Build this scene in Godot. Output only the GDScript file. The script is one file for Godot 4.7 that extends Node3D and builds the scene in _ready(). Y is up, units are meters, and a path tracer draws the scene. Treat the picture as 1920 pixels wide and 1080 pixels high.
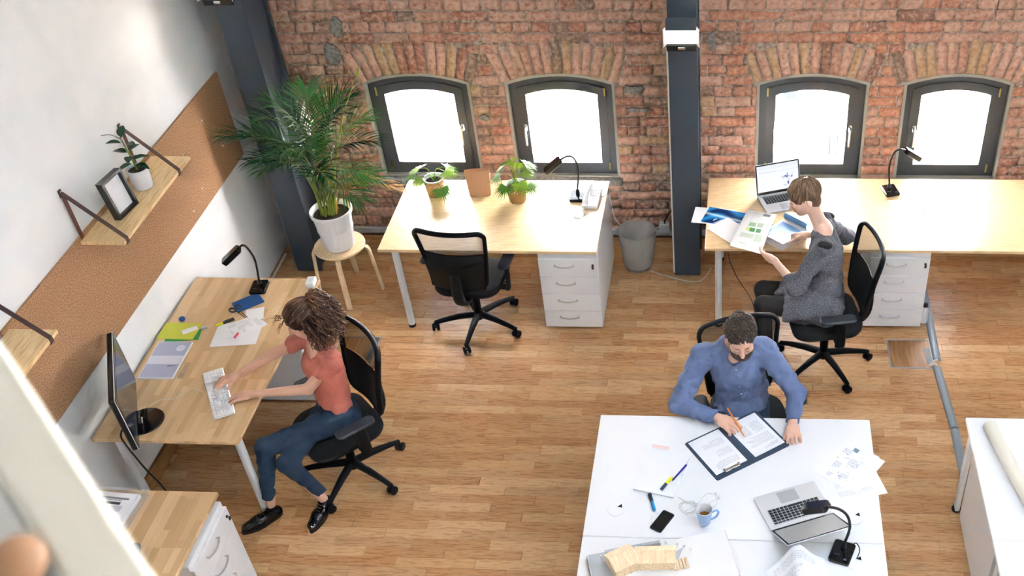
extends Node3D
# A loft office seen from a gallery: brick wall with four small arched windows, three people at desks.
# x runs along the brick wall, z from the brick wall towards the viewer, y up, metres.

var M := {}
var used := {}
var rng := RandomNumberGenerator.new()


class MB:
	var v := PackedVector3Array()
	var uv := PackedVector2Array()
	var ix := PackedInt32Array()
	var uvs := false

	func tri(a: int, b: int, c: int) -> void:
		ix.append(a)
		ix.append(c)
		ix.append(b)

	func add(p: Vector3, t := Vector2.ZERO) -> int:
		v.append(p)
		uv.append(t)
		return v.size() - 1

	# convex face given in order; turned outwards from c
	func face(pts: Array, c: Vector3) -> void:
		var nn: Vector3 = (pts[1] - pts[0]).cross(pts[2] - pts[0])
		var mid := Vector3.ZERO
		for p in pts:
			mid += p
		mid /= pts.size()
		var s := v.size()
		for p in pts:
			add(p)
		for k in range(1, pts.size() - 1):
			if nn.dot(mid - c) >= 0.0:
				tri(s, s + k, s + k + 1)
			else:
				tri(s, s + k + 1, s + k)

	func box(c: Vector3, s: Vector3, bev := 0.0, bs := Basis()) -> void:
		var h := s * 0.5
		var b := minf(bev, minf(h.x, minf(h.y, h.z)) * 0.9)
		var P := func(ax: int, sg: Vector3) -> Vector3:
			var q := Vector3(sg.x * (h.x - b), sg.y * (h.y - b), sg.z * (h.z - b))
			q[ax] = sg[ax] * h[ax]
			return c + bs * q
		for ax in 3:
			var u := (ax + 1) % 3
			var w := (ax + 2) % 3
			for sg: float in [-1.0, 1.0]:
				var pts := []
				for e in [[-1.0, -1.0], [1.0, -1.0], [1.0, 1.0], [-1.0, 1.0]]:
					var s3 := Vector3.ZERO
					s3[ax] = sg
					s3[u] = e[0]
					s3[w] = e[1]
					pts.append(P.call(ax, s3))
				face(pts, c)
		if b <= 0.0:
			return
		for ax in 3:
			var u := (ax + 1) % 3
			var w := (ax + 2) % 3
			for e in [[-1.0, -1.0], [1.0, -1.0], [1.0, 1.0], [-1.0, 1.0]]:
				var lo := Vector3.ZERO
				lo[u] = e[0]
				lo[w] = e[1]
				lo[ax] = -1.0
				var hi := lo
				hi[ax] = 1.0
				face([P.call(u, lo), P.call(u, hi), P.call(w, hi), P.call(w, lo)], c)
		for sx: float in [-1.0, 1.0]:
			for sy in [-1.0, 1.0]:
				for sz: float in [-1.0, 1.0]:
					var s3 := Vector3(sx, sy, sz)
					face([P.call(0, s3), P.call(1, s3), P.call(2, s3)], c)

	# a box between two points, w across and t thick
	func bar(a: Vector3, b: Vector3, w: float, t: float, bev := 0.0, up := Vector3.UP) -> void:
		var d := (b - a).normalized()
		var x := up.cross(d)
		if x.length() < 0.01:
			x = Vector3.RIGHT
		x = x.normalized()
		box((a + b) * 0.5, Vector3(w, t, a.distance_to(b)), bev, Basis(x, d.cross(x), d))

	func tube(path: Array, r, sides := 8, cap := true, flat := 1.0, closed := false) -> void:
		var n := path.size()
		var t0: Vector3 = (path[1] - path[0]).normalized()
		var up := Vector3.UP if absf(t0.y) < 0.9 else Vector3.RIGHT
		var nx := up.cross(t0).normalized()
		var first := v.size()
		for i in n:
			var t: Vector3 = t0
			if closed:
				t = (path[(i + 1) % n] - path[(i + n - 1) % n]).normalized()
			elif i == 0:
				t = t0
			elif i == n - 1:
				t = (path[i] - path[i - 1]).normalized()
			else:
				t = (path[i + 1] - path[i - 1]).normalized()
			nx = (nx - t * nx.dot(t)).normalized()
			var ny := t.cross(nx)
			var rr: float = r[i] if r is Array else r
			for k in sides:
				var a := TAU * k / sides
				add(path[i] + nx * cos(a) * rr + ny * sin(a) * rr * flat)
		var rings := n if closed else n - 1
		for i in rings:
			for k in sides:
				var a := first + i * sides + k
				var b := first + i * sides + (k + 1) % sides
				var c := first + ((i + 1) % n) * sides + k
				var d := first + ((i + 1) % n) * sides + (k + 1) % sides
				tri(a, b, d)
				tri(a, d, c)
		if cap and not closed:
			for e in [0, n - 1]:
				var s := v.size()
				for k in sides:
					add(v[first + e * sides + k])
				for k in range(1, sides - 1):
					if e == 0:
						tri(s, s + k + 1, s + k)
					else:
						tri(s, s + k, s + k + 1)

	# profile of Vector2(radius, height); repeat a point for a crease
	func lathe(profile: Array, segs: int, at := Vector3.ZERO, bs := Basis()) -> void:
		var first := v.size()
		var n := profile.size()
		for i in n:
			for k in segs:
				var a := TAU * k / segs
				add(at + bs * Vector3(cos(a) * profile[i].x, profile[i].y, sin(a) * profile[i].x))
		for i in n - 1:
			if profile[i].distance_to(profile[i + 1]) < 1e-6:
				continue
			for k in segs:
				var a := first + i * segs + k
				var b := first + i * segs + (k + 1) % segs
				var c := a + segs
				var d := b + segs
				if profile[i].x > 1e-6:
					tri(a, c, b)
				if profile[i + 1].x > 1e-6:
					tri(b, c, d)

	func ell(c: Vector3, r: Vector3, segs := 12, bs := Basis()) -> void:
		var prof := []
		var m := maxi(4, segs / 2)
		for i in m + 1:
			var a := PI * i / m - PI / 2
			prof.append(Vector2(cos(a) if i > 0 and i < m else 0.0, sin(a)))
		lathe(prof, segs, c, bs * Basis.from_scale(r))

	# a flat outline (x, y -> x, -z) raised from y0 to y1, its rims chamfered by b
	func slab(poly: Array, y0: float, y1: float, b := 0.0, xf := Transform3D(), uvd := false) -> void:
		var pl := PackedVector2Array(poly)
		if Geometry2D.is_polygon_clockwise(pl):
			pl.reverse()
		var inn := pl
		if b > 0.0:
			var off := Geometry2D.offset_polygon(pl, -b)
			if off.size() == 1 and off[0].size() == pl.size():
				inn = off[0]
				# the inset outline may start at another corner
				var best := 0
				for k in inn.size():
					if inn[k].distance_to(pl[0]) < inn[best].distance_to(pl[0]):
						best = k
				var turned := PackedVector2Array()
				for k in inn.size():
					turned.append(inn[(k + best) % inn.size()])
				inn = turned
				if Geometry2D.is_polygon_clockwise(inn):
					inn.reverse()
			else:
				b = 0.0
		var mn := pl[0]
		var mx := pl[0]
		for p in pl:
			mn = mn.min(p)
			mx = mx.max(p)
		var n := pl.size()
		var put := func(p: Vector2, y: float) -> int:
			return add(xf * Vector3(p.x, y, -p.y), Vector2((p.x - mn.x) / (mx.x - mn.x), (mx.y - p.y) / (mx.y - mn.y)))
		var tris := Geometry2D.triangulate_polygon(inn)
		for top in [false, true]:
			var s := v.size()
			for p in inn:
				put.call(p, y1 if top else y0)
			for k in range(0, tris.size(), 3):
				var q := [tris[k], tris[k + 1], tris[k + 2]]
				var area := (inn[q[1]] - inn[q[0]]).cross(inn[q[2]] - inn[q[0]])
				if (area > 0) == top:
					tri(s + q[0], s + q[1], s + q[2])
				else:
					tri(s + q[0], s + q[2], s + q[1])
		var rings := [[pl, y0 + b, pl, y1 - b]]
		if b > 0.0:
			rings = [[inn, y0, pl, y0 + b], [pl, y0 + b, pl, y1 - b], [pl, y1 - b, inn, y1]]
		for g in rings:
			for k in n:
				var j := (k + 1) % n
				var s := v.size()
				put.call(g[0][k], g[1])
				put.call(g[0][j], g[1])
				put.call(g[2][j], g[3])
				put.call(g[2][k], g[3])
				tri(s, s + 1, s + 2)
				tri(s, s + 2, s + 3)

	# a grid of points f(u, w), u and w from 0 to 1, with two skins t apart
	func sheet(nu: int, nw: int, f: Callable, t := 0.0) -> void:
		uvs = true
		var first := v.size()
		for j in nw + 1:
			for i in nu + 1:
				var u := float(i) / nu
				var w := float(j) / nw
				add(f.call(u, w), Vector2(u, w))
		for j in nw:
			for i in nu:
				var a := first + j * (nu + 1) + i
				tri(a, a + nu + 1, a + nu + 2)
				tri(a, a + nu + 2, a + 1)
		if t > 0.0:
			var low := v.size()
			for j in nw + 1:
				for i in nu + 1:
					var k := first + j * (nu + 1) + i
					add(v[k] - Vector3(0, t, 0), Vector2(0.01, 0.01))
			for j in nw:
				for i in nu:
					var a := low + j * (nu + 1) + i
					tri(a, a + nu + 2, a + nu + 1)
					tri(a, a + 1, a + nu + 2)

	func mesh() -> ArrayMesh:
		var nm := PackedVector3Array()
		nm.resize(v.size())
		for k in range(0, ix.size(), 3):
			var a := ix[k]
			var b := ix[k + 1]
			var c := ix[k + 2]
			var f := (v[c] - v[a]).cross(v[b] - v[a])
			nm[a] += f
			nm[b] += f
			nm[c] += f
		for k in nm.size():
			nm[k] = nm[k].normalized() if nm[k].length_squared() > 1e-24 else Vector3.UP
		var arr := []
		arr.resize(Mesh.ARRAY_MAX)
		arr[Mesh.ARRAY_VERTEX] = v
		arr[Mesh.ARRAY_NORMAL] = nm
		if uv.size() == v.size():
			arr[Mesh.ARRAY_TEX_UV] = uv
		arr[Mesh.ARRAY_INDEX] = ix
		var m := ArrayMesh.new()
		if ix.size():
			m.add_surface_from_arrays(Mesh.PRIMITIVE_TRIANGLES, arr)
		return m


func rrect(w: float, h: float, r: float, seg := 4, c := Vector2.ZERO) -> Array:
	var out := []
	for q in [[1, 1, 0.0], [-1, 1, PI / 2], [-1, -1, PI], [1, -1, PI * 1.5]]:
		for k in seg + 1:
			var a: float = q[2] + PI / 2 * k / seg
			out.append(c + Vector2(q[0] * (w / 2 - r) + cos(a) * r, q[1] * (h / 2 - r) + sin(a) * r))
	return out


func circle(r: float, seg := 20, c := Vector2.ZERO) -> Array:
	var out := []
	for k in seg:
		out.append(c + Vector2(cos(TAU * k / seg), sin(TAU * k / seg)) * r)
	return out


# a smooth line through points
func spline(pts: Array, per := 6) -> Array:
	var out := []
	for i in pts.size() - 1:
		var p0: Vector3 = pts[maxi(i - 1, 0)]
		var p3: Vector3 = pts[mini(i + 2, pts.size() - 1)]
		for k in per:
			out.append((pts[i] as Vector3).cubic_interpolate(pts[i + 1], p0, p3, float(k) / per))
	out.append(pts[-1])
	return out


func numbered(called: String) -> String:
	var n: int = used.get(called, 0)
	used[called] = n + 1
	return called if n == 0 else "%s_%03d" % [called, n]


func obj(mb, called: String, m: Material, parent: Node, at := Transform3D()) -> MeshInstance3D:
	var o := MeshInstance3D.new()
	o.mesh = mb.mesh() if mb is MB else mb
	o.material_override = m
	o.transform = at
	o.name = numbered(called) if parent == self else called
	parent.add_child(o, true)
	return o


func tag(o: Node, label: String, category: String, group := "") -> Node:
	o.set_meta("label", label)
	o.set_meta("category", category)
	if group:
		o.set_meta("group", group)
	return o


func thing(called: String, label: String, category: String, at := Vector3.ZERO, turn := 0.0, group := "") -> Node3D:
	var o := Node3D.new()
	o.name = numbered(called)
	add_child(o)
	o.position = at
	o.rotation.y = turn
	tag(o, label, category, group)
	return o


func struct(called: String, label := "") -> Node3D:
	var o := Node3D.new()
	o.name = called
	add_child(o)
	o.set_meta("kind", "structure")
	if label:
		o.set_meta("label", label)
	return o


func copy_of(src: Node3D, base: String, label: String, at: Vector3, turn: float) -> Node3D:
	var o: Node3D = src.duplicate()
	o.name = numbered(base)
	add_child(o)
	o.position = at
	o.rotation.y = turn
	o.set_meta("label", label)
	return o


# ------------------------------------------------------------------ materials

func rgb8(r: int, g: int, b: int) -> Color:
	return Color8(r, g, b)


func mat(key: String, c: Color, rough := 0.6, metal := 0.0) -> StandardMaterial3D:
	var m := StandardMaterial3D.new()
	m.resource_name = key
	m.albedo_color = c
	m.roughness = rough
	m.metallic = metal
	M[key] = m
	return m


func noise_tex(seed_: int, freq: float, cols: Array, offs: Array, oct := 4, size := 512, kind := FastNoiseLite.TYPE_SIMPLEX_SMOOTH) -> NoiseTexture2D:
	var f := FastNoiseLite.new()
	f.noise_type = kind
	f.seed = seed_
	f.frequency = freq
	f.fractal_octaves = oct
	var t := NoiseTexture2D.new()
	t.width = size
	t.height = size
	t.seamless = true
	t.noise = f
	if cols.size():
		var g := Gradient.new()
		g.offsets = PackedFloat32Array(offs)
		var pc := PackedColorArray()
		for c in cols:
			pc.append(c)
		g.colors = pc
		t.color_ramp = g
	return t


# colour noise laid on three planes; sc is repeats per metre along x, y, z
func noisy(key: String, tex: Texture2D, sc: Vector3, rough := 0.6, world := true, bump: Texture2D = null, cm := 0.0, off := Vector3.ZERO, tint := Color.WHITE) -> StandardMaterial3D:
	var m := mat(key, tint, rough)
	m.albedo_texture = tex
	m.uv1_triplanar = true
	m.uv1_world_triplanar = world
	m.uv1_scale = sc
	m.uv1_offset = off
	if bump:
		m.heightmap_enabled = true
		m.heightmap_texture = bump
		m.heightmap_scale = cm
	return m


func printed(key: String, im: Image, rough := 0.6, glow := 0.0) -> StandardMaterial3D:
	var m := mat(key, Color.WHITE, rough)
	var t := ImageTexture.create_from_image(im)
	if glow > 0.0:
		m.albedo_color = Color(0.02, 0.02, 0.02)
		m.emission_enabled = true
		m.emission_texture = t
		m.emission = Color.BLACK
		m.emission_energy_multiplier = glow
	else:
		m.albedo_texture = t
	return m


func _ready() -> void:
	rng.seed = 7
	# camera: a lens shifted to the left of its axis
	var cam := Camera3D.new()
	cam.name = "camera"
	cam.projection = Camera3D.PROJECTION_FRUSTUM
	cam.near = 0.05
	cam.far = 200.0
	var focal := 2006.035 / 1080.0
	cam.size = cam.near / focal
	cam.frustum_offset = Vector2((960.0 - 1266.149) / 2006.035, -(540.0 - 649.997) / 2006.035) * cam.near
	cam.transform = Transform3D(Basis(Vector3(0.99829485, -0.02519733, -0.05265444), Vector3(-0.01525797, 0.75803669, -0.65203342), Vector3(0.0563435, 0.651725, 0.75635966)), Vector3(3.82823, 5.2028, 7.47246))
	cam.current = true
	add_child(cam)
	var at := CameraAttributesPhysical.new()
	at.frustum_focus_distance = 6.6
	at.frustum_focal_length = 40.0
	at.exposure_aperture = 2.9
	cam.attributes = at
	# daylight: a bright overcast sky, seen through the windows and the roof lights
	var sky_m := ProceduralSkyMaterial.new()
	sky_m.sky_top_color = Color(0.74, 0.86, 1.0)
	sky_m.sky_horizon_color = Color(0.90, 0.95, 1.0)
	sky_m.ground_horizon_color = Color(0.80, 0.80, 0.80)
	sky_m.ground_bottom_color = Color(0.60, 0.60, 0.60)
	sky_m.sky_curve = 0.3
	sky_m.energy_multiplier = 1.0
	var sky := Sky.new()
	sky.sky_material = sky_m
	var env := Environment.new()
	env.background_mode = Environment.BG_SKY
	env.sky = sky
	env.background_energy_multiplier = 0.5
	env.tonemap_mode = Environment.TONE_MAPPER_LINEAR
	env.tonemap_exposure = 10.0
	env.sdfgi_enabled = true
	env.ssao_enabled = true
	env.ssil_enabled = true
	var we := WorldEnvironment.new()
	we.name = "world"
	we.environment = env
	add_child(we)
	# the sun stands behind the building and lights the house across the yard
	var sun := DirectionalLight3D.new()
	sun.name = "sun"
	sun.rotation = Vector3(deg_to_rad(-38.5), deg_to_rad(12.0), 0)
	sun.light_energy = 15.0
	sun.light_color = Color(1.0, 0.985, 0.97)
	sun.light_angular_distance = 0.6
	sun.shadow_enabled = true
	sun.sky_mode = DirectionalLight3D.SKY_MODE_LIGHT_ONLY
	add_child(sun)
	make_materials()
	print("room")
	build_room()
	build_outside()
	print("furniture")
	build_columns()
	build_furniture()
	print("plants")
	build_plants()
	print("props")
	build_props()
	print("people")
	build_people()
	print("done")


func make_materials() -> void:
	var w := Color.WHITE
	# plaster, paint
	var fine := noise_tex(3, 0.02, [], [], 4, 256)
	noisy("plaster", noise_tex(4, 0.01, [rgb8(232, 235, 238), rgb8(240, 242, 244)], [0.2, 0.8], 3, 256), Vector3(0.7, 0.7, 0.7), 0.75, true, fine, 0.05)
	mat("ceiling_white", rgb8(236, 236, 234), 0.85)
	mat("steel_blue", rgb8(60, 70, 82), 0.5)
	mat("steel_edge", rgb8(96, 106, 116), 0.45)
	mat("frame_grey", rgb8(66, 70, 75), 0.4)
	mat("rubber", rgb8(22, 22, 23), 0.7)
	mat("chrome", rgb8(205, 207, 210), 0.22, 1.0)
	mat("brass", rgb8(200, 180, 110), 0.35, 1.0)
	var gl := mat("glass", Color(1, 1, 1, 0.06), 0.02)
	gl.transparency = BaseMaterial3D.TRANSPARENCY_ALPHA
	mat("cement", rgb8(162, 158, 150), 0.9)
	noisy("stone", noise_tex(9, 0.03, [rgb8(118, 114, 108), rgb8(152, 148, 142)], [0.25, 0.75]), Vector3(1.5, 1.5, 1.5), 0.85, true, fine, 0.2)
	# bricks: fired clay with smears of mortar
	var rough := noise_tex(12, 0.03, [], [], 5, 512)
	var mortar := noise_tex(11, 0.025, [rgb8(150, 132, 118), rgb8(178, 160, 146), rgb8(194, 178, 166)], [0.2, 0.55, 0.9], 5)
	noisy("mortar", mortar, Vector3(1.6, 1.6, 1.6), 0.95, true, rough, 1.2)
	var clays := [[rgb8(196, 132, 108), rgb8(206, 160, 140)], [rgb8(186, 108, 80), rgb8(198, 142, 118)], [rgb8(160, 84, 62), rgb8(184, 124, 102)], [rgb8(122, 74, 58), rgb8(160, 112, 94)], [rgb8(118, 96, 80), rgb8(160, 132, 116)], [rgb8(192, 154, 100), rgb8(204, 172, 136)], [rgb8(208, 152, 128), rgb8(214, 176, 158)], [rgb8(200, 118, 84), rgb8(212, 148, 118)]]
	for k in clays.size():
		var c: Array = [clays[k][0].lerp(rgb8(190, 158, 140), 0.5), clays[k][1].lerp(rgb8(200, 170, 152), 0.5)]
		var t := noise_tex(40 + k, 0.016, [c[0].darkened(0.18), c[0], c[0], c[1], rgb8(194, 170, 154)], [0.15, 0.35, 0.5, 0.68, 0.9], 4)
		noisy("brick%d" % k, t, Vector3(2.4, 2.4, 2.4), 0.92, true, rough, 0.6, Vector3(k * 0.37, k * 0.21, 0))
	# woods: long streaks, grain along x unless said
	var floor_cols := [[rgb8(186, 136, 90), rgb8(206, 160, 112)], [rgb8(194, 146, 98), rgb8(212, 168, 120)], [rgb8(178, 128, 82), rgb8(200, 152, 104)], [rgb8(202, 156, 108), rgb8(218, 176, 132)], [rgb8(184, 140, 96), rgb8(204, 162, 118)], [rgb8(172, 120, 76), rgb8(198, 148, 100)]]
	for k in floor_cols.size():
		var c: Array = [floor_cols[k][0].lerp(rgb8(212, 176, 140), 0.06), floor_cols[k][1].lerp(rgb8(222, 190, 156), 0.06)]
		var t := noise_tex(70 + k, 0.012, [c[0].darkened(0.07), c[0], c[1], c[0].lerp(c[1], 0.4), c[1]], [0.15, 0.35, 0.5, 0.62, 0.85], 5)
		var m := noisy("plank%d" % k, t, Vector3(0.9, 4.0, 9.0), 0.27, true, null, 0.0, Vector3(k * 0.31, 0, k * 0.17))
		m.metallic_specular = 0.5
	var beech := noise_tex(90, 0.014, [rgb8(218, 182, 134), rgb8(232, 200, 154), rgb8(238, 210, 166), rgb8(226, 192, 144)], [0.2, 0.42, 0.6, 0.85], 5)
	noisy("beech_x", beech, Vector3(0.6, 6.0, 9.0), 0.33).metallic_specular = 0.65
	noisy("beech_z", beech, Vector3(9.0, 6.0, 0.6), 0.38)
	noisy("birch", noise_tex(91, 0.012, [rgb8(214, 186, 146), rgb8(232, 208, 170)], [0.25, 0.75], 4), Vector3(6, 1, 6), 0.45, false)
	noisy("pine", noise_tex(92, 0.012, [rgb8(214, 172, 118), rgb8(236, 206, 156), rgb8(226, 190, 138)], [0.2, 0.5, 0.8], 5), Vector3(9, 4, 0.7), 0.5)
	noisy("skirting_wood", noise_tex(93, 0.012, [rgb8(142, 98, 56), rgb8(172, 124, 76)], [0.2, 0.8], 4), Vector3(8, 8, 0.6), 0.45)
	# staves of the two desks by the left wall, warmer and more broken
	var stave := Image.create(256, 512, false, Image.FORMAT_RGB8)
	var rs := RandomNumberGenerator.new()
	rs.seed = 21
	for c in 16:
		var y := -rs.randi_range(0, 120)
		while y < 512:
			var l := rs.randi_range(90, 210)
			var base := rgb8(200, 162, 116).lerp(rgb8(228, 194, 150), rs.randf())
			stave.fill_rect(Rect2i(c * 16, maxi(y, 0), 16, mini(l, 512 - maxi(y, 0)) if y >= 0 else l + y), base)
			for s in 10:
				stave.fill_rect(Rect2i(c * 16 + rs.randi_range(0, 15), maxi(y, 0) + rs.randi_range(0, 30), 1, rs.randi_range(30, 80)), base.darkened(rs.randf_range(0.0, 0.07)).lightened(rs.randf_range(0.0, 0.05)))
			y += l
	noisy("stave_z", ImageTexture.create_from_image(stave), Vector3(1.6, 1.6, 0.75), 0.42)
	noisy("cork", noise_tex(95, 0.22, [rgb8(124, 86, 56), rgb8(160, 118, 82), rgb8(182, 140, 102), rgb8(206, 168, 132)], [0.15, 0.38, 0.62, 0.85], 3), Vector3(0.9, 0.9, 0.9), 0.95, true, noise_tex(96, 0.25, [], [], 2), 0.12)
	mat("laminate", rgb8(226, 227, 230), 0.35)
	mat("white_top", rgb8(238, 239, 241), 0.3)
	mat("leg_white", rgb8(214, 217, 220), 0.35)
	mat("leg_grey", rgb8(186, 190, 194), 0.35, 0.3)
	mat("black_plastic", rgb8(26, 27, 29), 0.35)
	mat("black_gloss", rgb8(16, 16, 18), 0.12)
	mat("chair_plastic", rgb8(18, 19, 22), 0.55).metallic_specular = 0.3
	mat("chair_pad", rgb8(44, 50, 60), 0.42)
	var cf := noisy("chair_fabric", noise_tex(97, 0.2, [rgb8(12, 13, 16), rgb8(22, 24, 29)], [0.3, 0.7], 2, 256), Vector3(4, 4, 4), 0.9, false)
	var cm := mat("chair_mesh", Color(0.06, 0.065, 0.075, 0.66), 0.7)
	cm.transparency = BaseMaterial3D.TRANSPARENCY_ALPHA
	mat("leather_strap", rgb8(74, 48, 44), 0.55)
	mat("leather_inner", rgb8(112, 62, 46), 0.6)
	mat("ceramic", rgb8(228, 230, 236), 0.25)
	mat("paper", rgb8(238, 239, 243), 0.8)
	mat("cream_paper", rgb8(226, 220, 204), 0.8)
	mat("kraft", rgb8(190, 146, 112), 0.75)
	noisy("soil", noise_tex(98, 0.12, [rgb8(34, 22, 16), rgb8(66, 44, 34)], [0.3, 0.7], 3, 256), Vector3(6, 6, 6), 0.95, true, noise_tex(99, 0.12, [], [], 3, 256), 1.0)
	noisy("basket", noise_tex(100, 0.1, [rgb8(150, 112, 66), rgb8(196, 158, 106)], [0.3, 0.7], 2, 256), Vector3(8, 8, 8), 0.8, false)
	mat("silver", rgb8(222, 224, 227), 0.35, 0.35)
	mat("key_black", rgb8(30, 32, 38), 0.5)
	mat("key_white", rgb8(236, 238, 242), 0.45)
	mat("cable_white", rgb8(216, 214, 208), 0.5)
	mat("duct_grey", rgb8(146, 156, 166), 0.4, 0.2)


const WIN := [[1.325, 0.79], [2.445, 0.80], [4.385, 0.80], [5.475, 0.76]]
const SPRING := 1.395
const RISE := 0.07
const SILL_Y := 0.58
const WALL_TOP := 2.14
const ROOM_X := 9.5
const ROOM_Z := 10.6


func prj(p: Vector3) -> Vector2:
	var q := (p - Vector3(3.82823, 5.2028, 7.47246))
	var bx := Vector3(0.99829485, -0.02519733, -0.05265444)
	var by := Vector3(-0.01525797, 0.75803669, -0.65203342)
	var bz := Vector3(0.0563435, 0.651725, 0.75635966)
	var d := -q.dot(bz)
	return Vector2(1266.149 + 2006.035 * q.dot(bx) / d, 649.997 - 2006.035 * q.dot(by) / d)


func arch(cx: float, w: float, y0: float, ys: float, rise: float, n := 12) -> Array:
	var out := [Vector2(cx - w / 2, y0)]
	for k in n + 1:
		var t := -1.0 + 2.0 * k / n
		out.append(Vector2(cx + t * w / 2, ys + rise * (1.0 - t * t)))
	out.append(Vector2(cx + w / 2, y0))
	return out


# a ring between two outlines of as many points, from z0 to z1
func ring(mb: MB, o: Array, i: Array, z0: float, z1: float) -> void:
	var n := o.size()
	for k in n:
		var j := (k + 1) % n
		var q := func(p: Vector2, z: float) -> Vector3: return Vector3(p.x, p.y, z)
		var mid: Vector3 = (q.call(o[k], z0) + q.call(o[j], z0) + q.call(i[k], z1) + q.call(i[j], z1)) * 0.25
		mb.face([q.call(o[k], z1), q.call(o[j], z1), q.call(i[j], z1), q.call(i[k], z1)], mid)
		mb.face([q.call(o[k], z0), q.call(o[j], z0), q.call(i[j], z0), q.call(i[k], z0)], mid)
		mb.face([q.call(o[k], z0), q.call(o[j], z0), q.call(o[j], z1), q.call(o[k], z1)], mid)
		mb.face([q.call(i[k], z0), q.call(i[j], z0), q.call(i[j], z1), q.call(i[k], z1)], mid)


func build_room() -> void:
	# floor: oak strips laid along x over a dark bed
	var fl := struct("floor", "glossy oak strip parquet")
	var mb := MB.new()
	mb.box(Vector3(ROOM_X / 2, -0.11, ROOM_Z / 2 - 0.2), Vector3(ROOM_X + 0.8, 0.196, ROOM_Z + 0.8))
	mat("bed", rgb8(70, 46, 28), 0.8)
	obj(mb, "bed", M.bed, fl)
	var rf := RandomNumberGenerator.new()
	rf.seed = 5
	var strips := []
	var rowh := 0.0745
	for r in 74:
		var z := 0.02 + r * rowh
		var x := -0.49 * (0.5 if r % 2 else 0.0) - fmod(r * 0.034, 0.2)
		while x < 7.6:
			var l := 0.487 + rf.randf_range(-0.012, 0.012)
			var a := maxf(x, 0.0)
			var b := minf(x + l, 7.6)
			if b - a > 0.03:
				var c := Vector3((a + b) / 2, 0, z + rowh / 2)
				var s := prj(c)
				var share := 0.0
				var hid := s.x < 0 or s.x > 1920 or s.y > 1080 or (s.x > 1080 and s.x < 1665 and s.y > 770) or (s.x > 1790 and s.y > 775) or (s.x < 500 and s.y > 520) or (s.x > 707 and s.x < 1130 and s.y < 470) or (s.x > 1320 and s.y < 470) or (s.x > 490 and s.x < 690 and s.y < 900) or s.y < 445
				if not hid:
					share = s.y * (b - a)
				strips.append([share, c, b - a, rf.randi_range(0, 5)])
			x += l + 0.0012
	strips.sort_custom(func(p, q): return p[0] > q[0])
	var kinds := {}
	var rest := []
	for k in 6:
		rest.append(MB.new())
	for i in strips.size():
		var s: Array = strips[i]
		if i < 300:
			var key := snappedf(s[2], 0.004)
			if not kinds.has(key):
				var pm := MB.new()
				pm.box(Vector3(0, -0.006, 0), Vector3(key, 0.012, rowh - 0.0014), 0.0012)
				kinds[key] = pm.mesh()
			obj(kinds[key], "plank", M["plank%d" % s[3]], fl, Transform3D(Basis(), s[1]))
		else:
			rest[s[3]].box(s[1] - Vector3(0, 0.006, 0), Vector3(s[2], 0.012, rowh - 0.0014))
	# the strips beyond the first 300 and the rest of the floor out of sight
	var am := ArrayMesh.new()
	for k in 6:
		var one: ArrayMesh = rest[k].mesh()
		am.add_surface_from_arrays(Mesh.PRIMITIVE_TRIANGLES, one.surface_get_arrays(0))
		am.surface_set_material(k, M["plank%d" % k])
	var ro := obj(am, "planks", null, fl)
	ro.set_meta("kind", "stuff")
	mb = MB.new()
	mb.box(Vector3(8.55, -0.006, 5.1), Vector3(1.9, 0.012, 10.8))
	mb.box(Vector3(3.8, -0.006, 8.06), Vector3(7.6, 0.012, 5.0))
	obj(mb, "floor_beyond", M.plank1, fl)

	# brick wall: mortar body with four arched openings
	var wb := struct("wall_back", "exposed old brick wall with arched window openings")
	mb = MB.new()
	var thick := 0.36
	var zf := -0.012
	var xs := [-0.3]
	for wn in WIN:
		xs.append(wn[0] - wn[1] / 2 - 0.012)
		xs.append(wn[0] + wn[1] / 2 + 0.012)
	xs.append(ROOM_X + 0.3)
	for k in range(0, xs.size(), 2):
		mb.box(Vector3((xs[k] + xs[k + 1]) / 2, WALL_TOP / 2 - 0.1, zf - thick / 2), Vector3(xs[k + 1] - xs[k], WALL_TOP + 0.2, thick))
	for k in WIN.size():
		var x0: float = xs[1 + k * 2]
		var x1: float = xs[2 + k * 2]
		mb.box(Vector3((x0 + x1) / 2, SILL_Y / 2 - 0.1, zf - thick / 2), Vector3(x1 - x0, SILL_Y + 0.2, thick))
		var n := 12
		for i in n:
			var ta := -1.0 + 2.0 * i / n
			var tb := -1.0 + 2.0 * (i + 1) / n
			var xa := lerpf(x0, x1, float(i) / n)
			var xb := lerpf(x0, x1, float(i + 1) / n)
			var ya := SPRING + 0.012 + RISE * (1 - ta * ta)
			var yb := SPRING + 0.012 + RISE * (1 - tb * tb)
			var c := Vector3((xa + xb) / 2, (ya + yb + WALL_TOP * 2) / 4, zf - thick / 2)
			var f := [Vector3(xa, ya, zf), Vector3(xb, yb, zf), Vector3(xb, WALL_TOP, zf), Vector3(xa, WALL_TOP, zf)]
			var bk := []
			for p in f:
				bk.append(p - Vector3(0, 0, thick))
			mb.face(f, c)
			mb.face(bk, c)
			mb.face([f[0], f[1], bk[1], bk[0]], c)
			mb.face([f[2], f[3], bk[3], bk[2]], c)
	obj(mb, "mortar", M.mortar, wb)
	# brick shapes with knocked edges, unit size, front at z 0
	var shapes := []
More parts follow.
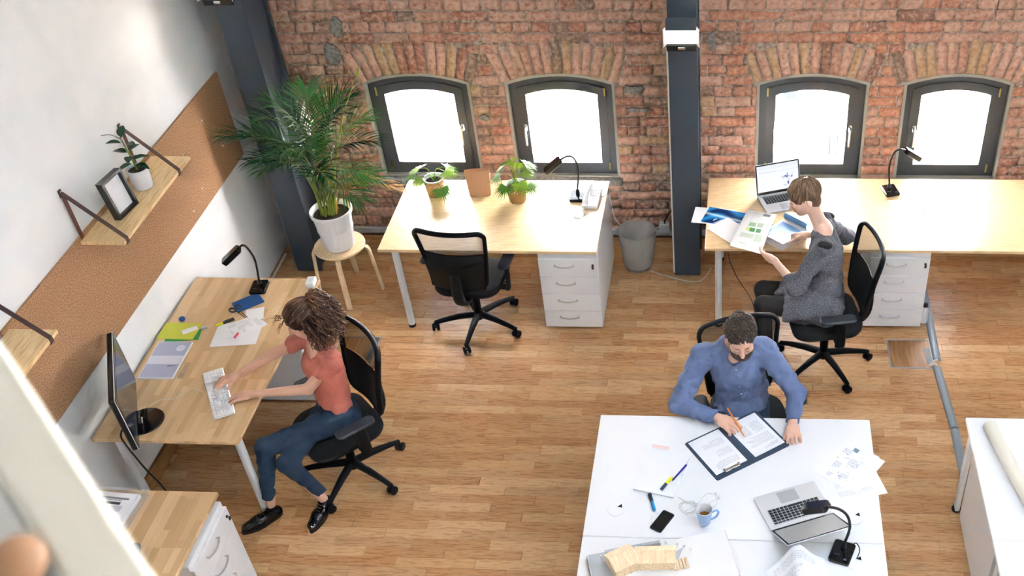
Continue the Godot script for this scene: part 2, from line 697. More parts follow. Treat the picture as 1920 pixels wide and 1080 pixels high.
	for k in 7:
		var bm := MB.new()
		var g := []
		for j in 3:
			for i in 4:
				var edge := i == 0 or i == 3 or j == 0 or j == 2
				var p := Vector3(-0.5 + i / 3.0, -0.5 + j / 2.0, -0.10 if edge else 0.0)
				p += Vector3(rf.randf_range(-0.015, 0.015), rf.randf_range(-0.05, 0.05), rf.randf_range(-0.08, 0.02))
				if i == 1 or i == 2:
					p.x += (0.13 if i == 2 else -0.13)
				g.append(bm.add(p))
		for j in 2:
			for i in 3:
				var a: int = g[j * 4 + i]
				bm.tri(a, a + 1, a + 5)
				bm.tri(a, a + 5, a + 4)
		var rim := [0, 1, 2, 3, 7, 11, 10, 9, 8, 4]
		var back := []
		for q in rim:
			var p := bm.v[g[q]]
			back.append(bm.add(Vector3(p.x, p.y, -1.0)))
		for q in rim.size():
			var q2 := (q + 1) % rim.size()
			bm.tri(g[rim[q]], back[q], back[q2])
			bm.tri(g[rim[q]], back[q2], g[rim[q2]])
		shapes.append(bm.mesh())
	var bricks := []
	var course := 0.0862
	var yc := SPRING + RISE - 1.18
	var ro2 := 1.18 + 0.285
	for r in 25:
		var y := 0.005 + r * course
		var ym := y + course / 2
		var cuts := []
		for wn in WIN:
			var hw := -1.0
			if ym > SILL_Y - 0.02 and ym < SPRING:
				hw = wn[1] / 2 + 0.022
			elif ym >= SPRING and ym < yc + ro2 - 0.005:
				hw = minf((ym - yc) * tan(deg_to_rad(21.8)), sqrt(maxf(ro2 * ro2 - (ym - yc) * (ym - yc), 0.0))) + 0.006
				hw = maxf(hw, wn[1] / 2 + 0.022) if ym < SPRING + 0.03 else hw
			if hw > 0.0:
				cuts.append([wn[0] - hw, wn[0] + hw])
		var x := 0.0
		var spans := []
		for c in cuts:
			if c[0] > x:
				spans.append([x, c[0]])
			x = c[1]
		spans.append([x, 7.0])
		var header := r % 2 == 1
		for sp in spans:
			var bx: float = sp[0] + 0.004
			var first_one := true
			while bx < sp[1] - 0.02:
				var l := (0.128 if header else 0.262) + rf.randf_range(-0.012, 0.012)
				if first_one:
					l *= rf.randf_range(0.45, 1.0)
				first_one = false
				if rf.randf() < 0.08:
					l = 0.262 if header else 0.128
				if sp[1] - (bx + l) < 0.05:
					l = sp[1] - bx - 0.004
				var tone := 0
				var pick := rf.randf()
				var right := bx > 3.55
				if right:
					tone = 1 if pick < 0.22 else 7 if pick < 0.55 else 0 if pick < 0.7 else 2 if pick < 0.82 else 6 if pick < 0.9 else 5 if pick < 0.93 else 3
				else:
					tone = 0 if pick < 0.2 else 2 if pick < 0.42 else 3 if pick < 0.58 else 4 if pick < 0.68 else 6 if pick < 0.82 else 1 if pick < 0.95 else 5
				if ym > 1.62 and rf.randf() < 0.55:
					tone = 6 if rf.randf() < 0.6 else 0
				var ctr := Vector3(bx + l / 2, ym, rf.randf_range(-0.005, 0.006))
				var s := prj(ctr)
				var seen := s.x > 0 and s.x < 1920 and s.y > 0 and not (s.x > 1245 and s.x < 1316) and not (s.x < 545 - (200 - s.y) * 0.2)
				seen = seen and (s.y < 330 or (s.x > 1150 and s.x < 1245 and s.y < 440))
				bricks.append([l if seen else 0.0, ctr, Vector3(l, course - 0.011, 0.05), tone, rf.randf_range(-0.012, 0.012), rf.randi_range(0, 6)])
				bx += l + 0.011
	bricks.sort_custom(func(p, q): return p[0] > q[0])
	var left := []
	for k in 8:
		left.append(MB.new())
	for i in bricks.size():
		var b: Array = bricks[i]
		var xf := Transform3D(Basis(Vector3.BACK, b[4]) * Basis.from_scale(b[2]), b[1])
		if i < 300:
			obj(shapes[b[5]], "brick", M["brick%d" % b[3]], wb, xf)
		else:
			var src: Array = shapes[b[5]].surface_get_arrays(0)
			var st: int = left[b[3]].v.size()
			for p in src[Mesh.ARRAY_VERTEX]:
				left[b[3]].add(xf * p)
			for q in src[Mesh.ARRAY_INDEX]:
				left[b[3]].ix.append(q + st)
	am = ArrayMesh.new()
	var sn := 0
	for k in 8:
		if left[k].ix.size():
			am.add_surface_from_arrays(Mesh.PRIMITIVE_TRIANGLES, left[k].mesh().surface_get_arrays(0))
			am.surface_set_material(sn, M["brick%d" % k])
			sn += 1
	obj(am, "bricks", null, wb).set_meta("kind", "stuff")
	# arches: bricks standing on end, fanned
	for k in 4:
		var wn: Array = WIN[k]
		var n := 13
		var half := 21.6
		for i in n:
			var a := deg_to_rad(-half + 2 * half * (i + 0.5) / n)
			var wi := 2 * 1.18 * sin(deg_to_rad(half / n)) - 0.009
			var d := Vector3(sin(a), cos(a), 0)
			var r0 := 1.205 + rf.randf_range(-0.004, 0.004)
			var len_ := 0.262 + rf.randf_range(-0.02, 0.012)
			var o := Vector3(wn[0], yc, 0) + d * (r0 + len_ / 2) + Vector3(0, 0, rf.randf_range(-0.004, 0.006))
			var bs := Basis(d, Vector3(-d.y, d.x, 0), Vector3.BACK) * Basis.from_scale(Vector3(len_, wi * 1.14, 0.05))
			var pick := rf.randf()
			var tone := 6 if pick < 0.35 else 0 if pick < 0.62 else 4 if pick < 0.74 else 5 if pick < 0.84 else 2
			if k == 3:
				tone = 5 if pick < 0.3 else 6 if pick < 0.75 else 0 if pick < 0.9 else 4
			elif k == 2:
				tone = 7 if pick < 0.2 else 6 if pick < 0.5 else 0 if pick < 0.7 else 3 if pick < 0.85 else 5
			obj(shapes[rf.randi_range(0, 6)], "arch_brick", M["brick%d" % tone], wb, Transform3D(bs, o))
	# pale plaster left on the bricks
	for pp in [[0.815, 1.86, 0.055, 0.09], [0.735, 1.66, 0.07, 0.10], [3.02, 1.36, 0.10, 0.045], [3.05, 1.19, 0.11, 0.02], [1.83, 1.12, 0.04, 0.03], [3.62, 1.75, 0.03, 0.09]]:
		var poly := []
		for q in 14:
			var a := TAU * q / 14
			var rr := rf.randf_range(0.65, 1.1)
			poly.append(Vector2(cos(a) * pp[2] * rr, sin(a) * pp[3] * rr))
		var pm := MB.new()
		pm.slab(poly, 0.0, 0.014, 0.004, Transform3D(Basis(Vector3.RIGHT, PI / 2), Vector3(pp[0], pp[1], 0.002)))
		obj(pm, "plaster_patch", M.stone, wb)
	# grey band along the top of the bricks
	mb = MB.new()
	mb.box(Vector3(ROOM_X / 2, WALL_TOP - 0.03, -0.02), Vector3(ROOM_X, 0.05, 0.075), 0.006)
	obj(mb, "top_band", M.stone, wb)
	mb = MB.new()
	mb.box(Vector3(ROOM_X / 2, 0.055, 0.018), Vector3(ROOM_X, 0.05, 0.03), 0.004)
	var bb := obj(mb, "baseboard_back", M.leg_grey, self)
	bb.set_meta("kind", "structure")

	# left wall, right wall, wall behind the viewer
	for q in [["wall_left", Vector3(-0.15, 3.5, ROOM_Z / 2 - 0.2), Vector3(0.3, 7.4, ROOM_Z + 0.8)], ["wall_right", Vector3(ROOM_X + 0.15, 3.5, ROOM_Z / 2 - 0.2), Vector3(0.3, 7.4, ROOM_Z + 0.8)], ["wall_front", Vector3(ROOM_X / 2, 3.5, ROOM_Z + 0.15), Vector3(ROOM_X + 0.6, 7.4, 0.3)]]:
		mb = MB.new()
		mb.box(q[1], q[2])
		obj(mb, q[0], M.plaster, self).set_meta("kind", "structure")
	mb = MB.new()
	mb.box(Vector3(0.015, 0.055, 5.9), Vector3(0.03, 0.11, 9.0), 0.004)
	obj(mb, "baseboard_left", M.skirting_wood, self).set_meta("kind", "structure")

	# roof: a slope from the brick wall up to a flat ceiling, with two roof lights
	var ce := struct("ceiling", "white sloping roof with roof lights")
	mb = MB.new()
	var p0 := Vector3(0, 2.02, -0.5)
	var dir := Vector3(0, 0.72, 1).normalized()
	var nrm := dir.cross(Vector3.RIGHT).normalized()
	if nrm.y < 0:
		nrm = -nrm
	var slope_l := 6.3 / dir.z
	var sx := [-0.3, 3.6, 5.7, 6.3, 8.7, ROOM_X + 0.3]
	var ss := [0.0, SKY0, SKY1, slope_l]
	for i in sx.size() - 1:
		for j in 3:
			if j == 1 and i % 2 == 1:
				continue
			var a: float = sx[i]
			var b: float = sx[i + 1]
			var c: Vector3 = p0 + Vector3((a + b) / 2, 0, 0) + dir * (ss[j] + ss[j + 1]) / 2 + nrm * 0.11
			mb.box(c, Vector3(b - a, 0.22, ss[j + 1] - ss[j]), 0.0, Basis(Vector3.RIGHT, nrm, Vector3.RIGHT.cross(nrm)))
	var zt := p0.z + dir.z * slope_l
	var yt := p0.y + dir.y * slope_l
	mb.box(Vector3(ROOM_X / 2, yt + 0.12, (zt + ROOM_Z) / 2), Vector3(ROOM_X + 0.6, 0.24, ROOM_Z - zt + 0.6))
	obj(mb, "roof_slope", M.ceiling_white, ce)

	# windows
	for k in 4:
		build_window(k)


const SKY0 := 4.2
const SKY1 := 6.4


func build_window(k: int) -> void:
	var wn: Array = WIN[k]
	var cx: float = wn[0]
	var w: float = wn[1]
	var o := struct("window_%d" % (k + 1), "small arched window with dark grey frame")
	o.position = Vector3(cx, 0, -0.05)
	var e := 0.0
	var mb := MB.new()
	var a0 := arch(0, w + 0.02, SILL_Y, SPRING + 0.006, RISE)
	var a1 := arch(0, w - 0.11, SILL_Y + 0.05, SPRING - 0.055, RISE * 0.9)
	ring(mb, a0, a1, -0.07, 0.0)
	obj(mb, "frame", M.frame_grey, o)
	mb = MB.new()
	var b0 := arch(0, w - 0.102, SILL_Y + 0.046, SPRING - 0.051, RISE * 0.9)
	var b1 := arch(0, w - 0.24, SILL_Y + 0.108, SPRING - 0.10, RISE * 0.62)
	ring(mb, b0, b1, -0.06, 0.012)
	var sash := obj(mb, "sash", M.frame_grey, o)
	mb = MB.new()
	var pts := arch(0, w - 0.236, SILL_Y + 0.106, SPRING - 0.098, RISE * 0.62)
	mb.slab(pts, 0, 0.006, 0.0, Transform3D(Basis(Vector3.RIGHT, PI / 2), Vector3(0, 0, -0.035)))
	obj(mb, "pane", M.glass, sash)
	# lever handle on the opening side, hinges on the other
	var side: float = 1.0 if k == 0 or k == 2 else -1.0
	var hx := side * (w / 2 - 0.092)
	mb = MB.new()
	mb.slab(rrect(0.032, 0.062, 0.015, 3), 0, 0.01, 0.002, Transform3D(Basis(Vector3.RIGHT, PI / 2), Vector3(hx, 1.01, 0.012)))
	mb.tube(spline([Vector3(hx, 1.02, 0.02), Vector3(hx, 1.02, 0.055), Vector3(hx, 1.0, 0.066), Vector3(hx, 0.88, 0.066)], 5), 0.0095, 8)
	obj(mb, "handle", M.chrome, sash)
	for y in [0.66, 1.32]:
		mb = MB.new()
		var px := -side * (w / 2 - 0.058)
		mb.tube([Vector3(px, y - 0.035, 0.012), Vector3(px, y + 0.035, 0.012)], 0.007, 8)
		obj(mb, "hinge", M.brass, o)
	# grey mortar fillet and stone sill around the frame
	mb = MB.new()
	ring(mb, arch(0, w + 0.05, SILL_Y - 0.02, SPRING + 0.022, RISE), arch(0, w + 0.006, SILL_Y + 0.004, SPRING, RISE), 0.0, 0.042)
	obj(mb, "reveal", M.cement, o)
	mb = MB.new()
	mb.box(Vector3(0, SILL_Y - 0.03, 0.06), Vector3(w + 0.09, 0.05, 0.09), 0.006)
	obj(mb, "sill", M.stone, o)


func build_outside() -> void:
	# the pale house across the yard, seen through the windows
	var h := thing("house", "pale rendered house across the yard seen through the panes", "building", Vector3(4.2, -9.0, -12.0))
	var mb := MB.new()
	mb.box(Vector3(0, 8.5, -2), Vector3(30, 17, 4))
	mat("render_white", rgb8(240, 240, 240), 0.9)
	obj(mb, "facade", M.render_white, h)
	mat("pane_dark", rgb8(10, 14, 17), 0.9).metallic_specular = 0.0
	for q in [[0.45, 3.95, 0.9, 1.15], [1.56, 3.06, 0.42, 0.95]]:
		mb = MB.new()
		var c := Vector3(q[0], q[1], 0.03)
		ring(mb, [Vector2(q[0] - q[2] / 2, q[1] - q[3] / 2), Vector2(q[0] - q[2] / 2, q[1] + q[3] / 2), Vector2(q[0] + q[2] / 2, q[1] + q[3] / 2), Vector2(q[0] + q[2] / 2, q[1] - q[3] / 2)], [Vector2(q[0] - q[2] / 2 + 0.1, q[1] - q[3] / 2 + 0.1), Vector2(q[0] - q[2] / 2 + 0.1, q[1] + q[3] / 2 - 0.1), Vector2(q[0] + q[2] / 2 - 0.1, q[1] + q[3] / 2 - 0.1), Vector2(q[0] + q[2] / 2 - 0.1, q[1] - q[3] / 2 + 0.1)], 0.0, 0.06)
		mb.box(c, Vector3(0.08, q[3] - 0.1, 0.05))
		var wo := obj(mb, "window", M.render_white, h)
		mb = MB.new()
		mb.box(c - Vector3(0, 0, 0.02), Vector3(q[2] - 0.1, q[3] - 0.1, 0.02))
		obj(mb, "pane", M.pane_dark, wo)
	mb = MB.new()
	mb.box(Vector3(4, -9.1, -6), Vector3(40, 0.2, 12))
	mat("paving", rgb8(190, 188, 184), 0.9)
	tag(obj(mb, "yard", M.paving, self), "pale paved yard between the two houses", "yard")


# ------------------------------------------------------------------ columns and lamps on them

func build_columns() -> void:
	var spots := [[0.315, "blue-grey steel column in the corner by the palm", "grey floodlight high on the corner column", 2.42], [3.432, "blue-grey steel column between the two pairs of windows", "lit floodlight with open flap on the middle column", 2.09]]
	for k in 2:
		var s: Array = spots[k]
		var c := thing("steel_column", s[1], "column", Vector3(s[0], 0, 0.355), 0, "steel columns along the brick wall")
		# a plain rolled section: two flanges and a web, boxed in front
		var mb := MB.new()
		mb.box(Vector3(0, 2.4, 0.18), Vector3(0.205, 4.8, 0.03), 0.003)
		obj(mb, "front_flange", M.steel_blue, c)
		mb = MB.new()
		mb.box(Vector3(0, 1.25, -0.18), Vector3(0.205, 2.5, 0.03), 0.003)
		obj(mb, "back_flange", M.steel_blue, c)
		mb = MB.new()
		mb.box(Vector3(0, 1.4, 0), Vector3(0.16, 2.8, 0.33), 0.003)
		obj(mb, "web", M.steel_blue, c)
		mb = MB.new()
		mb.tube([Vector3(-0.108, 0.02, 0.18), Vector3(-0.108, 2.02, 0.18)], 0.008, 6)
		obj(mb, "cable_duct", M.cable_white if k == 1 else M.steel_edge, c)
		# floodlight
		var f := thing("floodlight", s[2], "lamp", Vector3(s[0], s[3], 0.55), 0, "floodlights on the columns")
		mb = MB.new()
		mb.box(Vector3(0, 0.0, 0.06), Vector3(0.215, 0.16, 0.11), 0.006)
		obj(mb, "housing", M.black_plastic, f)
		mb = MB.new()
		var tilt := Basis(Vector3.RIGHT, -0.25)
		mb.box(Vector3(0, 0.012, 0.121), Vector3(0.198, 0.108, 0.012), 0.002, tilt)
		var lm := mat("lamp_face", Color.WHITE, 0.5)
		lm.emission_enabled = true
		lm.emission = Color(1.0, 0.97, 0.92)
		lm.emission_energy_multiplier = 0.4
		obj(mb, "lamp_face", lm, f)
		mb = MB.new()
		mb.box(Vector3(0, -0.075, 0.125), Vector3(0.205, 0.05, 0.02), 0.004, Basis(Vector3.RIGHT, 0.3))
		obj(mb, "lower_flap", M.black_plastic, f)
		mb = MB.new()
		mb.box(Vector3(0, -0.072, 0.139), Vector3(0.05, 0.022, 0.012), 0.003, Basis(Vector3.RIGHT, 0.3))
		obj(mb, "latch", M.chrome, f)
		mb = MB.new()
		mb.box(Vector3(0, 0.105, 0.15), Vector3(0.205, 0.09, 0.008), 0.002, Basis(Vector3.RIGHT, -0.9))
		obj(mb, "upper_flap", M.steel_blue, f)
		for sx: float in [-1.0, 1.0]:
			mb = MB.new()
			mb.box(Vector3(sx * 0.112, 0.01, 0.14), Vector3(0.006, 0.13, 0.05), 0.001, Basis(Vector3.UP, sx * 0.35))
			obj(mb, "side_flap", M.leg_white, f)
		mb = MB.new()
		mb.tube([Vector3(-0.115, -0.1, -0.01), Vector3(-0.125, 0, 0.05), Vector3(0.125, 0, 0.05), Vector3(0.115, -0.1, -0.01)], 0.006, 6)
		obj(mb, "bracket", M.black_plastic, f)
		var sp := SpotLight3D.new()
		sp.name = "flood"
		sp.position = Vector3(0, 0.012, 0.16)
		sp.rotation = Vector3(-0.2, PI, 0)
		sp.light_energy = 0.06
		sp.light_color = Color(1.0, 0.96, 0.9)
		sp.light_size = 0.1
		sp.spot_angle = 60
		sp.spot_range = 20
		sp.spot_attenuation = 2
		sp.shadow_enabled = true
		f.add_child(sp)


# ------------------------------------------------------------------ desks and drawers

func desk(label: String, x0: float, x1: float, z0: float, z1: float, top: Material, legs: Array, leg_mat: Material, rails := true, grommets := [], group := "") -> Node3D:
	var c := Vector3((x0 + x1) / 2, 0, (z0 + z1) / 2)
	var d := thing("desk", label, "desk", c, 0, group)
	var mb := MB.new()
	mb.box(Vector3(0, 0.7275, 0), Vector3(x1 - x0, 0.025, z1 - z0), 0.003)
	var tp := obj(mb, "tabletop", top, d)
	for l in legs:
		mb = MB.new()
		var b := Vector3(l[0], 0, l[1]) - c
		if leg_mat == M.white_top:
			mb.box(b + Vector3(0, 0.368, 0), Vector3(0.028, 0.696, 0.06), 0.003)
		else:
			mb.tube([b + Vector3(0, 0.022, 0), b + Vector3(0, 0.716, 0)], 0.026, 14)
		var lo := obj(mb, "leg", leg_mat, d)
		mb = MB.new()
		mb.lathe([Vector2(0, 0), Vector2(0.024, 0), Vector2(0.028, 0.004), Vector2(0.028, 0.026), Vector2(0, 0.027)], 14, b)
		obj(mb, "foot", M.rubber, lo)
	if rails:
		mb = MB.new()
		for z in [z0 + 0.09 - c.z, z1 - 0.09 - c.z]:
			mb.box(Vector3(0, 0.708, z), Vector3(x1 - x0 - 0.1, 0.014, 0.03), 0.002)
		for x in [x0 + 0.09 - c.x, x1 - 0.09 - c.x]:
			mb.box(Vector3(x, 0.708, 0), Vector3(0.03, 0.014, z1 - z0 - 0.2), 0.002)
		obj(mb, "underframe", leg_mat, d)
	for g in grommets:
		mb = MB.new()
		var gp := Vector3(g[0], 0.74, g[1]) - c
		mb.lathe([Vector2(0.047, 0), Vector2(0.047, 0.003), Vector2(0.045, 0.0045), Vector2(0, 0.0045)], 24, gp)
		var go := obj(mb, "cable_grommet", M.white_top, tp)
		mb = MB.new()
		mb.slab([Vector2(0, 0), Vector2(0.026, -0.008), Vector2(0.022, 0.018)], 0.0046, 0.0056, 0.0, Transform3D(Basis(), gp + Vector3(0.008, 0, -0.018)))
		obj(mb, "cable_opening", M.chair_plastic, tp)
	return d


# drawers open towards local +z
func pedestal(label: String, at: Vector3, turn: float, w: float, dp: float, h: float, front: Material, body: Material, n := 4) -> Node3D:
	var p := thing("drawer_pedestal", label, "cabinet", at, turn, "drawer pedestals under the desks")
	var mb := MB.new()
	mb.box(Vector3(0, 0.03 + (h - 0.03) / 2, -0.011), Vector3(w, h - 0.03, dp - 0.022), 0.002)
	obj(mb, "carcass", body, p)
	var fh := (h - 0.03 - 0.035) / n
	for k in n:
		var y := 0.03 + fh * (k + 0.5)
		mb = MB.new()
		mb.box(Vector3(0, y, dp / 2 - 0.011), Vector3(w - 0.004, fh - 0.005, 0.02), 0.002)
		var dr := obj(mb, "drawer", front, p)
		mb = MB.new()
		var hy := y + fh * 0.18
		var hx := -w * 0.06
		var pts := []
		for i in 9:
			var t := -1.0 + i / 4.0
			pts.append(Vector3(hx + t * 0.075, hy - 0.006 * (1 - t * t), dp / 2 + 0.012 + 0.016 * (1 - t * t)))
		mb.tube(pts, 0.006, 8, true, 0.7)
		for t in [-1.0, 1.0]:
			mb.tube([Vector3(hx + t * 0.068, hy, dp / 2 - 0.002), Vector3(hx + t * 0.068, hy, dp / 2 + 0.014)], 0.005, 6)
		obj(mb, "handle", M.chrome, dr)
	mb = MB.new()
	mb.lathe([Vector2(0.009, 0), Vector2(0.009, 0.006), Vector2(0, 0.006)], 12, Vector3(w * 0.42, h - 0.085, dp / 2), Basis(Vector3.RIGHT, PI / 2))
	mb.box(Vector3(w * 0.42, h - 0.098, dp / 2 + 0.015), Vector3(0.016, 0.026, 0.008), 0.002)
	obj(mb, "lock", M.black_plastic, p)
	for sx: float in [-1.0, 1.0]:
		for sz: float in [-1.0, 1.0]:
			mb = MB.new()
			mb.tube([Vector3(sx * (w / 2 - 0.05) - 0.012, 0.016, sz * (dp / 2 - 0.06)), Vector3(sx * (w / 2 - 0.05) + 0.012, 0.016, sz * (dp / 2 - 0.06))], 0.016, 10)
			mb.box(Vector3(sx * (w / 2 - 0.05), 0.028, sz * (dp / 2 - 0.06)), Vector3(0.03, 0.008, 0.03))
			obj(mb, "caster", M.rubber, p)
	return p


func office_chair(label: String) -> Node3D:
	var c := thing("office_chair", label, "chair", Vector3.ZERO, 0, "black mesh office chairs")
	# star base with five spokes
	var mb := MB.new()
	mb.lathe([Vector2(0, 0.075), Vector2(0.04, 0.075), Vector2(0.046, 0.085), Vector2(0.046, 0.125), Vector2(0.036, 0.135), Vector2(0, 0.135)], 16)
	obj(mb, "hub", M.chair_plastic, c)
	for k in 5:
		var a := TAU * k / 5 + PI / 2
		var d := Vector3(cos(a), 0, sin(a))
		mb = MB.new()
		mb.tube([d * 0.03 + Vector3(0, 0.112, 0), d * 0.15 + Vector3(0, 0.107, 0), d * 0.27 + Vector3(0, 0.088, 0), d * 0.335 + Vector3(0, 0.072, 0)], [0.027, 0.024, 0.019, 0.017], 8)
		mb.tube([d * 0.33 + Vector3(0, 0.082, 0), d * 0.33 + Vector3(0, 0.05, 0)], 0.013, 8)
		obj(mb, "spoke", M.chair_plastic, c)
		var s := Vector3(-d.z, 0, d.x).rotated(Vector3.UP, 0.6 + k)
		mb = MB.new()
		for sg: float in [-1.0, 1.0]:
			var o: Vector3 = d * 0.335 + Vector3(0, 0.0305, 0) + s * sg * 0.017
			var bs := Basis(s.cross(Vector3.UP), s, Vector3.UP)
			mb.lathe([Vector2(0, -0.009), Vector2(0.027, -0.009), Vector2(0.03, -0.005), Vector2(0.03, 0.005), Vector2(0.027, 0.009), Vector2(0, 0.009)], 14, o, bs)
		mb.tube([d * 0.335 + Vector3(0, 0.03, 0) - s * 0.02, d * 0.335 + Vector3(0, 0.03, 0) + s * 0.02], 0.008, 6)
		obj(mb, "caster", M.chair_plastic, c)
	mb = MB.new()
	mb.tube([Vector3(0, 0.12, 0), Vector3(0, 0.26, 0)], 0.03, 12)
	mb.tube([Vector3(0, 0.25, 0), Vector3(0, 0.4, 0)], 0.018, 12)
	obj(mb, "gas_lift", M.chair_plastic, c)
	mb = MB.new()
	mb.box(Vector3(0, 0.405, 0.02), Vector3(0.2, 0.05, 0.26), 0.015)
	mb.tube([Vector3(0.1, 0.41, -0.02), Vector3(0.24, 0.405, -0.04)], 0.006, 6)
	obj(mb, "mechanism", M.chair_plastic, c)
	# seat: a thick pad, its front edge rolled down
	mb = MB.new()
	var nu := 14
	var pts := rrect(0.5, 0.49, 0.13, 6)
	var rings := [[0.86, 0.425], [0.97, 0.432], [1.0, 0.45], [0.99, 0.472], [0.94, 0.486], [0.7, 0.487], [0.35, 0.482]]
	var first := mb.v.size()
	for r in rings:
		for p in pts:
			var fz: float = -p.y * r[0]
			var droop := 0.03 * pow(clampf((-fz - 0.1) / 0.15, 0, 1), 2)
			mb.add(Vector3(p.x * r[0], r[1] - droop, fz - 0.02))
	var np := pts.size()
	for j in rings.size() - 1:
		for k in np:
			var a := first + j * np + k
			var b := first + j * np + (k + 1) % np
			mb.tri(a, b, b + np)
			mb.tri(a, b + np, a + np)
	var ct := mb.add(Vector3(0, 0.48, -0.02))
	for k in np:
		mb.tri(first + (rings.size() - 1) * np + k, first + (rings.size() - 1) * np + (k + 1) % np, ct)
	var cb := mb.add(Vector3(0, 0.425, -0.02))
	for k in np:
		mb.tri(first + (k + 1) % np, first + k, cb)
	obj(mb, "seat", M.chair_fabric, c)
	# backrest: a rounded frame, its mesh, and a solid lower shell
	var back := func(u: float, y: float, off: float) -> Vector3:
		var t := (y - 0.5) / 0.57
		return Vector3(u, y, 0.235 + 0.10 * t * t * 0.6 + 0.03 * t - 0.05 * pow(absf(u) / 0.25, 2.0) + off)
	mb = MB.new()
	var loop := []
	var outl := []
	for q in [[0.252, 1.055, 0.05, 0.0], [-0.252, 1.055, 0.05, PI / 2], [-0.205, 0.535, 0.07, PI], [0.205, 0.535, 0.07, PI * 1.5]]:
		for k in 5:
			var a: float = q[3] + PI / 2 * k / 4
			var cxx: float = q[0] - signf(q[0]) * q[2]
			var cyy: float = q[1] + (-q[2] if q[1] > 0.8 else q[2])
			outl.append(Vector2(cxx + cos(a) * q[2], cyy + sin(a) * q[2]))
	var dense := []
	for k in outl.size():
		var p: Vector2 = outl[k]
		var q: Vector2 = outl[(k + 1) % outl.size()]
		var m := maxi(1, int(p.distance_to(q) / 0.06))
		for i in m:
			dense.append(p.lerp(q, float(i) / m))
	for p in dense:
		loop.append(back.call(p.x, p.y, 0.0))
	mb.tube(loop, 0.02, 8, false, 0.75, true)
	obj(mb, "back_frame", M.chair_plastic, c)
	var half_w := func(y: float) -> float: return lerpf(0.205, 0.25, clampf((y - 0.55) / 0.45, 0, 1)) - 0.006
	mb = MB.new()
	mb.sheet(10, 8, func(u: float, w: float) -> Vector3:
		var y := lerpf(0.84, 1.045, w)
		return back.call((u * 2 - 1) * (half_w.call(y) as float), y, -0.004))
	var mesh_o := obj(mb, "mesh_panel", M.chair_mesh, c)
	mb = MB.new()
	mb.sheet(10, 8, func(u: float, w: float) -> Vector3:
		var y := lerpf(0.545, 0.845, w)
		return back.call((u * 2 - 1) * (half_w.call(y) as float), y, -0.012))
	obj(mb, "back_pad", M.chair_fabric, c)
	mb = MB.new()
	mb.sheet(12, 8, func(u: float, w: float) -> Vector3:
		var q := u * 2 - 1
		var top: float = 0.80 - 0.05 * (1 - q * q)
		var y := lerpf(0.54, top, w)
		return back.call(q * (half_w.call(y) as float) * 0.99, y, 0.026 + 0.014 * (1 - q * q)))
	obj(mb, "lumbar_shell", M.chair_plastic, c)
	mb = MB.new()
	mb.tube(spline([Vector3(0, 0.39, 0.12), Vector3(0, 0.40, 0.24), Vector3(0, 0.5, 0.30), Vector3(0, 0.7, 0.30)], 4), [0.05, 0.05, 0.05, 0.05, 0.05, 0.05, 0.05, 0.048, 0.046, 0.044, 0.042, 0.04, 0.036], 8, true, 0.45)
	obj(mb, "spine", M.chair_plastic, c)
	for sx: float in [-1.0, 1.0]:
		mb = MB.new()
		mb.bar(Vector3(sx * 0.12, 0.415, 0.03), Vector3(sx * 0.285, 0.415, 0.03), 0.06, 0.02, 0.005)
		mb.tube([Vector3(sx * 0.285, 0.405, 0.03), Vector3(sx * 0.292, 0.53, 0.03), Vector3(sx * 0.292, 0.635, 0.02)], [0.037, 0.035, 0.033], 10, true, 0.45)
		var ar := obj(mb, "armrest", M.chair_plastic, c)
		mb = MB.new()
		mb.slab(rrect(0.085, 0.25, 0.035, 5), 0.635, 0.66, 0.008, Transform3D(Basis(), Vector3(sx * 0.292, 0, 0.0)))
		obj(mb, "arm_pad", M.chair_pad, ar)
	return c


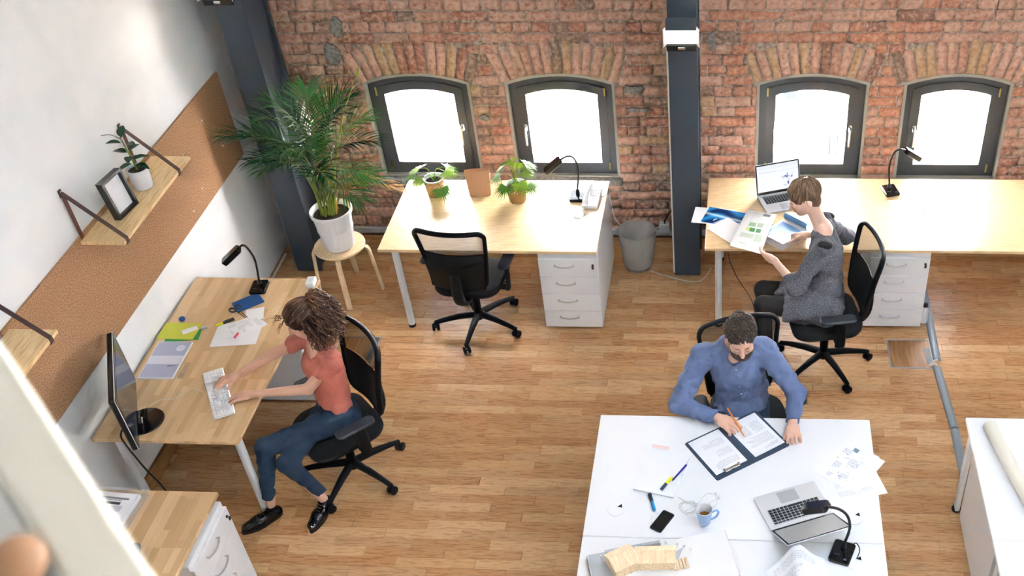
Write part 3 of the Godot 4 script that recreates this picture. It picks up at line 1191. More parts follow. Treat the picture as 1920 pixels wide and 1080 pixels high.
func build_furniture() -> void:
	var g := "wooden desks along the brick wall"
	desk("pale wooden desk with two small palms and a telephone", 1.225, 2.823, 0.315, 1.268, M.beech_x, [[1.34, 1.235], [1.34, 0.37]], M.leg_white, true, [], g)
	pedestal("tall white pedestal with four drawers under the telephone desk", Vector3(2.603, 0, 0.80), 0, 0.435, 0.92, 0.70, M.laminate, M.laminate)
	desk("pale wooden desk with an open laptop and colour prints", 3.597, 5.205, 0.26, 1.21, M.beech_x, [[3.695, 1.175], [3.695, 0.32]], M.leg_white, true, [], g)
	desk("pale wooden desk right of the laptop desk, cut by the frame", 5.208, 6.82, 0.26, 1.21, M.beech_x, [[6.72, 1.15], [6.72, 0.32]], M.leg_white, true, [], g)
	pedestal("white four-drawer pedestal behind the seated woman in grey", Vector3(4.995, 0, 0.95), 0, 0.43, 0.50, 0.70, M.laminate, M.laminate)
	var gw := "white tables in the foreground"
	desk("white table the man in blue works at", 3.03, 4.622, 2.925, 3.846, M.white_top, [[3.1, 3.0], [4.55, 3.0]], M.white_top, true, [[3.19, 3.66], [4.475, 3.68]], gw)
	desk("white table at the bottom edge holding the wooden model", 3.03, 4.622, 3.849, 4.77, M.white_top, [[3.1, 4.7], [4.55, 4.7]], M.white_top, true, [[4.46, 3.975]], gw)
	# right foreground
	desk("white table on the right with a long paper roll", 5.187, 6.8, 2.89, 3.805, M.white_top, [[5.225, 2.965], [6.72, 2.965]], M.white_top, true, [[5.475, 3.56]], gw)
	desk("white table in the bottom right corner", 5.187, 6.8, 3.808, 4.72, M.white_top, [[5.225, 3.90], [6.72, 4.65]], M.white_top, true, [[5.495, 3.93]], gw)
	pedestal("white cabinet with plain side under the paper roll table", Vector3(5.46, 0, 3.40), PI, 0.46, 0.74, 0.70, M.laminate, M.laminate)
	pedestal("white cabinet at the bottom right edge of the picture", Vector3(5.46, 0, 4.33), 0, 0.46, 0.74, 0.70, M.laminate, M.laminate)
	# along the left wall
	var gl := "wooden desks along the left wall"
	desk("wooden stave desk where the woman in coral types", 0.02, 0.912, 1.62, 3.215, M.stave_z, [[0.86, 3.13], [0.12, 3.13]], M.leg_white, true, [], gl)
	pedestal("grey-white pedestal under the far end of the typing desk", Vector3(0.62, 0, 1.90), PI / 2, 0.43, 0.52, 0.70, M.laminate, M.laminate)
	desk("wooden stave desk in the bottom left corner", 0.02, 0.942, 3.60, 5.2, M.stave_z, [[0.12, 3.7], [0.12, 5.1]], M.leg_white, true, [], gl)
	pedestal("white drawer pedestal under the bottom left desk", Vector3(0.70, 0, 3.865), PI / 2, 0.46, 0.56, 0.70, M.laminate, M.laminate)
	# chairs
	var ch := office_chair("empty black mesh office chair at the telephone desk")
	ch.position = Vector3(1.865, 0, 1.21)
	ch.rotation.y = -0.10
	copy_of(ch, "office_chair", "black mesh office chair under the woman in coral", Vector3(1.33, 0, 2.77), deg_to_rad(133.0))
	copy_of(ch, "office_chair", "black mesh office chair under the woman in grey", Vector3(4.46, 0, 1.60), deg_to_rad(100.0))
	copy_of(ch, "office_chair", "black mesh office chair under the man in blue", Vector3(3.92, 0, 2.68), deg_to_rad(197.0))
	# bentwood stool
	var st := thing("stool", "round birch stool carrying the potted palm", "stool", Vector3(0.74, 0, 0.80))
	var mb := MB.new()
	mb.lathe([Vector2(0, 0.43), Vector2(0.185, 0.43), Vector2(0.195, 0.434), Vector2(0.197, 0.442), Vector2(0.195, 0.449), Vector2(0.19, 0.4515), Vector2(0, 0.4515)], 36)
	obj(mb, "seat", M.birch, st)
	for a in [78.0, -6.0, 172.0, 262.0]:
		var d := Vector3(cos(deg_to_rad(a)), 0, sin(deg_to_rad(a)))
		mb = MB.new()
		var path := spline([d * 0.11 + Vector3(0, 0.421, 0), d * 0.185 + Vector3(0, 0.421, 0), d * 0.212 + Vector3(0, 0.40, 0), d * 0.222 + Vector3(0, 0.33, 0), d * 0.25 + Vector3(0, 0.0, 0)], 5)
		var sd := Vector3(-d.z, 0, d.x)
		for k in path.size() - 1:
			var t: Vector3 = (path[k + 1] - path[k]).normalized()
			mb.bar(path[k] - t * 0.002, path[k + 1] + t * 0.002, 0.04, 0.017, 0.002, t.cross(sd))
		obj(mb, "leg", M.birch, st)
	# cork board and shelves on the left wall
	mb = MB.new()
	mb.box(Vector3(0.008, 1.375, 2.85), Vector3(0.014, 0.69, 4.84), 0.001)
	tag(obj(mb, "cork_board", M.cork, self), "long brown cork strip along the white left wall", "pinboard")
	mat("pin_head", rgb8(222, 208, 176), 0.3, 0.4)
	var pins := [[1.21, 1.35, "highest right"], [1.12, 1.24, "second"], [0.95, 1.5, "third"], [0.9, 1.38, "fourth"], [1.3, 1.62, "fifth"], [1.53, 1.14, "sixth"]]
	var at_px := [[341, 220], [383, 274], [365, 340], [342, 369], [307, 264], [278, 420]]
	for k in 5:
		var q: Vector2 = PINS[k]
		mb = MB.new()
		mb.lathe([Vector2(0, 0), Vector2(0.004, 0), Vector2(0.004, 0.004), Vector2(0.007, 0.006), Vector2(0.007, 0.009), Vector2(0, 0.011)], 10, Vector3.ZERO, Basis(Vector3.BACK, -PI / 2))
		tag(obj(mb, "push_pin", M.pin_head, self, Transform3D(Basis(), Vector3(0.015, q.x, q.y))), ["pale push pin in the cork, nearest the top edge", "pale push pin in the cork, nearest the corner column", "pale push pin in the cork, lower of two above the far desk lamp", "lowest pale push pin in the cork strip", "pale push pin in the cork, closest to the upper shelf end"][k], "push pin", "push pins in the cork")
	shelf("pine wall shelf on leather straps with plant and picture frame", 1.59, 2.555, [1.77, 2.52])
	shelf("pine wall shelf on leather straps, cut by the left edge", 3.345, 4.3, [3.42, 4.2])


const PINS := [Vector2(1.555, 0.86), Vector2(1.26, 0.70), Vector2(1.18, 1.16), Vector2(1.12, 1.36), Vector2(1.50, 1.24)]


func shelf(label: String, z0: float, z1: float, straps: Array) -> void:
	var s := thing("wall_shelf", label, "shelf", Vector3(0, 1.70, (z0 + z1) / 2), 0, "pine shelves on leather straps")
	var mb := MB.new()
	mb.box(Vector3(0.147, -0.011, 0), Vector3(0.262, 0.022, z1 - z0), 0.002)
	obj(mb, "board", M.pine, s)
	for q in straps:
		var z: float = q - (z0 + z1) / 2
		mb = MB.new()
		var up := Vector3(0.012, 0.31, z)
		var rim := Vector3(0.282, 0.008, z)
		mb.bar(up, rim, 0.028, 0.004, 0.0, Vector3.UP.cross(rim - up).cross(rim - up) * -1.0)
		mb.bar(rim, Vector3(0.283, -0.026, z), 0.028, 0.004, 0.0, Vector3.RIGHT)
		mb.bar(Vector3(0.283, -0.026, z), Vector3(0.014, -0.026, z), 0.028, 0.004)
		mb.bar(Vector3(0.006, 0.33, z), Vector3(0.006, 0.285, z), 0.028, 0.005, 0.0, Vector3.RIGHT)
		var so := obj(mb, "strap", M.leather_strap, s)
		mb = MB.new()
		mb.bar(Vector3(0.016, 0.30, z), Vector3(0.016, -0.024, z), 0.028, 0.004, 0.0, Vector3.RIGHT)
		obj(mb, "strap_back", M.leather_inner, so)
		mb = MB.new()
		mb.lathe([Vector2(0.006, 0), Vector2(0.005, 0.004), Vector2(0, 0.005)], 10, Vector3(0.0105, 0.315, z), Basis(Vector3.BACK, -PI / 2))
		obj(mb, "screw", M.chrome, so)


# ------------------------------------------------------------------ plants

func leaf_mat(key: String, c: Color, back: Color, rough := 0.35) -> StandardMaterial3D:
	var m := mat(key, c, rough)
	m.backlight_enabled = true
	m.backlight = back
	m.cull_mode = BaseMaterial3D.CULL_DISABLED
	return m


# one long leaf blade: a strip of n pieces folded along its middle
func blade(mb: MB, a: Vector3, d: Vector3, side: Vector3, l: float, w: float, droop: float, n := 3) -> void:
	var prev := []
	var p := a
	var dir := d.normalized()
	for i in n + 1:
		var t := float(i) / n
		var ww := w * (0.35 + 1.3 * t if t < 0.5 else 1.0 if t < 0.51 else (1.0 - t) * 2.0) * 0.5
		if i == 0:
			ww = w * 0.2
		var up := side.cross(dir).normalized()
		var cur := [mb.add(p - side * ww + up * ww * 0.35), mb.add(p), mb.add(p + side * ww + up * ww * 0.35)]
		if prev.size():
			mb.tri(prev[0], prev[1], cur[1])
			mb.tri(prev[0], cur[1], cur[0])
			mb.tri(prev[1], prev[2], cur[2])
			mb.tri(prev[1], cur[2], cur[1])
		prev = cur
		p += dir * (l / n)
		dir = (dir + Vector3.DOWN * droop / n).normalized()


func palm_frond(plant: Node3D, base: Vector3, az: float, reach: float, height: float, tip_drop: float, r: RandomNumberGenerator, m: Material, stem_m: Material, leaf := 0.26) -> void:
	var out := Vector3(cos(az), 0, sin(az))
	var path := []
	var n := 18
	for i in n + 1:
		var t := float(i) / n
		path.append(base + out * reach * (0.18 * t + 0.82 * pow(t, 2.2)) + Vector3(0, height * (1.55 * t - 0.55 * t * t) - tip_drop * pow(t, 3.5), 0))
	var mb := MB.new()
	var rad := []
	for i in n + 1:
		rad.append(lerpf(0.0075, 0.002, float(i) / n))
	mb.tube(path, rad, 5)
	var st := obj(mb, "stem", stem_m, plant)
	mb = MB.new()
	var first := 0.42
	var pairs := 22
	for k in pairs:
		var t := first + (1.0 - first) * (k + 0.5) / pairs
		var f := t * n
		var i := mini(int(f), n - 1)
		var p: Vector3 = (path[i] as Vector3).lerp(path[i + 1], f - i)
		var d: Vector3 = (path[i + 1] - path[i]).normalized()
		var sd := d.cross(Vector3.UP)
		sd = sd.normalized() if sd.length() > 0.05 else Vector3(-out.z, 0, out.x)
		var up := sd.cross(d).normalized()
		var q := (t - first) / (1.0 - first)
		var l := leaf * (0.55 + 0.75 * sin(PI * clampf(q * 0.85 + 0.12, 0, 1))) * r.randf_range(0.85, 1.1)
		for sg: float in [-1.0, 1.0]:
			var dd := (sd * sg * (0.95 - 0.5 * q) + d * (0.55 + 0.5 * q) + up * r.randf_range(0.15, 0.4)).normalized()
			blade(mb, p, dd, (dd.cross(up)).normalized(), l, 0.0125, r.randf_range(0.5, 1.1), 4)
	obj(mb, "frond", m, plant)


func build_plants() -> void:
	var r := RandomNumberGenerator.new()
	r.seed = 31
	leaf_mat("palm_green", rgb8(44, 100, 42), Color(0.12, 0.26, 0.06), 0.28)
	leaf_mat("palm_dark", rgb8(30, 78, 48), Color(0.06, 0.17, 0.06), 0.26)
	leaf_mat("palm_yellow", rgb8(150, 158, 44), Color(0.25, 0.25, 0.05), 0.4)
	leaf_mat("leaf_dry", rgb8(196, 144, 62), Color(0.2, 0.12, 0.04), 0.6)
	mat("palm_stem", rgb8(124, 138, 44), 0.45)
	# white slatted pot and areca palm on the stool
	var pc := Vector3(0.75, 0.4525, 0.81)
	var palm := thing("potted_palm", "large bushy palm in a white slatted pot on the stool", "plant", pc)
	var mb := MB.new()
	var seg := 60
	var prof := [[0.0, 0.0, 0], [0.108, 0.0, 0], [0.114, 0.006, 1], [0.132, 0.16, 1], [0.137, 0.165, 0], [0.137, 0.178, 0], [0.134, 0.183, 1], [0.147, 0.295, 1], [0.157, 0.30, 0], [0.160, 0.325, 0], [0.154, 0.332, 0], [0.145, 0.328, 0], [0.14, 0.29, 0], [0.0, 0.288, 0]]
	for q in prof:
		for k in seg:
			var a := TAU * k / seg
			var rr: float = q[0] - (0.0035 if q[2] == 1 and k % 3 == 0 else 0.0)
			mb.add(Vector3(cos(a) * rr, q[1], sin(a) * rr))
	for i in prof.size() - 1:
		for k in seg:
			var a := i * seg + k
			var b := i * seg + (k + 1) % seg
			mb.tri(a, a + seg, b)
			mb.tri(b, a + seg, b + seg)
	obj(mb, "pot", M.ceramic, palm)
	mb = MB.new()
	mb.lathe([Vector2(0.1395, 0.289), Vector2(0.1, 0.298), Vector2(0.05, 0.302), Vector2(0, 0.304)], 24)
	obj(mb, "soil", M.soil, palm)
	var fr := [
		# azimuth, reach, height, drop
		[2.55, 0.50, 1.00, 0.10], [2.95, 0.44, 0.84, 0.10], [2.1, 0.42, 0.80, 0.14], [2.8, 0.50, 0.66, 0.10], [1.75, 0.36, 0.92, 0.12], [2.35, 0.36, 1.08, 0.08],
		[0.0, 0.52, 0.80, 0.12], [0.4, 0.50, 0.68, 0.14], [-0.35, 0.42, 0.90, 0.10], [0.9, 0.38, 0.72, 0.14],
		[-1.0, 0.28, 0.98, 0.05], [-1.7, 0.20, 1.04, 0.04], [0.2, 0.34, 1.02, 0.08], [3.05, 0.26, 1.06, 0.06], [1.1, 0.32, 0.92, 0.12], [-0.6, 0.34, 1.04, 0.08],
		[0.6, 0.46, 0.48, 0.14], [0.1, 0.50, 0.50, 0.12]]
	for k in fr.size():
		var f: Array = fr[k]
		var b := Vector3(r.randf_range(-0.06, 0.06), 0.295, r.randf_range(-0.06, 0.06))
		palm_frond(palm, b, f[0], f[1], f[2] * 0.93, f[3], r, M.palm_green if k % 3 else M.palm_dark, M.palm_stem, 0.22)
	# dry leaf and the unopened spear
	palm_frond(palm, Vector3(0.05, 0.295, 0.02), 0.05, 0.56, 0.44, 0.20, r, M.leaf_dry, M.leaf_dry, 0.12)
	mb = MB.new()
	mb.tube([Vector3(0.03, 0.29, 0.0), Vector3(0.12, 0.695, 0.0), Vector3(0.30, 1.155, 0.02), Vector3(0.45, 1.425, 0.03)], [0.007, 0.006, 0.004, 0.003], 6)
	mb.tube([Vector3(0.445, 1.415, 0.03), Vector3(0.48, 1.47, 0.035), Vector3(0.505, 1.52, 0.04)], [0.004, 0.011, 0.002], 6)
	obj(mb, "spear", M.palm_yellow, palm)

	# two fan palms in wicker baskets on the telephone desk
	fan_palm("drooping fan palm in a woven basket, left of the paper bag", Vector3(1.495, 0.741, 0.525), true, r)
	fan_palm("upright fan palm in a woven basket, right of the paper bag", Vector3(2.145, 0.741, 0.60), false, r)

	# rubber plant on the shelf
	var rp := Vector3(0.135, 1.7005, 1.955)
	var ru := thing("rubber_plant", "small glossy-leaved plant in a white pot on the shelf", "plant", rp)
	mb = MB.new()
	mb.lathe([Vector2(0, 0), Vector2(0.055, 0), Vector2(0.059, 0.004), Vector2(0.064, 0.13), Vector2(0.062, 0.132), Vector2(0.058, 0.131), Vector2(0.057, 0.115), Vector2(0, 0.115)], 28)
	obj(mb, "pot", M.ceramic, ru)
	mb = MB.new()
	mb.lathe([Vector2(0.0565, 0.116), Vector2(0.03, 0.121), Vector2(0, 0.122)], 16)
	obj(mb, "soil", M.soil, ru)
	leaf_mat("rubber_leaf", rgb8(24, 70, 44), Color(0.03, 0.08, 0.03), 0.2)
	mb = MB.new()
	mb.tube([Vector3(0, 0.118, 0), Vector3(-0.01, 0.218, 0.0), Vector3(-0.02, 0.348, 0.01)], [0.006, 0.005, 0.003], 6)
	obj(mb, "stem", M.palm_stem, ru)
	for q in [[0.04, 0.3, 0.12, 0.1], [0.05, 2.4, 0.12, 0.0], [0.06, 4.3, 0.11, 0.1], [0.10, 1.2, 0.12, 0.3], [0.12, 3.3, 0.12, 0.25], [0.13, 5.2, 0.10, 0.3], [0.17, 0.2, 0.10, 0.5], [0.19, 2.6, 0.11, 0.5], [0.22, 4.6, 0.12, 0.8], [0.225, 1.0, 0.11, 0.7], [0.07, 5.6, 0.11, 0.15]]:
		var d := Vector3(cos(q[1]), q[3], sin(q[1])).normalized()
		oval_leaf(ru, Vector3(-0.02 * q[0] / 0.23, q[0] + 0.118, 0.01 * q[0] / 0.23), d, q[2] * 0.82, 0.052, M.rubber_leaf)
	mb = MB.new()
	mb.tube(spline([Vector3(-0.02, 0.338, 0.01), Vector3(-0.06, 0.378, 0.03), Vector3(-0.10, 0.388, 0.06)], 4), 0.002, 4)
	obj(mb, "twig", M.palm_dark, ru)


func oval_leaf(plant: Node3D, a: Vector3, d: Vector3, l: float, w: float, m: Material) -> void:
	var mb := MB.new()
	var sd := d.cross(Vector3.UP).normalized()
	var up := sd.cross(d).normalized()
	var n := 7
	var prev := []
	for i in n + 1:
		var t := float(i) / n
		var ww := w * 0.5 * pow(sin(PI * pow(t, 0.8)), 0.8) if i > 0 and i < n else 0.002
		var p := a + d * l * t + Vector3.DOWN * 0.25 * l * t * t + d * 0.012
		var cur := [mb.add(p - sd * ww + up * ww * 0.3), mb.add(p), mb.add(p + sd * ww + up * ww * 0.3)]
		if prev.size():
			for k in 2:
				mb.tri(prev[k], prev[k + 1], cur[k + 1])
				mb.tri(prev[k], cur[k + 1], cur[k])
		prev = cur
	obj(mb, "leaf", m, plant)


func fan_palm(label: String, at: Vector3, droop: bool, r: RandomNumberGenerator) -> void:
	var pl := thing("fan_palm", label, "plant", at, 0, "small fan palms on the telephone desk")
	var mb := MB.new()
	# woven rows: wavy rings
	var rows := 13
	var seg := 48
	for j in rows + 1:
		var y := 0.135 * j / rows
		for k in seg:
			var a := TAU * k / seg
			var rr := lerpf(0.062, 0.08, y / 0.135) + 0.003 * cos(k * TAU / 4.0 + (PI if j % 2 else 0.0))
			mb.add(Vector3(cos(a) * rr, y, sin(a) * rr))
	for j in rows:
		for k in seg:
			var a := j * seg + k
			var b := j * seg + (k + 1) % seg
			mb.tri(a, a + seg, b)
			mb.tri(b, a + seg, b + seg)
	mb.lathe([Vector2(0.08, 0.135), Vector2(0.083, 0.139), Vector2(0.08, 0.143), Vector2(0.074, 0.139), Vector2(0.07, 0.112)], 40)
	obj(mb, "basket", M.basket, pl)
	mb = MB.new()
	mb.lathe([Vector2(0.075, 0.10), Vector2(0.077, 0.147), Vector2(0.072, 0.147), Vector2(0.070, 0.105)], 30)
	obj(mb, "inner_pot", M.ceramic, pl)
	mb = MB.new()
	mb.lathe([Vector2(0.0715, 0.114), Vector2(0.03, 0.12), Vector2(0, 0.121)], 18)
	obj(mb, "soil", M.soil, pl)
	leaf_mat("fan_green", rgb8(70, 120, 34), Color(0.16, 0.26, 0.03), 0.6)
	leaf_mat("fan_lime", rgb8(120, 156, 44), Color(0.26, 0.32, 0.04), 0.6)
	var leaves := []
	if droop:
		leaves = [[3.1, 0.13, 0.06, 0], [3.6, 0.12, 0.08, 1], [0.2, 0.11, 0.10, 1], [0.9, 0.12, -0.01, 0], [2.5, 0.10, 0.05, 1], [-0.5, 0.11, 0.09, 0]]
	else:
		leaves = [[4.9, 0.03, 0.19, 1], [3.4, 0.07, 0.17, 0], [0.2, 0.08, 0.15, 1], [1.0, 0.09, 0.08, 1], [2.2, 0.10, 0.05, 0], [3.0, 0.11, 0.10, 0], [5.8, 0.09, 0.18, 0], [0.5, 0.12, 0.05, 0], [4.0, 0.05, 0.21, 1]]
	for q in leaves:
		var out := Vector3(cos(q[0]), 0, sin(q[0]))
		var tip: Vector3 = out * q[1] + Vector3(0, q[2] + 0.117, 0)
		mb = MB.new()
		var path := spline([Vector3(0, 0.117, 0), out * q[1] * 0.35 + Vector3(0, maxf(q[2], 0.03) * 0.9 + 0.137, 0), tip], 5)
		mb.tube(path, 0.003, 5)
		var d: Vector3 = (path[-1] - path[-3]).normalized()
		var sd := d.cross(Vector3.UP)
		sd = sd.normalized() if sd.length() > 0.1 else Vector3(-out.z, 0, out.x)
		for k in 19:
			var a := (k - 9) / 9.0 * 1.75
			var dd := d * cos(a) + sd * sin(a)
			blade(mb, tip, dd, (-d * sin(a) + sd * cos(a)).normalized(), r.randf_range(0.11, 0.14) * (1.0 - 0.25 * absf(a) / 1.75), 0.0115, r.randf_range(0.2, 0.6), 4)
		obj(mb, "leaf", M.fan_lime if q[3] else M.fan_green, pl)


# ------------------------------------------------------------------ small things

# a flat piece lying at height y, centre (x, z), w along local x, d along local z
func card(called: String, label: String, category: String, x: float, z: float, w: float, d: float, turn: float, y: float, t: float, m: Material, group := "", radius := 0.0) -> MeshInstance3D:
	var mb := MB.new()
	var poly := rrect(w, d, radius, 4) if radius > 0 else [Vector2(-w / 2, -d / 2), Vector2(w / 2, -d / 2), Vector2(w / 2, d / 2), Vector2(-w / 2, d / 2)]
	mb.slab(poly, 0, t, 0.0006 if t > 0.003 else 0.0)
	var o := obj(mb, called, m, self, Transform3D(Basis(Vector3.UP, turn), Vector3(x, y, z)))
	tag(o, label, category, group)
	return o


func lines_img(w: int, h: int, paper: Color, ink: Color, blocks: Array, seed_: int) -> Image:
	var im := Image.create(w, h, false, Image.FORMAT_RGB8)
	im.fill(paper)
	var r := RandomNumberGenerator.new()
	r.seed = seed_
	for b in blocks:
		# x, y, width, rows, pitch
		for k in int(b[3]):
			var x: int = b[0]
			var stop: int = b[0] + int(b[2] * (r.randf_range(0.55, 1.0) if k == b[3] - 1 or r.randf() < 0.2 else r.randf_range(0.92, 1.0)))
			while x < stop:
				var l := r.randi_range(4, 14)
				im.fill_rect(Rect2i(x, int(b[1] + k * b[4]), mini(l, stop - x), maxi(2, int(b[4] * 0.34))), paper.lerp(ink, r.randf_range(0.5, 1.0)))
				x += l + r.randi_range(2, 4)
	return im


func desk_lamp(label: String, at: Vector3, turn: float, head_dir: float, reach := 0.12, top := 0.30) -> void:
	var l := thing("desk_lamp", label, "lamp", at, turn, "black gooseneck desk lamps")
	l.scale = Vector3.ONE * 0.98
	var mb := MB.new()
	mb.slab(rrect(0.115, 0.15, 0.015, 4), 0.0, 0.026, 0.006)
	obj(mb, "base", M.black_gloss, l)
	mb = MB.new()
	mb.slab(rrect(0.03, 0.008, 0.002, 2), 0.0255, 0.0268, 0.0, Transform3D(Basis(), Vector3(-0.02, 0, 0.03)))
	mb.slab(rrect(0.018, 0.012, 0.004, 2), 0.0255, 0.0268, 0.0, Transform3D(Basis(), Vector3(0.03, 0, 0.05)))
	obj(mb, "switch", M.chair_pad, l)
	mb = MB.new()
	mb.lathe([Vector2(0.016, 0.024), Vector2(0.014, 0.05), Vector2(0.008, 0.06), Vector2(0, 0.06)], 12, Vector3(0.0, 0, -0.03))
	obj(mb, "joint", M.black_plastic, l)
	var d := Vector3(cos(head_dir), 0, sin(head_dir))
	var b := Vector3(0.0, 0.05, -0.03)
	var path := spline([b, b + Vector3(0, top * 0.55, 0) - d * 0.02, b + Vector3(0, top * 0.9, 0), b + d * reach * 0.4 + Vector3(0, top, 0), b + d * reach + Vector3(0, top * 0.9, 0)], 6)
	mb = MB.new()
	mb.tube(path, 0.0078, 8)
	obj(mb, "gooseneck", M.black_plastic, l)
	var e: Vector3 = path[-1]
	var hd := (d + Vector3(0, -0.75, 0)).normalized()
	var sd := d.cross(Vector3.UP).normalized()
	var up := sd.cross(hd).normalized()
	mb = MB.new()
	mb.slab(rrect(0.072, 0.165, 0.018, 4), -0.02, 0.02, 0.006, Transform3D(Basis(sd, up, sd.cross(up)), e + hd * 0.06))
	obj(mb, "lamp_head", M.black_gloss, l)
	mb = MB.new()
	mb.slab(rrect(0.056, 0.12, 0.012, 4), -0.0225, -0.0195, 0.0, Transform3D(Basis(sd, up, sd.cross(up)), e + hd * 0.065))
	obj(mb, "diffuser", M.ceramic, l)


func laptop(label: String, at: Vector3, turn: float, tilt: float, screen: Material, w := 0.355, d := 0.245) -> void:
	# local +z towards the user, hinge at -z
	var l := thing("laptop", label, "laptop", at, turn)
	var mb := MB.new()
	mb.slab(rrect(w, d, 0.014, 4), 0.0015, 0.013, 0.002)
	var b := obj(mb, "base", M.silver, l)
	mb = MB.new()
	mb.slab(rrect(w * 0.82, d * 0.44, 0.003, 2), 0.0129, 0.0133, 0.0, Transform3D(Basis(), Vector3(0, 0, -d * 0.17)))
	obj(mb, "keyboard_well", M.leg_grey, b)
	mb = MB.new()
	var kw := w * 0.80 / 13.0
	var kd := d * 0.42 / 6.0
	for j in 6:
		for i in 13:
			if j == 5 and i > 3 and i < 8:
				continue
			mb.box(Vector3(-w * 0.40 + kw * (i + 0.5), 0.0142, -d * 0.38 + kd * (j + 0.5)), Vector3(kw * 0.82, 0.0022, kd * (0.8 if j > 0 else 0.5)), 0.0004)
	mb.box(Vector3(-w * 0.40 + kw * 6.0, 0.0142, -d * 0.38 + kd * 5.5), Vector3(kw * 3.85, 0.0022, kd * 0.8), 0.0004)
	obj(mb, "keys", M.key_black, b).set_meta("kind", "stuff")
	mb = MB.new()
	mb.slab(rrect(w * 0.3, d * 0.32, 0.004, 2), 0.0128, 0.0134, 0.0, Transform3D(Basis(), Vector3(0, 0, d * 0.28)))
	obj(mb, "trackpad", M.leg_grey, b)
	var hinge := Transform3D(Basis(Vector3.RIGHT, -tilt), Vector3(0, 0.012, -d / 2 + 0.006))
	# the lid stands in its local x, y plane, screen towards +z
	mb = MB.new()
	mb.slab(rrect(w, d * 0.97, 0.012, 4), -0.005, 0.0, 0.0012, hinge * Transform3D(Basis(Vector3.RIGHT, PI / 2), Vector3(0, d * 0.485 + 0.002, 0)))
	var lid := obj(mb, "lid", M.silver, l)
	mb = MB.new()
	mb.slab(rrect(w * 0.985, d * 0.95, 0.01, 4), 0.0001, 0.0006, 0.0, hinge * Transform3D(Basis(Vector3.RIGHT, PI / 2), Vector3(0, d * 0.485 + 0.002, 0)))
	obj(mb, "bezel", M.black_gloss, lid)
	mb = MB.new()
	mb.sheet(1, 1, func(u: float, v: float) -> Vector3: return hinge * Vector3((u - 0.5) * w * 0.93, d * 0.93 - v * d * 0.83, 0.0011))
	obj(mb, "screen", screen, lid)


func pen(called: String, label: String, a: Vector3, b: Vector3, r: float, body: Material, cap: Material, cap_share := 0.4, category := "pen") -> Node3D:
	var n := thing(called, label, category, a)
	var d := b - a
	var mb := MB.new()
	mb.tube([d * cap_share, d * 0.93, d], [r, r, r * 0.4], 8)
	obj(mb, "barrel", body, n)
	mb = MB.new()
	mb.tube([Vector3.ZERO, d * cap_share], r * 1.12, 8)
	mb.bar(d * 0.03 + Vector3(0, r * 1.3, 0), d * (cap_share * 0.85) + Vector3(0, r * 1.3, 0), r * 0.8, r * 0.35)
	obj(mb, "cap", cap, n)
	return n


func cable(label: String, pts: Array, r: float, m: Material, called := "cable") -> void:
	var mb := MB.new()
	mb.tube(spline(pts, 6), r, 6)
	tag(obj(mb, called, m, self), label, "cable")


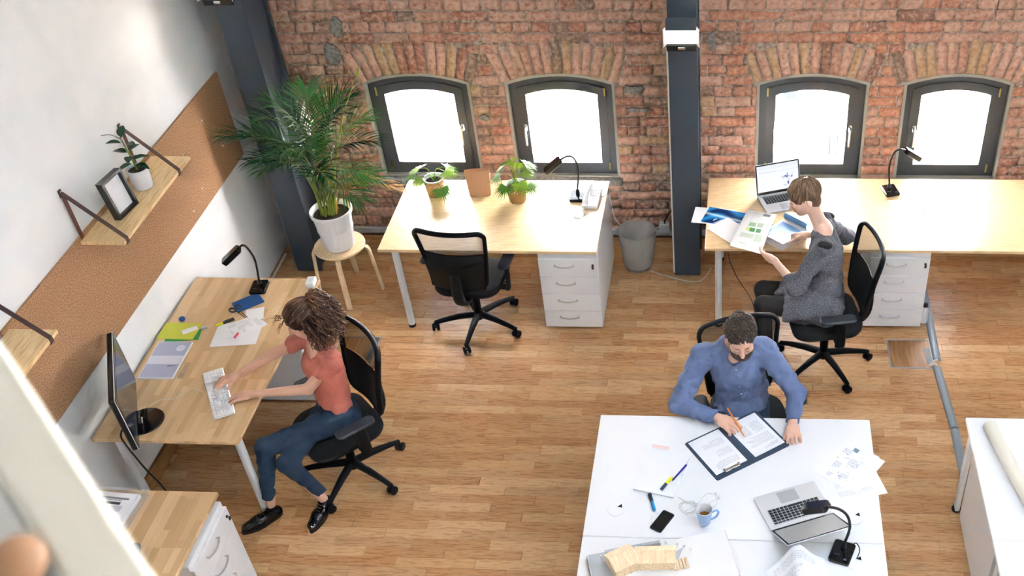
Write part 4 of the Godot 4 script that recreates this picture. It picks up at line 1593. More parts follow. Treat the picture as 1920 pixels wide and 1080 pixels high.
func build_props() -> void:
	var r := RandomNumberGenerator.new()
	r.seed = 77
	var ink := rgb8(90, 92, 100)
	var pw := rgb8(238, 239, 243)
	printed("doc_a", lines_img(256, 360, pw, rgb8(150, 152, 160), [[30, 30, 120, 3, 10], [30, 80, 200, 10, 9], [30, 190, 90, 12, 9], [140, 190, 90, 12, 9]], 3), 0.8)
	printed("doc_b", lines_img(256, 360, pw, rgb8(165, 167, 174), [[30, 40, 190, 5, 12], [30, 130, 120, 6, 11], [30, 230, 180, 6, 11]], 4), 0.8)
	mat("blue_cover", rgb8(24, 84, 150), 0.35)
	mat("yellow_card", rgb8(206, 206, 66), 0.6)
	mat("green_card", rgb8(40, 150, 70), 0.6)
	mat("yellow_ink", rgb8(222, 232, 20), 0.35)
	mat("cyan_ink", rgb8(20, 150, 216), 0.35)
	mat("navy_ink", rgb8(36, 30, 150), 0.35)
	mat("red_ink", rgb8(196, 20, 50), 0.35)
	mat("orange_ink", rgb8(226, 130, 40), 0.4)
	mat("pink_paper", rgb8(232, 206, 204), 0.8)
	mat("folder_navy", rgb8(52, 70, 92), 0.5)
	mat("mug_blue", rgb8(146, 178, 222), 0.25)
	mat("mug_inside", rgb8(226, 226, 232), 0.25)
	mat("coffee", rgb8(122, 78, 28), 0.1)
	var clear := mat("clear_plastic", Color(0.9, 0.93, 0.95, 0.12), 0.1)
	clear.transparency = BaseMaterial3D.TRANSPARENCY_ALPHA
	prop_telephone_desk()
	prop_laptop_desk()
	prop_white_tables()
	prop_left_desk(r)
	prop_floor()
	# picture frame on the shelf
	var f := thing("picture_frame", "deep black picture frame with blank white picture on the shelf", "picture frame", Vector3(0.155, 1.7005, 2.24), deg_to_rad(82.0))
	var lean := Basis(Vector3.RIGHT, -0.12)
	var mb := MB.new()
	var fo := [Vector2(-0.095, 0), Vector2(-0.095, 0.245), Vector2(0.095, 0.245), Vector2(0.095, 0)]
	var fi := [Vector2(-0.078, 0.017), Vector2(-0.078, 0.228), Vector2(0.078, 0.228), Vector2(0.078, 0.017)]
	ring(mb, fo, fi, -0.022, 0.022)
	obj(mb, "frame", M.black_plastic, f, Transform3D(lean, Vector3(0, 0.0027, 0)))
	mb = MB.new()
	mb.box(Vector3(0, 0.122, -0.008), Vector3(0.16, 0.215, 0.01))
	obj(mb, "picture", M.paper, f, Transform3D(lean, Vector3(0, 0.0027, 0)))
	# ledge of the gallery close to the viewer, out of focus
	var g := thing("gallery_ledge", "out-of-focus cream ledge with white board at the lower left corner", "ledge", Vector3.ZERO)
	mb = MB.new()
	mb.slab([Vector2(2.69, -6.275), Vector2(3.30, -6.885), Vector2(3.235, -6.92), Vector2(2.66, -6.37)], 4.24, 4.30, 0.008)
	mat("cream_paint", rgb8(196, 193, 180), 0.6)
	obj(mb, "edge_board", M.cream_paint, g)
	mb = MB.new()
	mb.slab([Vector2(2.66, -6.372), Vector2(3.235, -6.922), Vector2(3.05, -7.2), Vector2(2.45, -6.75)], 4.19, 4.287, 0.004)
	mat("board_white", rgb8(198, 198, 196), 0.6)
	obj(mb, "board", M.board_white, g)
	mb = MB.new()
	mb.ell(Vector3(3.065, 4.30, 6.80), Vector3(0.034, 0.02, 0.042), 18, Basis(Vector3.UP, 0.4))
	mat("knob_brown", rgb8(150, 112, 80), 0.6)
	obj(mb, "wooden_knob", M.knob_brown, g)


func prop_telephone_desk() -> void:
	# kraft paper bag
	var b := thing("paper_bag", "brown kraft paper bag standing between the two fan palms", "bag", Vector3(1.84, 0.7405, 0.52), 0.12)
	var mb := MB.new()
	mb.sheet(8, 8, func(u: float, w: float) -> Vector3:
		var y := 0.215 * (1 - w)
		var bulge := 0.03 * (1 - pow(2 * u - 1, 2)) * (0.35 + 0.65 * w)
		return Vector3((u - 0.5) * lerpf(0.19, 0.165, w), y, 0.012 + bulge))
	mb.sheet(8, 8, func(u: float, w: float) -> Vector3:
		var y := 0.215 * (1 - w)
		var bulge := 0.03 * (1 - pow(2 * u - 1, 2)) * (0.35 + 0.65 * w)
		return Vector3((0.5 - u) * lerpf(0.19, 0.165, w), y, -0.012 - bulge))
	for sx: float in [-1.0, 1.0]:
		mb.face([Vector3(sx * 0.095, 0.215, 0.012), Vector3(sx * 0.095, 0.215, -0.012), Vector3(sx * 0.0825, 0, -0.012), Vector3(sx * 0.0825, 0, 0.012)], Vector3(0, 0.1, 0))
	obj(mb, "bag", M.kraft, b)
	mb = MB.new()
	mb.slab(rrect(0.165, 0.08, 0.03, 4), 0.0, 0.003)
	obj(mb, "bottom", M.kraft, b)
	desk_lamp("black gooseneck lamp on the telephone desk", Vector3(2.60, 0.7405, 0.56), 0.0, PI * 0.93, 0.12, 0.31)
	# telephone
	var t := thing("telephone", "white desk telephone with handset and coiled cord", "telephone", Vector3(2.715, 0.7405, 0.60), -0.06)
	mb = MB.new()
	var side := [Vector3(0, 0, 0.11), Vector3(0, 0.022, 0.11), Vector3(0, 0.05, -0.11), Vector3(0, 0, -0.11)]
	for k in 4:
		var a: Vector3 = side[k]
		var c: Vector3 = side[(k + 1) % 4]
		mb.face([a + Vector3(-0.06, 0, 0), c + Vector3(-0.06, 0, 0), c + Vector3(0.06, 0, 0), a + Vector3(0.06, 0, 0)], Vector3(0, 0.015, 0))
	for sx: float in [-0.06, 0.06]:
		mb.face([side[0] + Vector3(sx, 0, 0), side[1] + Vector3(sx, 0, 0), side[2] + Vector3(sx, 0, 0), side[3] + Vector3(sx, 0, 0)], Vector3(0, 0.015, 0))
	obj(mb, "body", M.laminate, t)
	mb = MB.new()
	mb.tube(spline([Vector3(-0.03, 0.055, -0.115), Vector3(-0.03, 0.075, -0.09), Vector3(-0.03, 0.078, 0.0), Vector3(-0.03, 0.055, 0.085), Vector3(-0.03, 0.035, 0.11)], 4), [0.02, 0.024, 0.024, 0.02, 0.017, 0.016, 0.016, 0.016, 0.016, 0.016, 0.016, 0.017, 0.019, 0.022, 0.024, 0.022, 0.018], 10, true, 0.8)
	obj(mb, "handset", M.white_top, t)
	for j in 5:
		for i in 3:
			mb = MB.new()
			mb.box(Vector3(0.012 + i * 0.017, 0.046 - j * 0.0045, -0.075 + j * 0.03), Vector3(0.012, 0.008, 0.014), 0.002)
			obj(mb, "button", M.leg_white, t)
	mb = MB.new()
	var pts := []
	var way := spline([Vector3(-0.03, 0.02, 0.118), Vector3(-0.035, 0.012, 0.16), Vector3(-0.01, 0.012, 0.20), Vector3(-0.05, 0.012, 0.26), Vector3(-0.09, 0.012, 0.25), Vector3(-0.07, 0.012, 0.215)], 22)
	for k in way.size():
		var a := k * 1.25
		var dir: Vector3 = (way[mini(k + 1, way.size() - 1)] - way[maxi(k - 1, 0)]).normalized()
		var sd := dir.cross(Vector3.UP).normalized()
		pts.append(way[k] + (sd * cos(a) + Vector3.UP * sin(a)) * 0.007)
	mb.tube(pts, 0.0025, 5)
	obj(mb, "cord", M.cable_white, t)
	cable("white cord hanging from the telephone desk towards the bin", [Vector3(2.77, 0.745, 0.56), Vector3(2.826, 0.748, 0.54), Vector3(2.845, 0.70, 0.52), Vector3(2.855, 0.45, 0.40), Vector3(2.90, 0.28, 0.30), Vector3(2.93, 0.02, 0.18)], 0.004, M.cable_white)


func prop_laptop_desk() -> void:
	var im := Image.create(384, 256, false, Image.FORMAT_RGB8)
	im.fill(rgb8(238, 242, 250))
	im.fill_rect(Rect2i(0, 0, 384, 40), rgb8(226, 230, 240))
	im.fill_rect(Rect2i(0, 64, 384, 10), rgb8(222, 228, 238))
	im.fill_rect(Rect2i(20, 66, 150, 6), rgb8(190, 200, 220))
	var rr := RandomNumberGenerator.new()
	rr.seed = 6
	for k in 22:
		im.fill_rect(Rect2i(230 + rr.randi_range(0, 90), 95 + rr.randi_range(0, 130), rr.randi_range(6, 22), rr.randi_range(5, 16)), [rgb8(30, 40, 80), rgb8(90, 110, 160), rgb8(190, 200, 220)][rr.randi_range(0, 2)])
	laptop("silver laptop with a bright web page, beside the woman in grey", Vector3(4.177, 0.7405, 0.60), deg_to_rad(19.0), deg_to_rad(16.0), printed("laptop_page", im, 0.3, 0.11))
	desk_lamp("black gooseneck lamp on the laptop desk, head turned right", Vector3(4.985, 0.7405, 0.45), 0.25, -0.1, 0.12, 0.30)
	card("sheet_of_paper", "blank white sheet below the right desk lamp", "paper", 5.05, 0.665, 0.155, 0.215, 0.09, 0.7405, 0.001, M.paper)
	# prints on the left end of the desk
	card("sheet_of_paper", "white sheet under the blue photo print", "paper", 3.70, 0.86, 0.21, 0.297, 0.62, 0.7405, 0.001, M.paper)
	card("sheet_of_paper", "white sheet sticking out over the desk edge", "paper", 3.645, 0.80, 0.297, 0.21, -0.12, 0.7418, 0.001, M.paper)
	im = Image.create(256, 180, false, Image.FORMAT_RGB8)
	for y in 180:
		for x in 256:
			var v := 0.5 + 0.5 * sin(x * 0.012 + y * 0.05 + 2.5 * sin(x * 0.02))
			var c := rgb8(8, 40, 96).lerp(rgb8(30, 140, 214), v).lerp(rgb8(220, 240, 250), pow(clampf(1.0 - absf(y - 75 - x * 0.1) / 34.0, 0, 1), 2.0) * 0.9)
			if y > 118 and sin(x * 0.16 + y * 0.11) > 0.35 and x > 70:
				c = c.lerp(rgb8(236, 246, 252), 0.75)
			im.set_pixel(x, y, c)
	card("photo_print", "glossy blue photo print on the laptop desk", "print", 3.73, 0.82, 0.30, 0.205, -0.30, 0.7432, 0.0012, printed("photo_blue", im, 0.25))
	card("sheet_of_paper", "white sheet with small picture under the held drawing", "paper", 3.78, 1.0, 0.21, 0.297, 0.75, 0.7447, 0.001, M.paper)
	# drawing held up by the woman
	im = Image.create(256, 380, false, Image.FORMAT_RGB8)
	im.fill(rgb8(240, 242, 243))
	for k in 9:
		im.fill_rect(Rect2i(70 + k * 18, 14, 2, 120), rgb8(176, 184, 190))
	for k in 7:
		im.fill_rect(Rect2i(60, 18 + k * 18, 180, 2), rgb8(186, 192, 198))
	im.fill_rect(Rect2i(150, 20, 60, 26), rgb8(120, 126, 134))
	im.fill_rect(Rect2i(70, 130, 60, 40), rgb8(150, 184, 150))
	im.fill_rect(Rect2i(140, 124, 50, 46), rgb8(176, 200, 178))
	im.fill_rect(Rect2i(66, 182, 50, 30), rgb8(196, 214, 120))
	im.fill_rect(Rect2i(96, 184, 44, 36), rgb8(58, 140, 76))
	im.fill_rect(Rect2i(150, 186, 40, 34), rgb8(80, 150, 110))
	im.fill_rect(Rect2i(40, 240, 110, 40), rgb8(206, 222, 208))
	im.fill_rect(Rect2i(160, 236, 60, 60), rgb8(200, 220, 206))
	im.fill_rect(Rect2i(60, 330, 50, 3), rgb8(170, 176, 180))
	var c00 := Vector3(3.903, 0.762, 0.74)
	var c10 := Vector3(4.118, 0.762, 0.80)
	var c01 := Vector3(3.774, 0.772, 1.218)
	var c11 := Vector3(3.995, 0.828, 1.395)
	var mb := MB.new()
	mb.sheet(10, 10, func(u: float, w: float) -> Vector3:
		return c00.lerp(c10, u).lerp(c01.lerp(c11, u), w) + Vector3(0, 0.02 * sin(PI * w) * (0.4 + 0.6 * u), 0), 0.0008)
	tag(obj(mb, "architect_drawing", printed("drawing_green", im, 0.7), self), "white architect sheet with green pictures held by the woman", "drawing")
	# thick brochure
	var br := thing("brochure", "thick brochure opened at a blue page under the woman's hand", "magazine", Vector3(4.165, 0.7405, 1.055), deg_to_rad(-43.0) + PI / 2)
	mb = MB.new()
	for k in 9:
		mb.box(Vector3(r_off(k) * 0.004, 0.0025 + k * 0.005, r_off(k + 3) * 0.004), Vector3(0.285, 0.0044, 0.215), 0.001)
	obj(mb, "pages", M.paper, br)
	im = Image.create(128, 96, false, Image.FORMAT_RGB8)
	im.fill(rgb8(240, 243, 247))
	for y in range(8, 90):
		for x in range(6, 104):
			im.set_pixel(x, y, rgb8(70, 136, 206).lerp(rgb8(140, 186, 228), y / 96.0))
	mb = MB.new()
	mb.sheet(10, 6, func(u: float, w: float) -> Vector3:
		return Vector3((u - 0.5) * 0.285, 0.0472 + 0.012 * pow(1 - u, 6.0), (w - 0.5) * 0.215))
	obj(mb, "page", printed("page_blue", im, 0.35), br)
	mb = MB.new()
	mb.sheet(8, 6, func(u: float, w: float) -> Vector3:
		var a := lerpf(PI * 0.1, PI * 1.5, u)
		return Vector3(0.135 + cos(a) * 0.022, 0.071 + sin(a) * 0.022, (w - 0.5) * 0.215), 0.0004)
	mat("page_blue_light", rgb8(110, 164, 214), 0.35)
	obj(mb, "curled_page", M.page_blue_light, br)
	card("postcard", "small dark blue card between drawing and brochure", "card", 4.03, 0.955, 0.15, 0.105, 0.5, 0.7405, 0.001, M.blue_cover)


func r_off(k: int) -> float:
	return sin(k * 12.9898) * 0.8


func prop_white_tables() -> void:
	var top := 0.7405
	# clipboard folder with two printed sheets
	var f := thing("clipboard_folder", "dark blue clipboard folder lying open before the man", "folder", Vector3(3.845, top, 3.153), deg_to_rad(34.9))
	var mb := MB.new()
	mb.slab(rrect(0.245, 0.345, 0.012, 3), 0, 0.005, 0.001, Transform3D(Basis(), Vector3(-0.129, 0, 0)))
	obj(mb, "left_cover", M.folder_navy, f)
	mb = MB.new()
	mb.slab(rrect(0.245, 0.345, 0.012, 3), 0, 0.005, 0.001, Transform3D(Basis(), Vector3(0.129, 0, 0)))
	obj(mb, "right_cover", M.folder_navy, f)
	mb = MB.new()
	mb.box(Vector3(0, 0.002, 0), Vector3(0.02, 0.004, 0.345), 0.001)
	obj(mb, "spine", M.folder_navy, f)
	mb = MB.new()
	mb.box(Vector3(-0.129, 0.011, 0.14), Vector3(0.10, 0.008, 0.022), 0.003)
	mb.box(Vector3(-0.129, 0.018, 0.148), Vector3(0.028, 0.01, 0.012), 0.003)
	for sx: float in [-1.0, 1.0]:
		mb.box(Vector3(-0.129 + sx * 0.048, 0.014, 0.132), Vector3(0.012, 0.008, 0.014), 0.002)
	obj(mb, "clip", M.chrome, f)
	var t := deg_to_rad(34.9)
	var bs := Basis(Vector3.UP, t)
	var q := Vector3(3.845, top, 3.153) + bs * Vector3(-0.128, 0, -0.012)
	card("printed_page", "printed page clipped on the left leaf of the folder", "paper", q.x, q.z, 0.21, 0.297, t + PI, top + 0.0053, 0.001, M.doc_b)
	q = Vector3(3.845, top, 3.153) + bs * Vector3(0.131, 0, -0.008)
	card("printed_page", "printed page on the right leaf of the folder", "paper", q.x, q.z, 0.21, 0.297, t + PI + 0.02, top + 0.0053, 0.001, M.doc_a)
	# slim white pad with pens on it
	card("writing_pad", "white writing pad with a blue pen and yellow marker on it", "notepad", 3.425, 3.385, 0.235, 0.325, -0.24, top, 0.010, M.paper, "", 0.006)
	card("paper_slip", "pale pink paper slip beside the writing pad", "paper", 3.405, 3.183, 0.10, 0.025, -0.2, top, 0.0008, M.pink_paper)
	pen("ballpoint_pen", "dark blue ballpoint pen on the white pad", Vector3(3.56, top + 0.017, 3.335), Vector3(3.487, top + 0.0165, 3.455), 0.0055, M.navy_ink, M.navy_ink, 0.42)
	pen("highlighter", "yellow highlighter with dark cap on the white pad", Vector3(3.432, top + 0.0215, 3.525), Vector3(3.485, top + 0.021, 3.43), 0.009, M.yellow_ink, M.folder_navy, 0.42, "marker")
	pen("highlighter", "cyan blue highlighter next to the black phone", Vector3(3.368, top + 0.0105, 3.552), Vector3(3.405, top + 0.010, 3.672), 0.009, M.cyan_ink, M.folder_navy, 0.46, "marker")
	# phone
	var ph := thing("phone", "black smartphone lying on the white table", "phone", Vector3(3.448, top, 3.738), deg_to_rad(-42.0) + PI / 2 + deg_to_rad(55))
	ph.rotation.y = atan2(0.076, -0.138) + PI
	mb = MB.new()
	mb.slab(rrect(0.072, 0.145, 0.01, 4), 0, 0.008, 0.0015)
	obj(mb, "case", M.black_plastic, ph)
	mb = MB.new()
	mb.slab(rrect(0.064, 0.125, 0.004, 3), 0.0081, 0.0085)
	obj(mb, "screen", M.black_gloss, ph)
	# earphones
	mb = MB.new()
	var pts := [Vector3(3.525, top + 0.004, 3.565)]
	for k in 30:
		var a := k * 0.72
		pts.append(Vector3(3.585 + cos(a) * (0.045 + 0.012 * sin(k * 1.7)), top + 0.003 + 0.0015 * (k % 3), 3.635 + sin(a) * (0.04 + 0.012 * cos(k * 2.3))))
	pts += [Vector3(3.63, top + 0.003, 3.62), Vector3(3.66, top + 0.003, 3.56), Vector3(3.69, top + 0.003, 3.53), Vector3(3.725, top + 0.003, 3.545), Vector3(3.74, top + 0.003, 3.60), Vector3(3.72, top + 0.003, 3.635), Vector3(3.70, top + 0.003, 3.60), Vector3(3.75, top + 0.003, 3.565)]
	mb.tube(spline(pts, 4), 0.0016, 5)
	var ea := thing("earphones", "tangled white earphones behind the blue mug", "earphones", Vector3.ZERO)
	obj(mb, "wire", M.cable_white, ea)
	for e in [Vector3(3.75, top + 0.008, 3.565), Vector3(3.735, top + 0.008, 3.535)]:
		mb = MB.new()
		mb.ell(e, Vector3(0.009, 0.008, 0.009), 10)
		obj(mb, "earbud", M.ceramic, ea)
	# mug with tea
	var mg := thing("mug", "light blue mug half full of tea", "mug", Vector3(3.675, top, 3.735))
	mb = MB.new()
	mb.lathe([Vector2(0, 0), Vector2(0.03, 0), Vector2(0.032, 0.003), Vector2(0.044, 0.102), Vector2(0.0435, 0.104)], 28)
	obj(mb, "cup", M.mug_blue, mg)
	mb = MB.new()
	mb.lathe([Vector2(0.0435, 0.104), Vector2(0.0405, 0.104), Vector2(0.0295, 0.006), Vector2(0, 0.006)], 28)
	obj(mb, "inside", M.mug_inside, mg)
	mb = MB.new()
	mb.lathe([Vector2(0.0345, 0.05), Vector2(0, 0.05)], 28)
	obj(mb, "tea", M.coffee, mg)
	mb = MB.new()
	mb.tube(spline([Vector3(0.040, 0.085, 0), Vector3(0.065, 0.09, -0.01), Vector3(0.075, 0.065, -0.014), Vector3(0.06, 0.035, -0.01), Vector3(0.035, 0.028, 0)], 5), 0.006, 8)
	obj(mb, "handle", M.mug_blue, mg)
	# laptop, its screen away from the viewer
	laptop("silver laptop on the white table, screen turned to the man", Vector3(4.152, top, 3.61), deg_to_rad(202.0), deg_to_rad(60.0), printed("ceiling_reflection", lines_img(64, 44, rgb8(196, 199, 198), rgb8(180, 184, 184), [], 1), 0.3, 0.055), 0.365, 0.25)  # screen is off; the ceiling it mirrors is painted as an even grey glow
	desk_lamp("black gooseneck lamp on the white table bending over the laptop", Vector3(4.395, top, 3.925), -0.35, PI + 0.15, 0.13, 0.25)
	cable("thin black lead from the white table lamp to a grommet", [Vector3(4.43, top + 0.012, 3.89), Vector3(4.47, top + 0.03, 3.875), Vector3(4.485, top + 0.03, 3.92), Vector3(4.468, top + 0.008, 3.96)], 0.003, M.black_plastic)
	# drawings
	var im := lines_img(256, 360, pw_(), rgb8(110, 128, 160), [[40, 60, 60, 4, 12], [120, 120, 70, 5, 13], [50, 190, 50, 5, 12], [130, 260, 60, 4, 12], [60, 300, 40, 3, 12]], 9)
	im.fill_rect(Rect2i(90, 24, 34, 34), rgb8(110, 130, 150))
	for k in 24:
		var rr := RandomNumberGenerator.new()
		rr.seed = k
		im.fill_rect(Rect2i(rr.randi_range(30, 210), rr.randi_range(40, 320), rr.randi_range(3, 26), rr.randi_range(2, 8)), rgb8(120, 140, 176).lerp(rgb8(200, 206, 216), rr.randf()))
	card("sheet_of_paper", "white sheet below the sketch sheet, over the table edge", "paper", 4.50, 3.44, 0.297, 0.21, 0.30, top, 0.001, M.doc_b)
	card("sheet_of_paper", "blank white sheet reaching past the right table edge", "paper", 4.51, 3.32, 0.21, 0.297, 0.95 - PI / 2, top + 0.0012, 0.001, M.paper)
	card("sketch_sheet", "white sheet printed with many small blue-grey sketches", "drawing", 4.468, 3.295, 0.225, 0.32, -0.62, top + 0.0025, 0.0012, printed("sketches", im, 0.8))
	# large plans at the bottom edge
	var mbs := MB.new()
	mbs.sheet(4, 4, func(u: float, w: float) -> Vector3: return Vector3(3.72 + u * 0.62 + w * 0.03, top + 0.0015, 4.12 - u * 0.16 + w * 0.4), 0.0008)
	tag(obj(mbs, "plan_sheet", M.doc_b, self), "flat printed plan sheet at the bottom edge of the white table", "drawing")
	mbs = MB.new()
	mbs.sheet(14, 6, func(u: float, w: float) -> Vector3:
		var h := 0.10 * exp(-pow((u - 0.52) * 4.5, 2.0)) + 0.012 * u
		return Vector3(4.0 + u * 0.30 + w * 0.03, top + 0.006 + h, 4.05 - u * 0.08 - 0.05 * sin(PI * u) + w * 0.32), 0.0008)
	tag(obj(mbs, "folded_plan", M.doc_b, self), "creased white plan rising in a fold beside the black lamp", "drawing")
	# architectural model
	var m := thing("architectural_model", "wooden architectural model on a pale plinth at the bottom edge", "model", Vector3(3.455, top, 4.005), deg_to_rad(15.2))
	mat("model_card", rgb8(236, 234, 232), 0.75)
	mat("model_grey", rgb8(186, 190, 194), 0.7)
	noisy("balsa", noise_tex(140, 0.02, [rgb8(228, 198, 156), rgb8(242, 218, 182)], [0.3, 0.7], 3, 256), Vector3(8, 8, 2), 0.65, false)
	noisy("plywood", noise_tex(141, 0.03, [rgb8(178, 140, 112), rgb8(206, 170, 142)], [0.3, 0.7], 4, 256), Vector3(2, 14, 2), 0.7, false)
	mb = MB.new()
	mb.box(Vector3(0, 0.02, 0.06), Vector3(0.74, 0.04, 0.31), 0.001)
	obj(mb, "plinth", M.plywood, m)
	mb = MB.new()
	mb.box(Vector3(0, 0.042, 0.06), Vector3(0.735, 0.004, 0.305), 0.0005)
	obj(mb, "ground", M.model_card, m)
	mb = MB.new()
	mb.box(Vector3(-0.13, 0.058, -0.075), Vector3(0.29, 0.028, 0.018), 0.001)
	obj(mb, "wall_strip", M.model_grey, m)
	mb = MB.new()
	mb.slab([Vector2(-0.36, 0.09), Vector2(-0.26, 0.09), Vector2(-0.22, -0.06), Vector2(-0.36, -0.2)], 0.0445, 0.049)
	obj(mb, "terrain", M.model_grey, m)
	mb = MB.new()
	mb.slab([Vector2(0.03, -0.02), Vector2(0.13, 0.03), Vector2(0.05, -0.1)], 0.0445, 0.049)
	obj(mb, "terrain", M.model_grey, m)
	for q2 in [[-0.20, 0.02, 0.13, 0.12, 0.07, 0.3], [-0.03, 0.03, 0.20, 0.10, 0.06, -0.2]]:
		var hs := Node3D.new()
		hs.name = "house"
		hs.position = Vector3(q2[0], 0.0445, q2[1])
		hs.rotation.y = q2[5]
		m.add_child(hs, true)
		mb = MB.new()
		mb.box(Vector3(0, q2[4] / 2, 0), Vector3(q2[2], q2[4], q2[3]), 0.001)
		for e in 4:
			mb.box(Vector3(-q2[2] / 2 + q2[2] * (e + 0.5) / 4, q2[4] / 2, q2[3] / 2 + 0.002), Vector3(0.004, q2[4], 0.004))
		obj(mb, "walls", M.balsa, hs)
		mb = MB.new()
		var hw: float = q2[2] / 2 + 0.006
		var hd: float = q2[3] / 2 + 0.006
		var y0: float = q2[4]
		mb.face([Vector3(-hw, y0, -hd), Vector3(hw, y0, -hd), Vector3(hw, y0 + 0.035, 0), Vector3(-hw, y0 + 0.035, 0)], Vector3(0, y0, 0))
		mb.face([Vector3(-hw, y0, hd), Vector3(hw, y0, hd), Vector3(hw, y0 + 0.035, 0), Vector3(-hw, y0 + 0.035, 0)], Vector3(0, y0, 0))
		mb.face([Vector3(-hw, y0, -hd), Vector3(-hw, y0, hd), Vector3(-hw, y0 + 0.035, 0)], Vector3(0, y0, 0))
		mb.face([Vector3(hw, y0, -hd), Vector3(hw, y0, hd), Vector3(hw, y0 + 0.035, 0)], Vector3(0, y0, 0))
		obj(mb, "roof", M.balsa, hs)
	mb = MB.new()
	for k in 5:
		mb.box(Vector3(0.06 + k * 0.016, 0.05 + k * 0.002, 0.08), Vector3(0.012, 0.012, 0.06))
	obj(mb, "steps", M.balsa, m)
	for k in 6:
		mb = MB.new()
		var px := [0.02, 0.045, 0.10, 0.13, -0.30, 0.16][k] as float
		var pz := [-0.05, -0.055, -0.03, -0.01, -0.04, 0.02][k] as float
		mb.tube([Vector3(px, 0.044, pz), Vector3(px, 0.075, pz)], 0.001, 4)
		mb.ell(Vector3(px, 0.08, pz), Vector3(0.008, 0.008, 0.008), 8)
		obj(mb, "tree", M.model_card, m)
	# paper roll on the right table
	mb = MB.new()
	mb.lathe([Vector2(0.038, 0), Vector2(0.038, 0.9), Vector2(0.03, 0.9), Vector2(0.03, 0.0), Vector2(0.038, 0)], 24, Vector3.ZERO, Basis(Vector3.UP, 0.20) * Basis(Vector3.RIGHT, PI / 2))
	tag(obj(mb, "paper_roll", M.cream_paper, self, Transform3D(Basis(), Vector3(5.30, top + 0.0385, 2.99))), "long cream paper roll on the right white table", "paper roll")


func pw_() -> Color:
	return rgb8(240, 241, 245)


